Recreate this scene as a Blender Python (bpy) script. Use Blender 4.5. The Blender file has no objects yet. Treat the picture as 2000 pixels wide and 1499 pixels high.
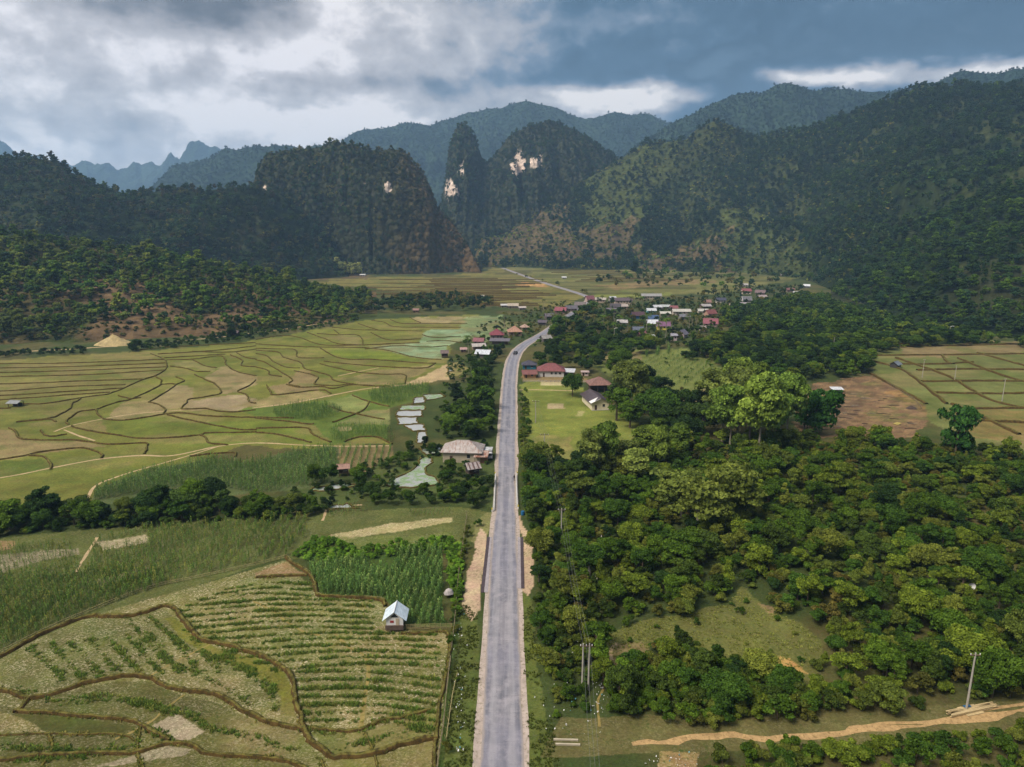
import bpy, math, random
import numpy as np
from mathutils import Vector, Matrix, Euler
R = math.radians
random.seed(7); rng = np.random.default_rng(7)
scene = bpy.context.scene
COL = scene.collection

# ------------------------------------------------------------------ camera
CH = 65.0; F = 1333.33; HOR = 450.0
PITCH = math.atan((749.5-HOR)/F)
cp_, sp_ = math.cos(PITCH), math.sin(PITCH)
cam_d = bpy.data.cameras.new('camera'); cam = bpy.data.objects.new('camera', cam_d); COL.objects.link(cam)
cam.location = (0, 0, CH); cam.rotation_euler = (R(90)-PITCH, 0, 0)
cam_d.sensor_width = 36; cam_d.lens = 24.0; cam_d.clip_start = 0.5; cam_d.clip_end = 60000
scene.camera = cam

# ------------------------------------------------------------------ exposure
scene.view_settings.view_transform = 'Standard'
scene.view_settings.look = 'None'
scene.view_settings.gamma = 1.0
scene.view_settings.use_curve_mapping = False
EXPO = 1.7
scene.view_settings.exposure = EXPO
SKYGAIN = 1.0

# ------------------------------------------------------------------ sun
SUN_EL, SUN_AZ = 52.0, 232.0            # azimuth clockwise from +Y (view direction): behind the camera, a little left
sd = bpy.data.lights.new('sun', 'SUN'); sd.energy = 1.5; sd.angle = R(18); sd.color = (1.0, 0.93, 0.82)
sun = bpy.data.objects.new('sun', sd); COL.objects.link(sun)
sv = Vector((math.sin(R(SUN_AZ))*math.cos(R(SUN_EL)), math.cos(R(SUN_AZ))*math.cos(R(SUN_EL)), math.sin(R(SUN_EL))))
sun.rotation_euler = sv.to_track_quat('Z', 'Y').to_euler()

# ------------------------------------------------------------------ node helpers
class NT:
    def __init__(s, tree): s.t = tree; s.n = tree.nodes; s.l = tree.links
    def new(s, typ, **kw):
        n = s.n.new(typ)
        for k, v in kw.items(): setattr(n, k, v)
        return n
    def put(s, sock, v):
        if isinstance(v, bpy.types.NodeSocket): s.l.new(v, sock)
        elif v is not None: sock.default_value = v
    def math(s, op, a, b=None, c=None, clamp=False):
        n = s.new('ShaderNodeMath', operation=op); n.use_clamp = clamp
        s.put(n.inputs[0], a)
        if b is not None: s.put(n.inputs[1], b)
        if c is not None: s.put(n.inputs[2], c)
        return n.outputs[0]
    def vmath(s, op, a, b=None):
        n = s.new('ShaderNodeVectorMath', operation=op); s.put(n.inputs[0], a)
        if b is not None: s.put(n.inputs[1], b)
        return n.outputs['Value'] if op in ('DOT_PRODUCT', 'LENGTH') else n.outputs[0]
    def noise(s, vec, scale, detail=4, rough=.55, dist=0, color=False):
        n = s.new('ShaderNodeTexNoise'); s.put(n.inputs['Vector'], vec)
        n.inputs['Scale'].default_value = scale; n.inputs['Detail'].default_value = detail
        n.inputs['Roughness'].default_value = rough; n.inputs['Distortion'].default_value = dist
        return n.outputs['Color' if color else 'Fac']
    def ramp(s, v, stops, interp='LINEAR'):
        n = s.new('ShaderNodeValToRGB'); s.put(n.inputs[0], v); r = n.color_ramp; r.interpolation = interp
        while len(r.elements) < len(stops): r.elements.new(0.5)
        for e, (p, c) in zip(r.elements, stops):
            e.position = p; e.color = (c, c, c, 1) if isinstance(c, (int, float)) else tuple(c)+(1,)
        return n.outputs[0]
    def maprange(s, v, a, b, c=0., d=1., smooth=False):
        n = s.new('ShaderNodeMapRange'); n.interpolation_type = 'SMOOTHSTEP' if smooth else 'LINEAR'
        s.put(n.inputs[0], v)
        for i, q in enumerate((a, b, c, d)): n.inputs[1+i].default_value = q
        return n.outputs[0]
    def mix(s, f, a, b, blend='MIX'):
        n = s.new('ShaderNodeMix', data_type='RGBA', blend_type=blend)
        s.put(n.inputs[0], f); s.put(n.inputs[6], a if isinstance(a, bpy.types.NodeSocket) else tuple(a)+(1,))
        s.put(n.inputs[7], b if isinstance(b, bpy.types.NodeSocket) else tuple(b)+(1,))
        return n.outputs[2]

# ------------------------------------------------------------------ pixel <-> world (surveying the photograph)
def ray(px, py):
    xc = (px-1000.0)/F; yc = (749.5-py)/F
    return np.array([xc, cp_+yc*sp_, -sp_+yc*cp_])
def G(px, py, z=0.0):
    d = ray(px, py); t = (z-CH)/d[2]
    return (d[0]*t, d[1]*t)
def RZ(px, py, D):
    d = ray(px, py); t = D/d[1]
    return (d[0]*t, D, CH+d[2]*t)
def PX(X, Y, Z=0.0):
    fw = Y*cp_-(Z-CH)*sp_; up = Y*sp_+(Z-CH)*cp_
    return 1000+F*X/fw, 749.5-F*up/fw

# ------------------------------------------------------------------ world: overcast sky
W = bpy.data.worlds.new('World'); scene.world = W; W.use_nodes = True
w = NT(W.node_tree); w.n.clear()
out = w.new('ShaderNodeOutputWorld'); bg = w.new('ShaderNodeBackground'); bg.inputs['Strength'].default_value = 0.1
sky = w.new('ShaderNodeTexSky', sky_type='NISHITA'); sky.sun_disc = False
sky.sun_elevation = R(SUN_EL); sky.sun_rotation = R(SUN_AZ); sky.altitude = 400; sky.air_density = 1.3; sky.dust_density = 2.0
tc = w.new('ShaderNodeTexCoord'); gen = tc.outputs['Generated']
sep = w.new('ShaderNodeSeparateXYZ'); w.put(sep.inputs[0], gen)
az = w.math('ARCTAN2', sep.outputs[0], sep.outputs[1]); el = w.math('ARCSINE', sep.outputs[2])
cmb = w.new('ShaderNodeCombineXYZ'); w.put(cmb.inputs[0], az); w.put(cmb.inputs[1], el)
# warp the cloud field
strv = w.vmath('MULTIPLY', gen, (1, 1, 2.2))
wn = w.noise(strv, 3.2, 5, .6, 0, True)
wn = w.vmath('SUBTRACT', wn, (.5, .5, .5)); wn = w.vmath('MULTIPLY', wn, (.22, .12, 0))
wn2 = w.noise(strv, 13, 5, .6, 0, True)
wn2 = w.vmath('SUBTRACT', wn2, (.5, .5, .5)); wn2 = w.vmath('MULTIPLY', wn2, (.055, .035, 0))
co = w.vmath('ADD', w.vmath('ADD', cmb.outputs[0], wn), wn2)
def azel(px, py):
    d = ray(px, py); d = d/np.linalg.norm(d)
    return math.atan2(d[0], d[1]), math.asin(d[2])
BL = [(330, -10, 200, 80, -.75), (600, 0, 90, 60, .10), (60, 245, 330, 55, -.20), (370, 225, 150, 30, .16), (640, 238, 190, 34, .34),
      (560, 120, 170, 40, .16), (330, 110, 200, 45, .14), (830, 178, 260, 40, -.26), (980, 60, 240, 60, .20), (520, 165, 160, 22, -.22), (1380, 40, 160, 50, .09),
      (1205, 207, 150, 34, 1.15), (1600, 158, 175, 22, 1.0), (1960, 120, 90, 22, .95), (1385, 165, 70, 50, -.55), (1750, 90, 300, 40, -.08), (900, 130, 120, 30, .06), (200, 320, 300, 40, .05)]
cosep = w.new('ShaderNodeSeparateXYZ'); w.put(cosep.inputs[0], co)
B = w.maprange(cosep.outputs[0], azel(560, 0)[0], azel(1330, 0)[0], .90, .05, True)
for (bx, by, sx, sy, a) in BL:
    ca, ce = azel(bx, by)
    v = w.vmath('SUBTRACT', co, (ca, ce, 0)); v = w.vmath('MULTIPLY', v, (F/sx, F/sy, 0))
    d2 = w.vmath('DOT_PRODUCT', v, v)
    g = w.math('POWER', 2.71828, w.math('MULTIPLY', d2, -1.0))
    B = w.math('MULTIPLY_ADD', g, a, B)
fb = w.noise(w.vmath('MULTIPLY', gen, (1, 1, 1.35)), 7.5, 8, .6, .1)
B = w.math('MULTIPLY_ADD', w.math('SUBTRACT', fb, .5), 1.0, B)
fb2 = w.noise(w.vmath('MULTIPLY', gen, (1, 1, 1.3)), 10, 7, .56, .1)
fb2 = w.math('SUBTRACT', .78, w.math('ABSOLUTE', w.math('MULTIPLY', w.math('SUBTRACT', fb2, .5), 4.0)))
fb3 = w.noise(w.vmath('MULTIPLY', gen, (1, 1, 1.7)), 24, 6, .6, .1)
B = w.math('MULTIPLY_ADD', w.math('SUBTRACT', fb3, .5), .48, B)
B = w.math('MULTIPLY_ADD', w.math('SUBTRACT', fb2, .5), .30, B)
# towards the zenith the overcast gets brighter, as an overcast sky does
up = w.maprange(el, R(24), R(70), 0, .55, True)
B2 = w.math('ADD', B, up)
col = w.ramp(w.math('MULTIPLY', B2, 1.0), [(0.0, (.040, .092, .150)), (.22, (.085, .160, .245)), (.42, (.20, .27, .36)), (.62, (.43, .445, .49)), (.82, (.60, .605, .635)), (1.0, (.95, .91, .89))])
warm = w.mix(w.maprange(cosep.outputs[0], azel(500, 0)[0], azel(1100, 0)[0], .8, 0, True), (0, 0, 0), (1, 1, 1))
bw = w.new('ShaderNodeRGBToBW'); w.put(bw.inputs[0], col)
grey = w.vmath('MULTIPLY', bw.outputs[0], (1.03, .99, 1.02))
sepw = w.new('ShaderNodeSeparateColor'); w.put(sepw.inputs[0], warm)
elh = w.maprange(el, R(6), R(12), .35, 1, True)
col = w.mix(w.math('MULTIPLY', sepw.outputs[0], elh), col, grey)
gainn = w.maprange(el, R(28), R(75), 1.0, 2.0, True)
k = 10.0/(2**EXPO)*SKYGAIN
col = w.vmath('MULTIPLY', col, (k, k, k))
sc = w.new('ShaderNodeVectorMath', operation='SCALE'); w.put(sc.inputs[0], col); w.put(sc.inputs['Scale'], gainn)
cover = w.maprange(B, -.3, .2, .93, 1.0)
fin = w.mix(cover, sky.outputs[0], sc.outputs[0])
w.put(bg.inputs['Color'], fin); w.l.new(bg.outputs[0], out.inputs[0])
W.cycles.sampling_method = 'MANUAL'; W.cycles.sample_map_resolution = 512

# ------------------------------------------------------------------ colours
K = 1.75
def lin(c):
    c = c/255.0
    return c/12.92 if c <= .04045 else ((c+.055)/1.055)**2.4
def C(r, g, b, k=None): return tuple(min(.9, lin(v)/(k or K)) for v in (r, g, b))

# ------------------------------------------------------------------ object helpers
def tag(o, label=None, cat=None, group=None, kind=None):
    if label: o['label'] = label
    if cat: o['category'] = cat
    if group: o['group'] = group
    if kind: o['kind'] = kind
    return o
def mesh_np(name, V, Fc, mats=None, midx=None, smooth=False):
    """V (n,3), Fc (m,k) fixed-size polygons, or list of arrays"""
    m = bpy.data.meshes.new(name)
    V = np.asarray(V, dtype=np.float32)
    if not isinstance(Fc, list): Fc = [Fc]
    Fc = [np.asarray(f, dtype=np.int32) for f in Fc if len(f)]
    sizes = np.concatenate([np.full(len(f), f.shape[1], dtype=np.int32) for f in Fc])
    loops = np.concatenate([f.ravel() for f in Fc])
    m.vertices.add(len(V)); m.vertices.foreach_set('co', V.ravel())
    m.loops.add(len(loops)); m.loops.foreach_set('vertex_index', loops)
    m.polygons.add(len(sizes))
    st = np.concatenate([[0], np.cumsum(sizes)[:-1]]).astype(np.int32)
    m.polygons.foreach_set('loop_start', st)
    if mats:
        for q in (mats if isinstance(mats, (list, tuple)) else [mats]): m.materials.append(q)
    if midx is not None: m.polygons.foreach_set('material_index', np.asarray(midx, dtype=np.int32))
    if smooth: m.polygons.foreach_set('use_smooth', np.ones(len(sizes), dtype=bool))
    m.update(calc_edges=True); m.validate()
    return m
def link(name, mesh, parent=None, loc=None, rz=0, scale=None):
    o = bpy.data.objects.new(name, mesh); COL.objects.link(o)
    if parent is not None: o.parent = parent
    if loc is not None: o.location = loc
    if rz: o.rotation_euler = (0, 0, rz)
    if scale is not None: o.scale = (scale,)*3 if isinstance(scale, (int, float)) else scale
    return o
def empty(name, loc, rz=0, scale=1.0):
    o = bpy.data.objects.new(name, None); COL.objects.link(o); o.location = loc; o.rotation_euler = (0, 0, rz); o.scale = (scale,)*3
    o.empty_display_size = .3
    return o
class MB:
    """collects boxes, prisms, tubes as one mesh"""
    def __init__(s): s.v = []; s.f = []
    def poly(s, pts, faces):
        b = len(s.v); s.v += [tuple(p) for p in pts]; s.f += [tuple(b+i for i in f) for f in faces]; return s
    def box(s, x0, x1, y0, y1, z0, z1, M=None):
        p = [(x0, y0, z0), (x1, y0, z0), (x1, y1, z0), (x0, y1, z0), (x0, y0, z1), (x1, y0, z1), (x1, y1, z1), (x0, y1, z1)]
        if M is not None: p = [tuple(M @ Vector(q)) for q in p]
        return s.poly(p, [(3, 2, 1, 0), (4, 5, 6, 7), (0, 1, 5, 4), (1, 2, 6, 5), (2, 3, 7, 6), (3, 0, 4, 7)])
    def tube(s, pts, rad, n=6, cap=True):
        pts = [Vector(p) for p in pts]; rad = rad if isinstance(rad, (list, tuple)) else [rad]*len(pts)
        rings = []; b = len(s.v)
        for i, p in enumerate(pts):
            t = (pts[min(i+1, len(pts)-1)]-pts[max(i-1, 0)]).normalized()
            a = t.orthogonal().normalized() if abs(t.z) < .95 else Vector((1, 0, 0)); a = (a-t*a.dot(t)).normalized(); c = t.cross(a)
            for k in range(n):
                th = 2*math.pi*k/n; q = p+(a*math.cos(th)+c*math.sin(th))*rad[i]; s.v.append(tuple(q))
        for i in range(len(pts)-1):
            for k in range(n):
                k2 = (k+1) % n; s.f.append((b+i*n+k, b+i*n+k2, b+(i+1)*n+k2, b+(i+1)*n+k))
        if cap: s.f.append(tuple(b+k for k in range(n))[::-1]); e = b+(len(pts)-1)*n; s.f.append(tuple(e+k for k in range(n)))
        return s
    def mesh(s, name, mat, smooth=False):
        m = bpy.data.meshes.new(name); m.from_pydata(s.v, [], s.f); m.materials.append(mat)
        if smooth: m.polygons.foreach_set('use_smooth', [True]*len(m.polygons))
        m.update(); return m
    def build(s, name, mat, parent=None, **kw): return link(name, s.mesh(name, mat), parent, **kw)

# numpy noise
def vnoise(x, y, seed=0):
    xi = np.floor(x).astype(np.int64); yi = np.floor(y).astype(np.int64); xf = x-xi; yf = y-yi
    def h(a, b):
        n = (a*374761393+b*668265263+seed*1442695041) & 0xFFFFFFFF
        n = ((n ^ (n >> 13))*1274126177) & 0xFFFFFFFF
        n = ((n ^ (n >> 16))*2246822519) & 0xFFFFFFFF
        return ((n ^ (n >> 15)) & 0xFFFFFF)/float(0xFFFFFF)
    u = xf*xf*(3-2*xf); v = yf*yf*(3-2*yf)
    return (h(xi, yi)*(1-u)+h(xi+1, yi)*u)*(1-v)+(h(xi, yi+1)*(1-u)+h(xi+1, yi+1)*u)*v
def fbm(x, y, oct=4, seed=0, gain=.5):
    s = 0; a = 1; t = 0
    for i in range(oct):
        s = s+a*vnoise(x*2**i+17.3*i, y*2**i-9.1*i, seed+i); t += a; a *= gain
    return s/t
def inpoly(px, py, poly):
    px = np.asarray(px); py = np.asarray(py); c = np.zeros(px.shape, dtype=bool)
    n = len(poly); j = n-1
    for i in range(n):
        xi, yi = poly[i]; xj, yj = poly[j]
        if yi != yj:
            c ^= ((yi > py) != (yj > py)) & (px < (xj-xi)*(py-yi)/(yj-yi)+xi)
        j = i
    return c
def smooth_poly(p, step=None, closed=False, sub=5):
    """Catmull-Rom through 2D points"""
    p = [np.array(q, float) for q in p]; n = len(p)
    if n < 3 and not closed: return p
    o = []; rngi = range(n if closed else n-1)
    for i in rngi:
        a = p[(i-1) % n] if closed or i > 0 else p[0]*2-p[1]
        b = p[i]; c = p[(i+1) % n]; d = p[(i+2) % n] if closed or i+2 < n else p[-1]*2-p[-2]
        for k in range(sub):
            t = k/sub
            o.append(.5*((2*b)+(-a+c)*t+(2*a-5*b+4*c-d)*t*t+(-a+3*b-3*c+d)*t**3))
    if not closed: o.append(p[-1])
    return o

# ------------------------------------------------------------------ materials
def new_mat(name):
    m = bpy.data.materials.new(name); m.use_nodes = True; t = NT(m.node_tree)
    b = t.n['Principled BSDF']; b.inputs['Specular IOR Level'].default_value = .25
    return m, t, b
def simple(name, col, rough=.8, var=.25, scale=1.5, bump=0, metal=0, stripes=None, scol=None):
    m, t, b = new_mat(name)
    geo = t.new('ShaderNodeTexCoord').outputs['Object']
    n = t.noise(geo, scale, 5, .6)
    f = t.maprange(n, .3, .7, 1-var, 1+var)
    base = t.vmath('MULTIPLY', tuple(col), (1, 1, 1)); 
    s = t.new('ShaderNodeVectorMath', operation='SCALE'); s.inputs[0].default_value = col; t.put(s.inputs['Scale'], f)
    c = s.outputs[0]
    if scol is not None:
        n2 = t.noise(geo, scale*2.3, 5, .65, .4)
        c = t.mix(t.maprange(n2, .52, .66, 0, 1), c, scol)
    t.put(b.inputs['Base Color'], c); b.inputs['Roughness'].default_value = rough; b.inputs['Metallic'].default_value = metal
    if bump:
        bn = t.new('ShaderNodeBump'); bn.inputs['Strength'].default_value = bump; t.put(bn.inputs['Height'], n); t.l.new(bn.outputs[0], b.inputs['Normal'])
    return m
def tin(name, col, rust=None, rusty=.5, rough=.45):
    """sheet roofing with ribs running down the slope and weathering"""
    m, t, b = new_mat(name)
    oc = t.new('ShaderNodeTexCoord').outputs['Object']
    n = t.noise(oc, .9, 5, .65, .3)
    s = t.new('ShaderNodeVectorMath', operation='SCALE'); s.inputs[0].default_value = col; t.put(s.inputs['Scale'], t.maprange(n, .3, .7, .72, 1.2))
    c = s.outputs[0]
    if rust is not None:
        n2 = t.noise(t.vmath('MULTIPLY', oc, (2.2, .6, .6)), 1.1, 5, .7, .2)
        c = t.mix(t.maprange(n2, rusty-.04, rusty+.12, 0, .9), c, rust)
    wv = t.new('ShaderNodeTexWave'); t.put(wv.inputs['Vector'], oc); wv.inputs['Scale'].default_value = 1.3; wv.bands_direction = 'X'
    bn = t.new('ShaderNodeBump'); bn.inputs['Strength'].default_value = .25; bn.inputs['Distance'].default_value = .05; t.put(bn.inputs['Height'], wv.outputs['Fac']); t.l.new(bn.outputs[0], b.inputs['Normal'])
    t.put(b.inputs['Base Color'], c); b.inputs['Roughness'].default_value = rough
    return m

def foliage_mat(name='foliage'):
    m, t, b = new_mat(name)
    a = t.new('ShaderNodeAttribute', attribute_name='tint', attribute_type='INSTANCER')
    lv = t.new('ShaderNodeAttribute', attribute_name='leafv', attribute_type='GEOMETRY')
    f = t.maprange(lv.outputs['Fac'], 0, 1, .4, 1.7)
    s = t.new('ShaderNodeVectorMath', operation='SCALE'); t.put(s.inputs[0], a.outputs['Vector']); t.put(s.inputs['Scale'], f)
    # leaves differ in hue, not only in value
    h = t.new('ShaderNodeHueSaturation'); t.put(h.inputs['Hue'], t.maprange(lv.outputs['Fac'], 0, 1, .518, .498)); t.put(h.inputs['Color'], s.outputs[0])
    b.inputs['Roughness'].default_value = .55
    t.put(b.inputs['Base Color'], h.outputs[0]); b.inputs['Specular IOR Level'].default_value = .06
    tr = t.new('ShaderNodeBsdfTranslucent'); t.put(tr.inputs[0], h.outputs[0])
    mx = t.new('ShaderNodeMixShader'); mx.inputs[0].default_value = .32
    t.l.new(b.outputs[0], mx.inputs[1]); t.l.new(tr.outputs[0], mx.inputs[2]); t.l.new(mx.outputs[0], t.n['Material Output'].inputs[0])
    return m
M_leaf = foliage_mat()
M_bark = simple('bark', C(112, 96, 78), .9, .35, 3)
M_bark_pale = simple('pale_bark', C(160, 150, 130), .9, .3, 3)

# ------------------------------------------------------------------ hills
def interp_u(pts, u):
    p = sorted(pts); return np.interp(u, [q[0] for q in p], [q[1] for q in p])
class Ridge:
    def __init__(s, name, sil, foot, back, prof, namp, nscale, seed, tree=0, nu=260, nt=90, cliff=0, taper=(.02, .02), jag=0):
        s.jag = jag
        s.name = name; s.sil = []; s.rd = []
        for (x, y, D) in sil:
            X, Y, Z = RZ(x, y, D); s.sil.append((X/Y, Z-tree)); s.rd.append((X/Y, D))
        s.foot = []
        for q in foot:
            if len(q) == 2: X, Y = G(*q); s.foot.append((X/Y, Y))
            else: X, Y, Z = RZ(q[0], q[1], q[2]); s.foot.append((X/Y, Y))
        s.u0 = min(q[0] for q in s.sil); s.u1 = max(q[0] for q in s.sil)
        s.back = back; s.prof = prof; s.namp = namp; s.nscale = nscale; s.seed = seed; s.nu = nu; s.nt = nt; s.cliff = cliff; s.taper = taper
    def Z(s, X, Y):
        u = X/Y
        Zr = interp_u(s.sil, u); Yr = interp_u(s.rd, u); Yf = np.minimum(interp_u(s.foot, u), Yr-20)
        wob = (fbm(X/(s.nscale*1.3), Y/(s.nscale*3), 3, s.seed+40)-.5)
        t = (Y-Yf)/(Yr-Yf)+wob*.18*np.clip((1-(Y-Yf)/(Yr-Yf))*2, 0, 1)
        if s.cliff: t = np.where(t < 1, t+((fbm(X/26, Y/90, 4, s.seed+3)-.5)*.34+(fbm(X/9, Y/40, 3, s.seed+5)-.5)*.10)*np.clip(t*4, 0, 1)*np.clip((1-t)*6, 0, 1), t)
        tc_ = np.clip(t, 0, 1)
        if s.cliff:
            pr = np.where(tc_ < .12, tc_/.12*.12, .12+.88*np.clip((tc_-.12)/.88, 0, 1)**s.cliff)
        else:
            pr = tc_**s.prof
            pr = pr*(1-.0*tc_)
        bt = np.clip((Y-Yr)/s.back, 0, 1)
        z = Zr*pr*np.where(Y > Yr, (1-bt)**1.2, 1)
        if s.jag: z = z*(1+s.jag*(fbm(X/(s.nscale*.35), Y/(s.nscale*2), 4, s.seed+70)-.5)*np.clip(tc_*2-.8, 0, 1))
        n = fbm(X/s.nscale, Y/s.nscale, 5, s.seed)-.5
        n2 = np.abs(fbm(X/(s.nscale*.9)+31, Y/(s.nscale*2.2), 4, s.seed+9)-.5)*2
        z = z*(1+s.namp*1.2*(n)*np.clip(1.35-tc_, .35, 1))-Zr*s.namp*(.7 if s.cliff else 1.9)*n2*np.sin(np.pi*np.clip(tc_, 0, 1)**.8)*np.clip(1-bt*2, 0, 1)
        e = np.clip((u-s.u0)/s.taper[0], 0, 1)*np.clip((s.u1-u)/s.taper[1], 0, 1)
        z = z*e
        z = np.where((t <= 0) | (bt >= 1) | (u < s.u0) | (u > s.u1), -4, z-3*np.clip(1-tc_*14, 0, 1))
        return z
    def grid(s):
        us = np.linspace(s.u0, s.u1, s.nu)
        ts = np.concatenate([np.linspace(0, 1, s.nt), 1+np.linspace(.04, 1, 16)**1.3])
        U, T = np.meshgrid(us, ts)
        Yr = interp_u(s.rd, U); Yf = np.minimum(interp_u(s.foot, U), Yr-20)
        Y = np.where(T <= 1, Yf-15+(Yr-Yf+15)*T, Yr+(T-1)*s.back)
        X = U*Y
        return X, Y, s.Z(X, Y)
    def build(s, mat, colf=None):
        X, Y, Z = s.grid(); nt_, nu_ = X.shape
        V = np.stack([X, Y, Z], -1).reshape(-1, 3)
        i = np.arange(nt_*nu_).reshape(nt_, nu_)
        Fq = np.stack([i[:-1, :-1], i[:-1, 1:], i[1:, 1:], i[1:, :-1]], -1).reshape(-1, 4)
        keep = (V[Fq][:, :, 2].max(1) > -3.5); Fq = Fq[keep]
        m = mesh_np(s.name, V, Fq, mat, smooth=True)
        px, py = PX(V[:, 0], V[:, 1], V[:, 2])
        c = colf(V[:, 0], V[:, 1], V[:, 2], px, py) if colf else np.tile([.03, .05, .015], (len(V), 1))
        a = m.attributes.new('tone', 'FLOAT_COLOR', 'POINT'); a.data.foreach_set('color', np.concatenate([c, np.ones((len(c), 1))], 1).astype(np.float32).ravel())
        o = link(s.name, m); o['kind'] = 'structure'; s.obj = o
        return o

RG = {}
RG['low'] = Ridge('scrubby_hill', [(-420, 428, 520), (-150, 438, 540), (0, 452, 560), (60, 456, 565), (150, 464, 575), (230, 478, 585), (330, 496, 600), (430, 513, 610), (520, 533, 620), (600, 553, 630), (680, 571, 640), (760, 580, 650), (860, 586, 650), (960, 596, 650), (1000, 612, 640)],
                  [(-420, 712), (0, 683), (200, 672), (400, 660), (520, 648), (640, 632), (760, 622), (860, 616), (960, 612), (1010, 612)], 160, .95, .16, 60, 3, tree=5, nu=240, nt=60)
RG['backleft'] = Ridge('forested_hill', [(-420, 220, 930), (-150, 262, 930), (0, 290, 950), (60, 296, 950), (110, 304, 960), (140, 328, 960), (190, 352, 970), (240, 372, 980), (280, 366, 985), (350, 356, 990), (400, 362, 1000), (450, 354, 1010), (500, 352, 1020), (560, 380, 1040), (620, 430, 1060), (680, 500, 1080)],
                       [(-420, 450, 690), (0, 450, 700), (300, 450, 720), (500, 450, 860), (680, 450, 980)], 300, .9, .18, 110, 11, tree=8, nu=240, nt=80)
RG['karst'] = Ridge('limestone_hill', [(468, 470, 1130), (488, 372, 1130), (505, 318, 1130), (525, 294, 1130), (560, 286, 1135), (600, 282, 1140), (640, 274, 1145), (668, 272, 1145), (700, 279, 1150), (730, 282, 1150), (760, 287, 1150), (790, 296, 1150), (812, 315, 1150), (828, 338, 1150), (842, 364, 1145), (852, 392, 1140), (872, 418, 1130), (896, 448, 1120), (916, 478, 1110), (932, 507, 1100), (944, 534, 1090)],
                    [(465, 536), (560, 536), (640, 534), (740, 537), (840, 535), (940, 530)], 260, .6, .13, 55, 21, tree=5, nu=300, nt=110, cliff=.42, taper=(.006, .004), jag=.10)
RG['spire'] = Ridge('limestone_peaks', [(836, 452, 1700), (850, 420, 1700), (862, 395, 1700), (869, 350, 1700), (875, 300, 1700), (881, 272, 1700), (888, 252, 1700), (897, 241, 1700), (906, 237, 1700), (917, 243, 1700), (928, 262, 1700), (937, 290, 1700), (943, 312, 1700), (952, 316, 1700), (968, 296, 1700), (990, 268, 1700), (1010, 250, 1720), (1040, 237, 1720), (1072, 234, 1720), (1100, 244, 1720), (1150, 267, 1740), (1190, 294, 1760), (1240, 330, 1780), (1300, 400, 1800)],
                    [(836, 498, 1430), (1000, 496, 1400), (1300, 494, 1400)], 420, .6, .14, 70, 31, tree=4, nu=300, nt=100, cliff=.55, taper=(.01, .02), jag=.05)
RG['spur'] = Ridge('grassy_spur', [(905, 462, 1500), (935, 446, 1500), (965, 420, 1520), (1000, 405, 1520), (1060, 382, 1520), (1120, 362, 1520), (1160, 342, 1520), (1200, 318, 1520), (1240, 292, 1520), (1262, 278, 1520), (1300, 276, 1520), (1345, 268, 1520), (1362, 248, 1500), (1400, 224, 1480), (1430, 236, 1480), (1462, 256, 1480), (1520, 300, 1480), (1600, 360, 1480)],
                   [(905, 497, 1240), (1000, 500, 1170), (1150, 505, 1130), (1300, 510, 1110), (1450, 516, 1080), (1600, 520, 1060)], 350, 1.5, .2, 110, 41, tree=4, nu=260, nt=100)
RG['right'] = Ridge('forested_mountain', [(1330, 330, 1500), (1400, 290, 1480), (1462, 262, 1450), (1500, 256, 1430), (1560, 246, 1400), (1640, 221, 1360), (1700, 197, 1330), (1760, 172, 1290), (1800, 150, 1260), (1860, 152, 1230), (1900, 151, 1200), (1950, 156, 1170), (2000, 150, 1150), (2150, 130, 1080), (2450, 100, 1000)],
                    [(1330, 516, 1080), (1450, 524, 1060), (1560, 548), (1650, 580), (1750, 612), (1850, 640), (2000, 664), (2200, 680), (2450, 690)], 380, 1.1, .2, 120, 51, tree=8, nu=320, nt=140, taper=(.03, .02))
RG['rspur'] = Ridge('wooded_spur', [(1600, 575, 760), (1650, 535, 760), (1700, 492, 760), (1750, 455, 750), (1790, 430, 740), (1850, 402, 730), (1900, 382, 720), (1950, 364, 700), (2000, 352, 690), (2200, 310, 640), (2450, 280, 600)],
                    [(1600, 575), (1700, 612), (1800, 640), (1900, 655), (2000, 668), (2200, 686), (2450, 700)], 260, 1.0, .16, 70, 61, tree=7, nu=200, nt=80)
RG['m_left'] = Ridge('blue_mountain', [(270, 380, 2700), (300, 358, 2700), (340, 324, 2700), (370, 318, 2700), (400, 308, 2700), (440, 294, 2700), (480, 289, 2700), (530, 285, 2700), (600, 280, 2700), (660, 278, 2700), (760, 300, 2700), (860, 380, 2700)],
                     [(270, 483, 2000), (860, 483, 2000)], 900, .9, .26, 150, 71, tree=4, nu=280, nt=80, jag=.06)
RG['m_mid'] = Ridge('blue_mountain', [(560, 340, 3500), (650, 290, 3500), (680, 266, 3500), (710, 250, 3500), (760, 246, 3500), (800, 240, 3500), (840, 244, 3500), (870, 235, 3500), (920, 219, 3500), (960, 212, 3500), (1010, 203, 3500), (1050, 201, 3500), (1075, 206, 3500), (1095, 216, 3500), (1130, 227, 3500), (1180, 224, 3500), (1220, 219, 3500), (1262, 222, 3500), (1300, 234, 3500), (1360, 250, 3500), (1500, 280, 3500)],
                    [(560, 476, 2500), (1500, 476, 2500)], 1100, .9, .26, 200, 81, tree=4, nu=320, nt=90, jag=.05)
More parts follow.
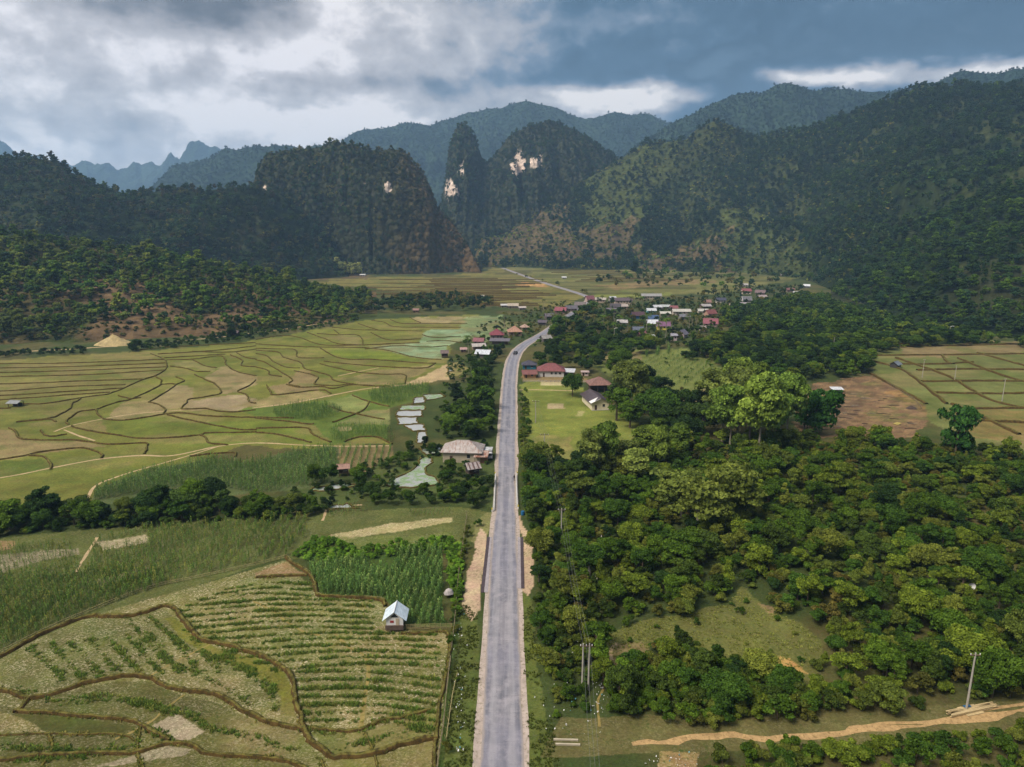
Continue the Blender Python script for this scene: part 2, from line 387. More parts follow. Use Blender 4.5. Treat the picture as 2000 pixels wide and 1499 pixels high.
RG['m_right'] = Ridge('forested_mountain', [(1180, 330, 2500), (1240, 280, 2500), (1300, 244, 2500), (1340, 228, 2500), (1390, 203, 2500), (1440, 184, 2500), (1485, 181, 2500), (1512, 163, 2500), (1540, 159, 2500), (1590, 164, 2500), (1640, 167, 2500), (1690, 172, 2500), (1720, 175, 2450), (1780, 168, 2400), (1850, 150, 2300), (1900, 139, 2200), (1950, 136, 2150), (1985, 124, 2100), (2020, 128, 2100), (2200, 120, 2000)],
                      [(1180, 488, 1750), (1500, 490, 1650), (2200, 494, 1500)], 800, .95, .24, 150, 91, tree=6, nu=320, nt=100)
RG['m_far'] = Ridge('distant_karst_range', [(-60, 268, 5500), (0, 276, 5500), (25, 288, 5500), (60, 300, 5500), (130, 322, 5500), (150, 318, 5500), (166, 309, 5500), (180, 317, 5500), (205, 320, 5500), (232, 330, 5500), (248, 323, 5500), (262, 316, 5500), (276, 326, 5500), (296, 320, 5500), (312, 326, 5500), (335, 304, 5500), (350, 308, 5500), (365, 284, 5500), (385, 280, 5500), (420, 292, 5500), (470, 300, 5500), (560, 330, 5500)],
                     [(-60, 467, 4800), (560, 467, 4800)], 900, .5, .10, 170, 101, tree=0, nu=420, nt=40, jag=.16)

def hill_mat(name, rock=False, bscale=.10, bs=.9):
    m, t, b = new_mat(name)
    P = t.new('ShaderNodeNewGeometry').outputs['Position']
    a = t.new('ShaderNodeAttribute', attribute_name='tone').outputs['Color']
    n = t.noise(P, bscale, 6, .65)
    n2 = t.noise(P, bscale*.18, 4, .55)
    f = t.math('MULTIPLY', t.maprange(n, .3, .7, .55, 1.5), t.maprange(n2, .3, .7, .75, 1.25))
    s = t.new('ShaderNodeVectorMath', operation='SCALE'); t.put(s.inputs[0], a); t.put(s.inputs['Scale'], f)
    c = s.outputs[0]
    if rock:
        st = t.noise(t.vmath('MULTIPLY', P, (1, 1, .18)), .05, 6, .68, .5)
        c = t.mix(t.maprange(st, .56, .70, 0, .38), c, C(98, 90, 84))
        c = t.mix(t.maprange(t.noise(t.vmath('MULTIPLY', P, (1, 1, .3)), .018, 5, .6, 1.0), .67, .72, 0, .55), c, C(190, 165, 145))
    v = t.new('ShaderNodeTexVoronoi'); t.put(v.inputs['Vector'], P); v.inputs['Scale'].default_value = bscale*1.1
    hgt = t.math('ADD', t.math('MULTIPLY', v.outputs['Distance'], -1.0), n)
    bn = t.new('ShaderNodeBump'); bn.inputs['Strength'].default_value = bs; bn.inputs['Distance'].default_value = 8.0; t.put(bn.inputs['Height'], hgt)
    t.l.new(bn.outputs[0], b.inputs['Normal'])
    t.put(b.inputs['Base Color'], c); b.inputs['Roughness'].default_value = .95; b.inputs['Specular IOR Level'].default_value = .05
    return m
M_hill = hill_mat('hill_ground', bs=.45); M_hill_far = hill_mat('far_forest', bscale=.045); M_rock = hill_mat('limestone_face', True)

def mixc(c, m, col):
    m = np.clip(m, 0, 1)[:, None]; return c*(1-m)+np.array(col)*m
def sstep(x, a, b):
    t = np.clip((x-a)/(b-a), 0, 1); return t*t*(3-2*t)
def col_low(X, Y, Z, px, py):
    c = np.tile(C(66, 76, 34), (len(X), 1))
    n = fbm(X/22, Y/22, 4, 5); n2 = fbm(X/70, Y/70, 3, 8)
    c = mixc(c, sstep(n, .42, .6), C(98, 88, 54)); c = mixc(c, sstep(n2, .5, .66)*(Z < 30), C(118, 96, 68))
    return c
def col_forest(X, Y, Z, px, py):
    c = np.tile(C(40, 52, 26), (len(X), 1)); return mixc(c, sstep(fbm(X/60, Y/60, 4, 5), .5, .7), C(62, 66, 40))
GRASSP = [[(1150, 348), (1215, 305), (1262, 272), (1345, 272), (1330, 330), (1260, 370), (1240, 400), (1180, 400), (1130, 372)],
          [(1400, 405), (1460, 392), (1500, 430), (1470, 480), (1420, 500), (1380, 470)], [(1430, 500), (1520, 450), (1600, 500), (1560, 545), (1450, 535)],
          [(1150, 395), (1240, 400), (1300, 400), (1250, 440), (1140, 440)]]
BROWNP = [[(925, 470), (1000, 440), (1070, 395), (1100, 420), (1120, 470), (1150, 500), (930, 505)], [(1130, 440), (1250, 435), (1235, 505), (1120, 505)],
          [(1350, 470), (1420, 455), (1430, 480), (1360, 512), (1330, 500)], [(1240, 485), (1420, 490), (1420, 530), (1240, 530)], [(985, 425), (1075, 380), (1060, 410), (990, 445)]]
def col_spur(X, Y, Z, px, py):
    c = np.tile(C(44, 56, 28), (len(X), 1))
    c = mixc(c, sstep(fbm(X/70, Y/70, 4, 15), .45, .65), C(66, 72, 38))
    jx = px+(fbm(X/34, Y/34, 5, 2)-.5)*130; jy = py+(fbm(X/34, Y/34, 5, 3)-.5)*100
    for p in GRASSP: c = mixc(c, inpoly(jx, jy, p)*.65, C(88, 96, 50))
    for p in BROWNP: c = mixc(c, inpoly(jx, jy, p)*.75, C(110, 92, 64))
    return c
ROCKP = [[(509, 368), (520, 366), (521, 388), (510, 390)], [(752, 358), (764, 362), (760, 378), (750, 374)], [(530, 410), (540, 408), (538, 424)],
         [(870, 355), (884, 352), (896, 378), (888, 386), (870, 382)], [(1000, 318), (1012, 296), (1024, 300), (1028, 330), (1010, 348), (998, 340)], [(1034, 312), (1056, 308), (1058, 324), (1036, 328)], [(898, 320), (906, 318), (906, 340), (899, 340)]]
def col_karst(X, Y, Z, px, py):
    c = np.tile(C(64, 68, 46), (len(X), 1)); c = mixc(c, sstep(px+(fbm(X/40, Z/40, 3, 8)-.5)*120, 730, 900)*(Y < 1300), C(112, 90, 60))
    jx = px+(fbm(X/7, Z/9, 3, 2)-.5)*16; jy = py+(fbm(X/7, Z/9, 3, 3)-.5)*18
    for p in ROCKP: c = mixc(c, inpoly(jx, jy, p)*1.0, C(212, 190, 172, 1.2))
    return c
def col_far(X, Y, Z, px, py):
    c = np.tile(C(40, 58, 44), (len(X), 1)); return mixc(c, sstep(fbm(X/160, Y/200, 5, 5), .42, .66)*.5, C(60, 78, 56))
RG['low'].build(M_hill, col_low); RG['backleft'].build(M_hill, col_forest); RG['karst'].build(M_rock, col_karst); RG['spire'].build(M_rock, col_karst)
RG['spur'].build(M_hill, col_spur); RG['right'].build(M_hill, col_spur); RG['rspur'].build(M_hill, col_forest)
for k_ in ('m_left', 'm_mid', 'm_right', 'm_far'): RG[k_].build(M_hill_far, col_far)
NEARR = [RG[k_] for k_ in ('low', 'backleft', 'karst', 'spur', 'right', 'rspur', 'spire')]
def HT(X, Y):
    X = np.atleast_1d(np.asarray(X, float)); Y = np.atleast_1d(np.asarray(Y, float))
    z = np.zeros(X.shape)
    for r in NEARR: z = np.maximum(z, r.Z(X, Y))
    return z
def HIT(px, py):
    """first point of the terrain seen along the line of sight through a surveyed point"""
    d = ray(px, py); s = np.concatenate([np.linspace(60, 1200, 900), np.linspace(1201, 3000, 700)])/d[1]
    X = d[0]*s; Y = d[1]*s; Z = CH+d[2]*s
    h = HT(X, Y); w_ = np.where(Z <= h)[0]
    if len(w_) == 0: return X[-1], Y[-1], h[-1]
    i = w_[0]; return float(X[i]), float(Y[i]), float(h[i])

# ------------------------------------------------------------------ valley floor, surveyed field by field
def Z3(pts): return [(x/4., 560+y/4.) for x, y in pts]
def Z4(pts): return [(500+x/4., 560+y/4.) for x, y in pts]
def Q3(pts): return [(x/4., 1124+y/4.) for x, y in pts]
def Q4(pts): return [(500+x/4., 1124+y/4.) for x, y in pts]
def Q2(pts): return [(500+x/4., 850+y/4.) for x, y in pts]
OL = (128, 128, 58); OLG = (118, 128, 54); TAN = (166, 146, 104); PALE = (178, 156, 122)
PLAIN = [(-500, 712), (0, 703), (150, 694), (310, 683), (440, 672), (560, 655), (690, 630), (760, 622), (930, 616), (960, 628), (880, 650), (880, 700), (830, 760), (760, 800), (700, 880), (620, 880), (480, 870), (200, 960), (150, 1010), (-500, 1010)]
# (polygon, colour, class, strength, edge jitter px, fleck)
FIELDS = [
 (PLAIN, OL, 'rice_paddies', 1, 3, 0),
 ([(-500, 705), (0, 703), (300, 687), (325, 715), (310, 735), (240, 760), (155, 790), (0, 805), (-500, 830)], (130, 124, 66), 'rice_paddies', 1, 2, 0),
 (Z3([(1700, 640), (1760, 620), (1850, 665), (2000, 705), (2000, 760), (1880, 820), (1740, 830), (1690, 760), (1600, 720)]), TAN, 'rice_paddies', .9, 4, 0),
 (Z3([(830, 1035), (960, 890), (1200, 880), (1280, 960), (1270, 1000), (1000, 1040)]), TAN, 'rice_paddies', .8, 4, 0),
 (Z3([(1180, 890), (1370, 780), (1530, 790), (1500, 870), (1420, 950), (1290, 960)]), (170, 150, 110), 'rice_paddies', .8, 5, 0),
 (Z3([(1430, 950), (1470, 890), (1720, 850), (1900, 840), (2100, 930), (1800, 975)]), PALE, 'rice_paddies', .85, 4, 0),
 (Z3([(1300, 590), (1500, 575), (1690, 640), (1640, 665), (1450, 640)]), (150, 140, 88), 'rice_paddies', .8, 4, 0),
 (Z3([(-1000, 1130), (80, 1110), (160, 1190), (600, 1205), (850, 1240), (600, 1262), (0, 1350), (-1000, 1450)]), (160, 140, 96), 'rice_paddies', .9, 4, 0),
 (Z3([(560, 1090), (830, 1040), (900, 1060), (850, 1150), (650, 1120)]), (150, 134, 84), 'rice_paddies', .8, 4, 0),
 (Z3([(800, 1050), (1280, 1005), (1500, 1060), (2300, 1130), (1570, 1160), (1100, 1185), (850, 1150)]), (118, 126, 52), 'rice_paddies', .9, 3, 0),
 (Z3([(-1000, 1480), (0, 1360), (330, 1335), (400, 1410), (200, 1460), (-1000, 1700)]), (98, 108, 46), 'rice_paddies', .95, 3, 0),
 (Z3([(420, 1290), (700, 1275), (790, 1310), (1130, 1310), (1140, 1230), (1750, 1240), (1350, 1315), (800, 1345), (420, 1410)]), (122, 126, 54), 'rice_paddies', .9, 3, 0),
 (Z4([(160, 850), (110, 780), (240, 765), (340, 640), (480, 690), (460, 765), (500, 810)]), (160, 138, 96), 'rice_paddies', .9, 4, 0),
 (Z4([(-200, 950), (160, 855), (500, 815), (590, 845), (300, 905), (0, 950)]), (168, 150, 100), 'rice_paddies', .9, 4, 0),
 (Z4([(1000, 640), (1400, 620), (1160, 755), (850, 770), (640, 720)]), (158, 140, 94), 'rice_paddies', .85, 4, 0),
 (Z4([(1200, 240), (1700, 240), (1640, 290), (1290, 290)]), (168, 150, 108), 'rice_paddies', .9, 3, 0),
 (Z4([(600, 380), (780, 380), (830, 450), (650, 440)]), (146, 136, 84), 'rice_paddies', .8, 3, 0),
 (Z4([(560, 490), (860, 490), (1060, 520), (1200, 555), (1400, 590), (900, 570), (700, 560), (600, 530)]), (128, 140, 52), 'rice_paddies', .9, 3, 0),
 (Z4([(850, 480), (1000, 458), (1280, 440), (1310, 380), (1340, 340), (1640, 330), (1700, 400), (1500, 460), (1470, 565), (1350, 568), (1200, 545), (1050, 505)]), (148, 170, 128), 'rice_paddies', .95, 2, 0),
 (Z4([(1640, 240), (1900, 230), (2050, 300), (1800, 430), (1600, 330)]), (142, 160, 112), 'rice_paddies', .7, 4, 0),
 (Z4([(1150, 765), (1330, 690), (1500, 600), (1600, 575), (1560, 640), (1500, 720), (1300, 755)]), (206, 178, 134), 'ground', .9, 4, 0),
 (Z4([(1500, 590), (1600, 580), (1660, 640), (1560, 700), (1480, 700)]), (150, 140, 84), 'ground', .9, 4, 0),
 # green patches and maize south of the main path
 (Z4([(-100, 960), (300, 915), (560, 880), (780, 830), (900, 800), (1320, 765), (1400, 860), (1060, 940), (1000, 1200), (600, 1240), (450, 1080), (0, 1030)]), (104, 122, 52), 'ground', .95, 4, 0),
 (Z4([(560, 880), (780, 850), (880, 905), (840, 960), (760, 990), (600, 960)]), (140, 146, 84), 'rice_paddies', .85, 3, 0),
 (Z4([(780, 1010), (900, 960), (1060, 950), (1040, 1080), (820, 1080), (620, 1070)]), (140, 138, 86), 'rice_paddies', .8, 3, 0),
 (Z4([(690, 1215), (800, 1180), (950, 1180), (1060, 1240)]), (140, 144, 56), 'rice_paddies', .9, 2, 0),
 (Z4([(0, 1040), (400, 1080), (540, 1180), (580, 1230), (0, 1230), (-600, 1240), (-400, 1060)]), (122, 132, 54), 'rice_paddies', .9, 3, 0),
 (Z4([(640, 1095), (760, 1095), (740, 1130), (650, 1125)]), (190, 170, 120), 'ground', .8, 2, .2),
 # maize west
 ([(185, 955), (300, 915), (420, 895), (480, 905), (560, 885), (660, 872), (665, 920), (650, 945), (580, 960), (180, 985)], (86, 98, 54), 'ground', 1, 3, .1),
 ([(660, 872), (770, 872), (770, 925), (665, 925)], (140, 122, 80), 'ground', 1, 2, .1),
 # strip between hedge and bamboo fence
 ([(-500, 1080), (0, 1052), (160, 1035), (400, 1018), (600, 1008), (620, 1000), (900, 990), (960, 1000), (930, 1060), (890, 1060), (600, 1090), (540, 1095), (300, 1170), (0, 1275), (-500, 1480)], (98, 104, 50), 'ground', 1, 3, .12),
 ([(-200, 1095), (60, 1080), (150, 1072), (160, 1085), (60, 1105), (0, 1120), (-200, 1160)], (150, 138, 108), 'ground', .75, 6, .5),
 ([(185, 1060), (285, 1045), (288, 1058), (200, 1075)], (176, 160, 124), 'ground', .8, 5, .5),
 ([(180, 1135), (290, 1105), (300, 1115), (190, 1150)], (142, 132, 96), 'ground', .6, 6, .4),
 ([(-200, 1050), (0, 1055), (35, 1056), (30, 1072), (-200, 1090)], (150, 118, 82), 'ground', .8, 4, .2),
 ([(640, 1045), (760, 1025), (880, 1012), (885, 1022), (760, 1042), (650, 1056)], (184, 168, 116), 'ground', .85, 4, .6),
 ([(595, 1070), (650, 1045), (760, 1050), (880, 1040), (885, 1060), (700, 1080), (600, 1085)], (112, 124, 54), 'ground', .7, 6, .2),
 ([(580, 1090), (620, 1060), (720, 1080), (870, 1052), (905, 1060), (900, 1150), (880, 1180), (880, 1160), (870, 1075), (740, 1090), (700, 1105)], (116, 148, 48), 'ground', .9, 4, 0),
 ([(600, 1105), (700, 1085), (865, 1065), (865, 1200), (880, 1225), (800, 1225), (750, 1170), (625, 1165)], (80, 100, 44), 'ground', 1, 2, 0),
 # near terraces
 ([(-500, 1470), (0, 1283), (170, 1205), (330, 1160), (540, 1100), (560, 1095), (620, 1165), (750, 1172), (770, 1232), (880, 1236), (870, 1300), (850, 1600), (-500, 1600)], (116, 114, 56), 'rice_paddies', 1, 1, .46),
 (Q3([(0, 640), (450, 430), (680, 350), (1280, 260), (1360, 320), (1500, 480), (1700, 570), (2000, 680), (2250, 780), (2280, 950), (2290, 1080), (1900, 1020), (1600, 880), (1150, 770), (650, 830), (230, 930), (0, 860)]), (104, 104, 52), 'rice_paddies', .9, 1, .36),
 (Q3([(1290, 330), (1370, 330), (1500, 480), (1680, 560), (2000, 640), (2230, 760), (2290, 900), (2320, 1120), (2200, 1100), (2190, 950), (2100, 830), (1900, 720), (1550, 590), (1400, 500)]), (120, 118, 44), 'rice_paddies', .9, 3, .05),
 (Q3([(250, 980), (900, 830), (1150, 830), (1400, 930), (1700, 1000), (2000, 1140), (2300, 1200), (2500, 1400), (2400, 1700), (0, 1700), (0, 1000), (150, 1060)]), (98, 96, 46), 'rice_paddies', .9, 2, .18),
 (Q3([(120, 1080), (700, 1130), (1080, 1180), (900, 1240), (330, 1220), (160, 1130)]), (94, 94, 44), 'rice_paddies', .9, 2, .02),
 (Q3([(1170, 1180), (1350, 1090), (1600, 1230), (1450, 1310), (1250, 1260)]), (178, 160, 130), 'rice_paddies', .85, 5, .4),
 (Q3([(1110, 1400), (1300, 1340), (1500, 1370), (1450, 1420), (900, 1499), (750, 1499)]), (160, 146, 116), 'rice_paddies', .85, 5, .3),
 (Q3([(0, 1060), (100, 1080), (180, 1130), (330, 1230), (0, 1260)]), (150, 136, 80), 'rice_paddies', .7, 5, .5),
 (Q4([(440, 1230), (800, 1230), (1200, 1120), (1420, 1080), (1400, 1250), (900, 1370), (600, 1400)]), (132, 128, 66), 'rice_paddies', .9, 3, .1),
 (Q4([(600, 1440), (900, 1420), (1400, 1290), (1360, 1600), (500, 1600)]), (122, 116, 58), 'rice_paddies', .9, 3, .15),
 (Q2([(0, 1080), (150, 1020), (240, 1000), (330, 1060), (420, 1090), (200, 1100), (0, 1120)]), (150, 120, 80), 'ground', .9, 3, .3),
 # verges of the road
 ([(905, 1180), (930, 1190), (940, 1300), (925, 1499), (920, 1620), (850, 1620), (868, 1499), (895, 1290)], (96, 106, 48), 'ground', 1, 3, .05),
 ([(868, 1620), (868, 1499), (885, 1290), (905, 1190), (890, 1190), (870, 1290), (850, 1620)], (78, 96, 40), 'ground', 1, 4, .05),
 ([(950, 1000), (968, 1000), (955, 1040), (942, 1075), (925, 1060), (930, 1015)], (140, 136, 82), 'ground', .9, 3, .1),
 ([(953, 1045), (940, 1160), (942, 1190), (922, 1215), (905, 1180), (912, 1120), (930, 1070), (940, 1030)], (214, 184, 150), 'ground', .95, 3, .01),
 ([(1016, 1005), (1038, 1060), (1044, 1120), (1040, 1150), (1026, 1185), (1018, 1160), (1018, 1045), (1010, 1010)], (212, 182, 148), 'ground', .95, 3, .01),
 ([(1016, 1150), (1038, 1170), (1050, 1300), (1075, 1440), (1100, 1620), (1036, 1620), (1030, 1499), (1022, 1300)], (98, 108, 48), 'ground', 1, 3, .05),
 # stream side gardens
 ([(560, 960), (690, 945), (740, 900), (800, 880), (870, 870), (960, 870), (960, 990), (900, 985), (700, 975), (630, 1000), (600, 1000)], (84, 98, 48), 'ground', .9, 5, .05),
 # meadow right of the road
 ([(1014, 752), (1040, 745), (1130, 748), (1150, 800), (1200, 800), (1245, 828), (1240, 850), (1160, 900), (1090, 905), (1050, 880), (1030, 860), (1022, 800)], (134, 140, 62), 'meadow', 1, 4, .04),
 ([(1068, 787), (1100, 787), (1102, 799), (1072, 799)], (200, 176, 136), 'meadow', .9, 2, .1), ([(1128, 804), (1140, 804), (1140, 813), (1128, 813)], (184, 172, 116), 'meadow', .7, 2, .1),
 ([(1055, 745), (1125, 742), (1125, 752), (1060, 752)], (206, 190, 140), 'meadow', .9, 3, .3), ([(1040, 858), (1120, 850), (1110, 900), (1060, 895)], (156, 138, 84), 'meadow', .6, 6, .1),
 ([(1020, 735), (1120, 732), (1150, 740), (1150, 746), (1020, 746)], (160, 132, 92), 'meadow', .7, 3, .1),
 # middle right gardens
 ([(1130, 690), (1250, 680), (1340, 680), (1420, 720), (1420, 760), (1300, 790), (1240, 760), (1200, 740)], (118, 126, 62), 'ground', 1, 5, .05),
 ([(1150, 690), (1250, 684), (1255, 705), (1200, 715)], (150, 128, 90), 'ground', .7, 5, .05), ([(1310, 770), (1380, 760), (1400, 800), (1340, 800)], (150, 130, 88), 'ground', .8, 6, .1),
 # cleared burnt field
 ([(1555, 765), (1650, 740), (1710, 735), (1790, 780), (1820, 815), (1800, 850), (1700, 850), (1600, 860), (1560, 830)], (136, 106, 76), 'cleared_field', 1, 10, .10),
 ([(1600, 800), (1680, 760), (1700, 790), (1640, 830)], (112, 90, 70), 'cleared_field', .6, 8, .1),
 ([(1730, 765), (1775, 765), (1825, 800), (1820, 815)], (168, 128, 74), 'cleared_field', .7, 4, .1),
 # terraces on the right
 ([(1700, 690), (1760, 676), (1900, 668), (2100, 665), (2600, 680), (2600, 900), (1920, 880), (1820, 830), (1800, 790), (1710, 730)], (118, 122, 66), 'rice_paddies', 1, 4, .04),
 ([(1760, 676), (2000, 668), (2000, 690), (1760, 700)], (146, 122, 88), 'rice_paddies', .8, 6, .05), ([(1850, 800), (2100, 800), (2100, 870), (1900, 860)], (148, 116, 70), 'rice_paddies', .6, 10, .05),
 # clearing in the thicket
 ([(1180, 1240), (1240, 1215), (1330, 1205), (1420, 1180), (1450, 1150), (1500, 1190), (1560, 1215), (1600, 1250), (1610, 1290), (1560, 1340), (1480, 1320), (1450, 1290), (1350, 1290), (1280, 1260), (1230, 1340), (1180, 1300)], (112, 112, 56), 'ground', .95, 8, .06),
 ([(1195, 1255), (1260, 1255), (1290, 1290), (1200, 1300)], (146, 124, 84), 'ground', .7, 8, .1),
 ([(1460, 1270), (1540, 1285), (1575, 1315), (1500, 1300)], (196, 152, 88), 'ground', .9, 4, .1), ([(1480, 1180), (1520, 1185), (1510, 1205)], (170, 140, 100), 'ground', .6, 5, .1),
 ([(1100, 1400), (1250, 1400), (1700, 1390), (2100, 1360), (2400, 1330), (2400, 1440), (1700, 1460), (1200, 1475), (1060, 1480)], (108, 102, 58), 'ground', .95, 6, .09),
 ([(1290, 1470), (1370, 1470), (1360, 1560), (1280, 1560)], (170, 140, 90), 'ground', .8, 6, .4),
 # far valley
 ([(600, 540), (680, 542), (850, 540), (940, 532), (975, 520), (1080, 545), (1150, 575), (1100, 600), (1000, 600), (930, 590), (850, 580), (700, 560), (600, 552)], (132, 122, 66), 'valley_fields', 1, 3, 0),
 ([(560, 515), (640, 512), (720, 520), (720, 545), (600, 548), (540, 535)], (112, 92, 66), 'valley_fields', 1, 4, 0),
 ([(940, 500), (1100, 505), (1250, 505), (1450, 520), (1560, 545), (1400, 575), (1160, 580), (975, 518)], (122, 118, 68), 'valley_fields', 1, 3, 0),
 ([(1008, 552), (1060, 552), (1075, 561), (1010, 561)], (214, 164, 106), 'valley_fields', 1, 1, 0),
 ([(1150, 558), (1200, 556), (1300, 548), (1400, 545), (1400, 552), (1200, 566)], (150, 124, 84), 'valley_fields', .8, 2, 0),
 ([(1375, 518), (1410, 516), (1460, 530), (1380, 533)], (160, 110, 80), 'valley_fields', .8, 2, 0),
 ([(1160, 575), (1310, 572), (1310, 580), (1160, 582)], (136, 140, 72), 'valley_fields', .8, 2, 0),
]
NU, NY = 760, 560
pyr = np.linspace(1640, 486, NY)
Yrow = np.array([G(1000, q)[1] for q in pyr])
Urow = np.linspace(-1.02, 1.02, NU)
Ug, Yg = np.meshgrid(Urow, Yrow); Xg = Ug*Yg
pxg, pyg = PX(Xg.ravel(), Yg.ravel(), 0.0); Xf, Yf_ = Xg.ravel(), Yg.ravel()
cols = np.tile(C(70, 82, 40), (len(Xf), 1)); flk = np.full(len(Xf), .03); cls = np.zeros(len(Xf), dtype=np.int32)
CN = ['ground', 'rice_paddies', 'meadow', 'cleared_field', 'valley_fields']
nA = fbm(Xf/9, Yf_/9, 4, 1)-.5; nB = fbm(Xf/9+50, Yf_/9, 4, 2)-.5
cols = mixc(cols, sstep(fbm(Xf/25, Yf_/25, 4, 77), .45, .65), C(98, 92, 52))
for (poly, c_, k_, st, jit, fl) in FIELDS:
    xs = [q[0] for q in poly]; ys = [q[1] for q in poly]
    bb = (pxg > min(xs)-jit*3) & (pxg < max(xs)+jit*3) & (pyg > min(ys)-jit*3) & (pyg < max(ys)+jit*3)
    ii = np.where(bb)[0]
    m_ = inpoly(pxg[ii]+nA[ii]*jit*5, pyg[ii]+nB[ii]*jit*2.5, poly)
    jj = ii[m_]
    cols[jj] = cols[jj]*(1-st)+np.array(C(*c_))*st
    flk[jj] = flk[jj]*(1-st)+fl*st; cls[jj] = CN.index(k_)
# contour bands of the far and left paddies vary in tone from plot to plot
band = fbm(Xf/60, Yf_/14, 2, 33)
pm = (cls == 1) | (cls == 4)
cols[pm] *= (0.80+.40*band[pm])[:, None]
mott = fbm(Xf/5, Yf_/7, 4, 91)-.5; cols *= (1+mott*.45)[:, None]
tanm = sstep(fbm(Xf/16, Yf_/11, 4, 93), .5, .68)*.5*(cls == 1); cols = mixc(cols, tanm, C(150, 132, 86))
grm = sstep(fbm(Xf/12+9, Yf_/9, 4, 94), .55, .7)*.5*(cls > 0); cols = mixc(cols, grm, C(96, 110, 44))
dkm = sstep(fbm(Xf/4, Yf_/4, 4, 95), .5, .66)*.55*(cls == 3); cols = mixc(cols, dkm, C(86, 66, 50))
dkm = sstep(fbm(Xf/2.4, Yf_/2.4, 3, 96), .55, .66)*.4*(cls == 3); cols = mixc(cols, dkm, C(188, 150, 104))
vb = (cls == 4) & (pyg < 600)
sv_ = vnoise(Xf/90, Yf_/7.0, 55); cols[vb] *= np.where(sv_[vb] > .62, .62, 1.08)[:, None]

def ground_mat():
    m, t, b = new_mat('field_soil')
    P = t.new('ShaderNodeNewGeometry').outputs['Position']
    a = t.new('ShaderNodeAttribute', attribute_name='tone').outputs['Color']
    fl = t.new('ShaderNodeAttribute', attribute_name='fleck').outputs['Fac']
    n1 = t.noise(P, 1.6, 4, .7); n2 = t.noise(P, .16, 5, .6); n3 = t.noise(P, .035, 3, .5)
    f = t.math('MULTIPLY', t.math('MULTIPLY', t.maprange(n1, .3, .7, .72, 1.28), t.maprange(n2, .3, .7, .80, 1.2)), t.maprange(n3, .3, .7, .88, 1.12))
    s = t.new('ShaderNodeVectorMath', operation='SCALE'); t.put(s.inputs[0], a); t.put(s.inputs['Scale'], f)
    c = s.outputs[0]
    hue = t.new('ShaderNodeHueSaturation'); t.put(hue.inputs['Color'], c); t.put(hue.inputs['Hue'], t.maprange(t.noise(P, .45, 4, .6), .3, .7, .480, .520)); c = hue.outputs[0]
    # straw and clods lying on the stubble
    st = t.noise(t.vmath('MULTIPLY', P, (1, 1.6, 1)), 2.6, 5, .75, .8)
    pat = t.maprange(t.noise(P, .33, 3, .6), .35, .62, .25, 1.0)
    k1 = t.math('MULTIPLY', t.maprange(st, .50, .60, 0, 1), t.math('MULTIPLY', fl, pat))
    c = t.mix(t.math('MULTIPLY', k1, 1.5, clamp=True), c, C(236, 218, 182, 1.5))
    gr = t.noise(P, 2.1, 5, .7, .5)
    c = t.mix(t.math('MULTIPLY', t.maprange(gr, .54, .62, 0, .75), t.maprange(t.noise(P, .25, 3, .5), .4, .6, .15, 1)), c, C(70, 88, 34))
    t.put(b.inputs['Base Color'], c); b.inputs['Roughness'].default_value = .95; b.inputs['Specular IOR Level'].default_value = .08
    bn = t.new('ShaderNodeBump'); bn.inputs['Strength'].default_value = .6; bn.inputs['Distance'].default_value = .25; t.put(bn.inputs['Height'], n1); t.l.new(bn.outputs[0], b.inputs['Normal'])
    return m
M_soil = ground_mat()
idx = np.arange(NY*NU).reshape(NY, NU)
Fq = np.stack([idx[:-1, :-1], idx[:-1, 1:], idx[1:, 1:], idx[1:, :-1]], -1).reshape(-1, 4)
fc = cls[Fq[:, 0]]
V = np.stack([Xf, Yf_, np.zeros(len(Xf))], -1)
for ci, nm in enumerate(CN):
    f_ = Fq[fc == ci]
    if not len(f_): continue
    used = np.unique(f_); remap = np.zeros(len(V), dtype=np.int64); remap[used] = np.arange(len(used))
    m = mesh_np(nm, V[used], remap[f_], M_soil)
    a = m.attributes.new('tone', 'FLOAT_COLOR', 'POINT'); a.data.foreach_set('color', np.concatenate([cols[used], np.ones((len(used), 1))], 1).astype(np.float32).ravel())
    a = m.attributes.new('fleck', 'FLOAT', 'POINT'); a.data.foreach_set('value', flk[used].astype(np.float32))
    o = link(nm, m); o['kind'] = 'structure'
# the plain beyond, one sheet to the horizon
g = MB(); g.poly([(-16000, -800, -.4), (16000, -800, -.4), (16000, 16000, -.4), (-16000, 16000, -.4)], [(0, 1, 2, 3)])
m = g.mesh('terrain', simple('distant_ground', C(84, 92, 48), .95, .3, .02)); o = link('terrain', m); o['kind'] = 'structure'

# ------------------------------------------------------------------ strips: road, paths
def strip_mesh(name, pts, wl, wr, z, mat, jit=0, seed=0):
    pts = [np.array(p, float) for p in pts]; n = len(pts); V = []; 
    for i, p in enumerate(pts):
        d = pts[min(i+1, n-1)]-pts[max(i-1, 0)]; d /= np.linalg.norm(d)+1e-9; nr = np.array([d[1], -d[0]])
        a = wl[i] if hasattr(wl, '__len__') else wl; b_ = wr[i] if hasattr(wr, '__len__') else wr
        if jit: a += (vnoise(np.array([i*.6]), np.array([seed+.5]), seed)[0]-.5)*jit; b_ += (vnoise(np.array([i*.6]), np.array([seed+7.5]), seed)[0]-.5)*jit
        q1 = p-nr*a; q2 = p+nr*b_
        zz = z if not callable(z) else z(p)
        V += [(q1[0], q1[1], zz), (q2[0], q2[1], zz)]
    Fs = [(2*i, 2*i+1, 2*i+3, 2*i+2) for i in range(n-1)]
    m = mesh_np(name, V, np.array(Fs)); m.materials.append(mat)
    a_ = m.attributes.new('lat', 'FLOAT', 'POINT'); a_.data.foreach_set('value', np.tile(np.array([-1., 1.], np.float32), n)); return m
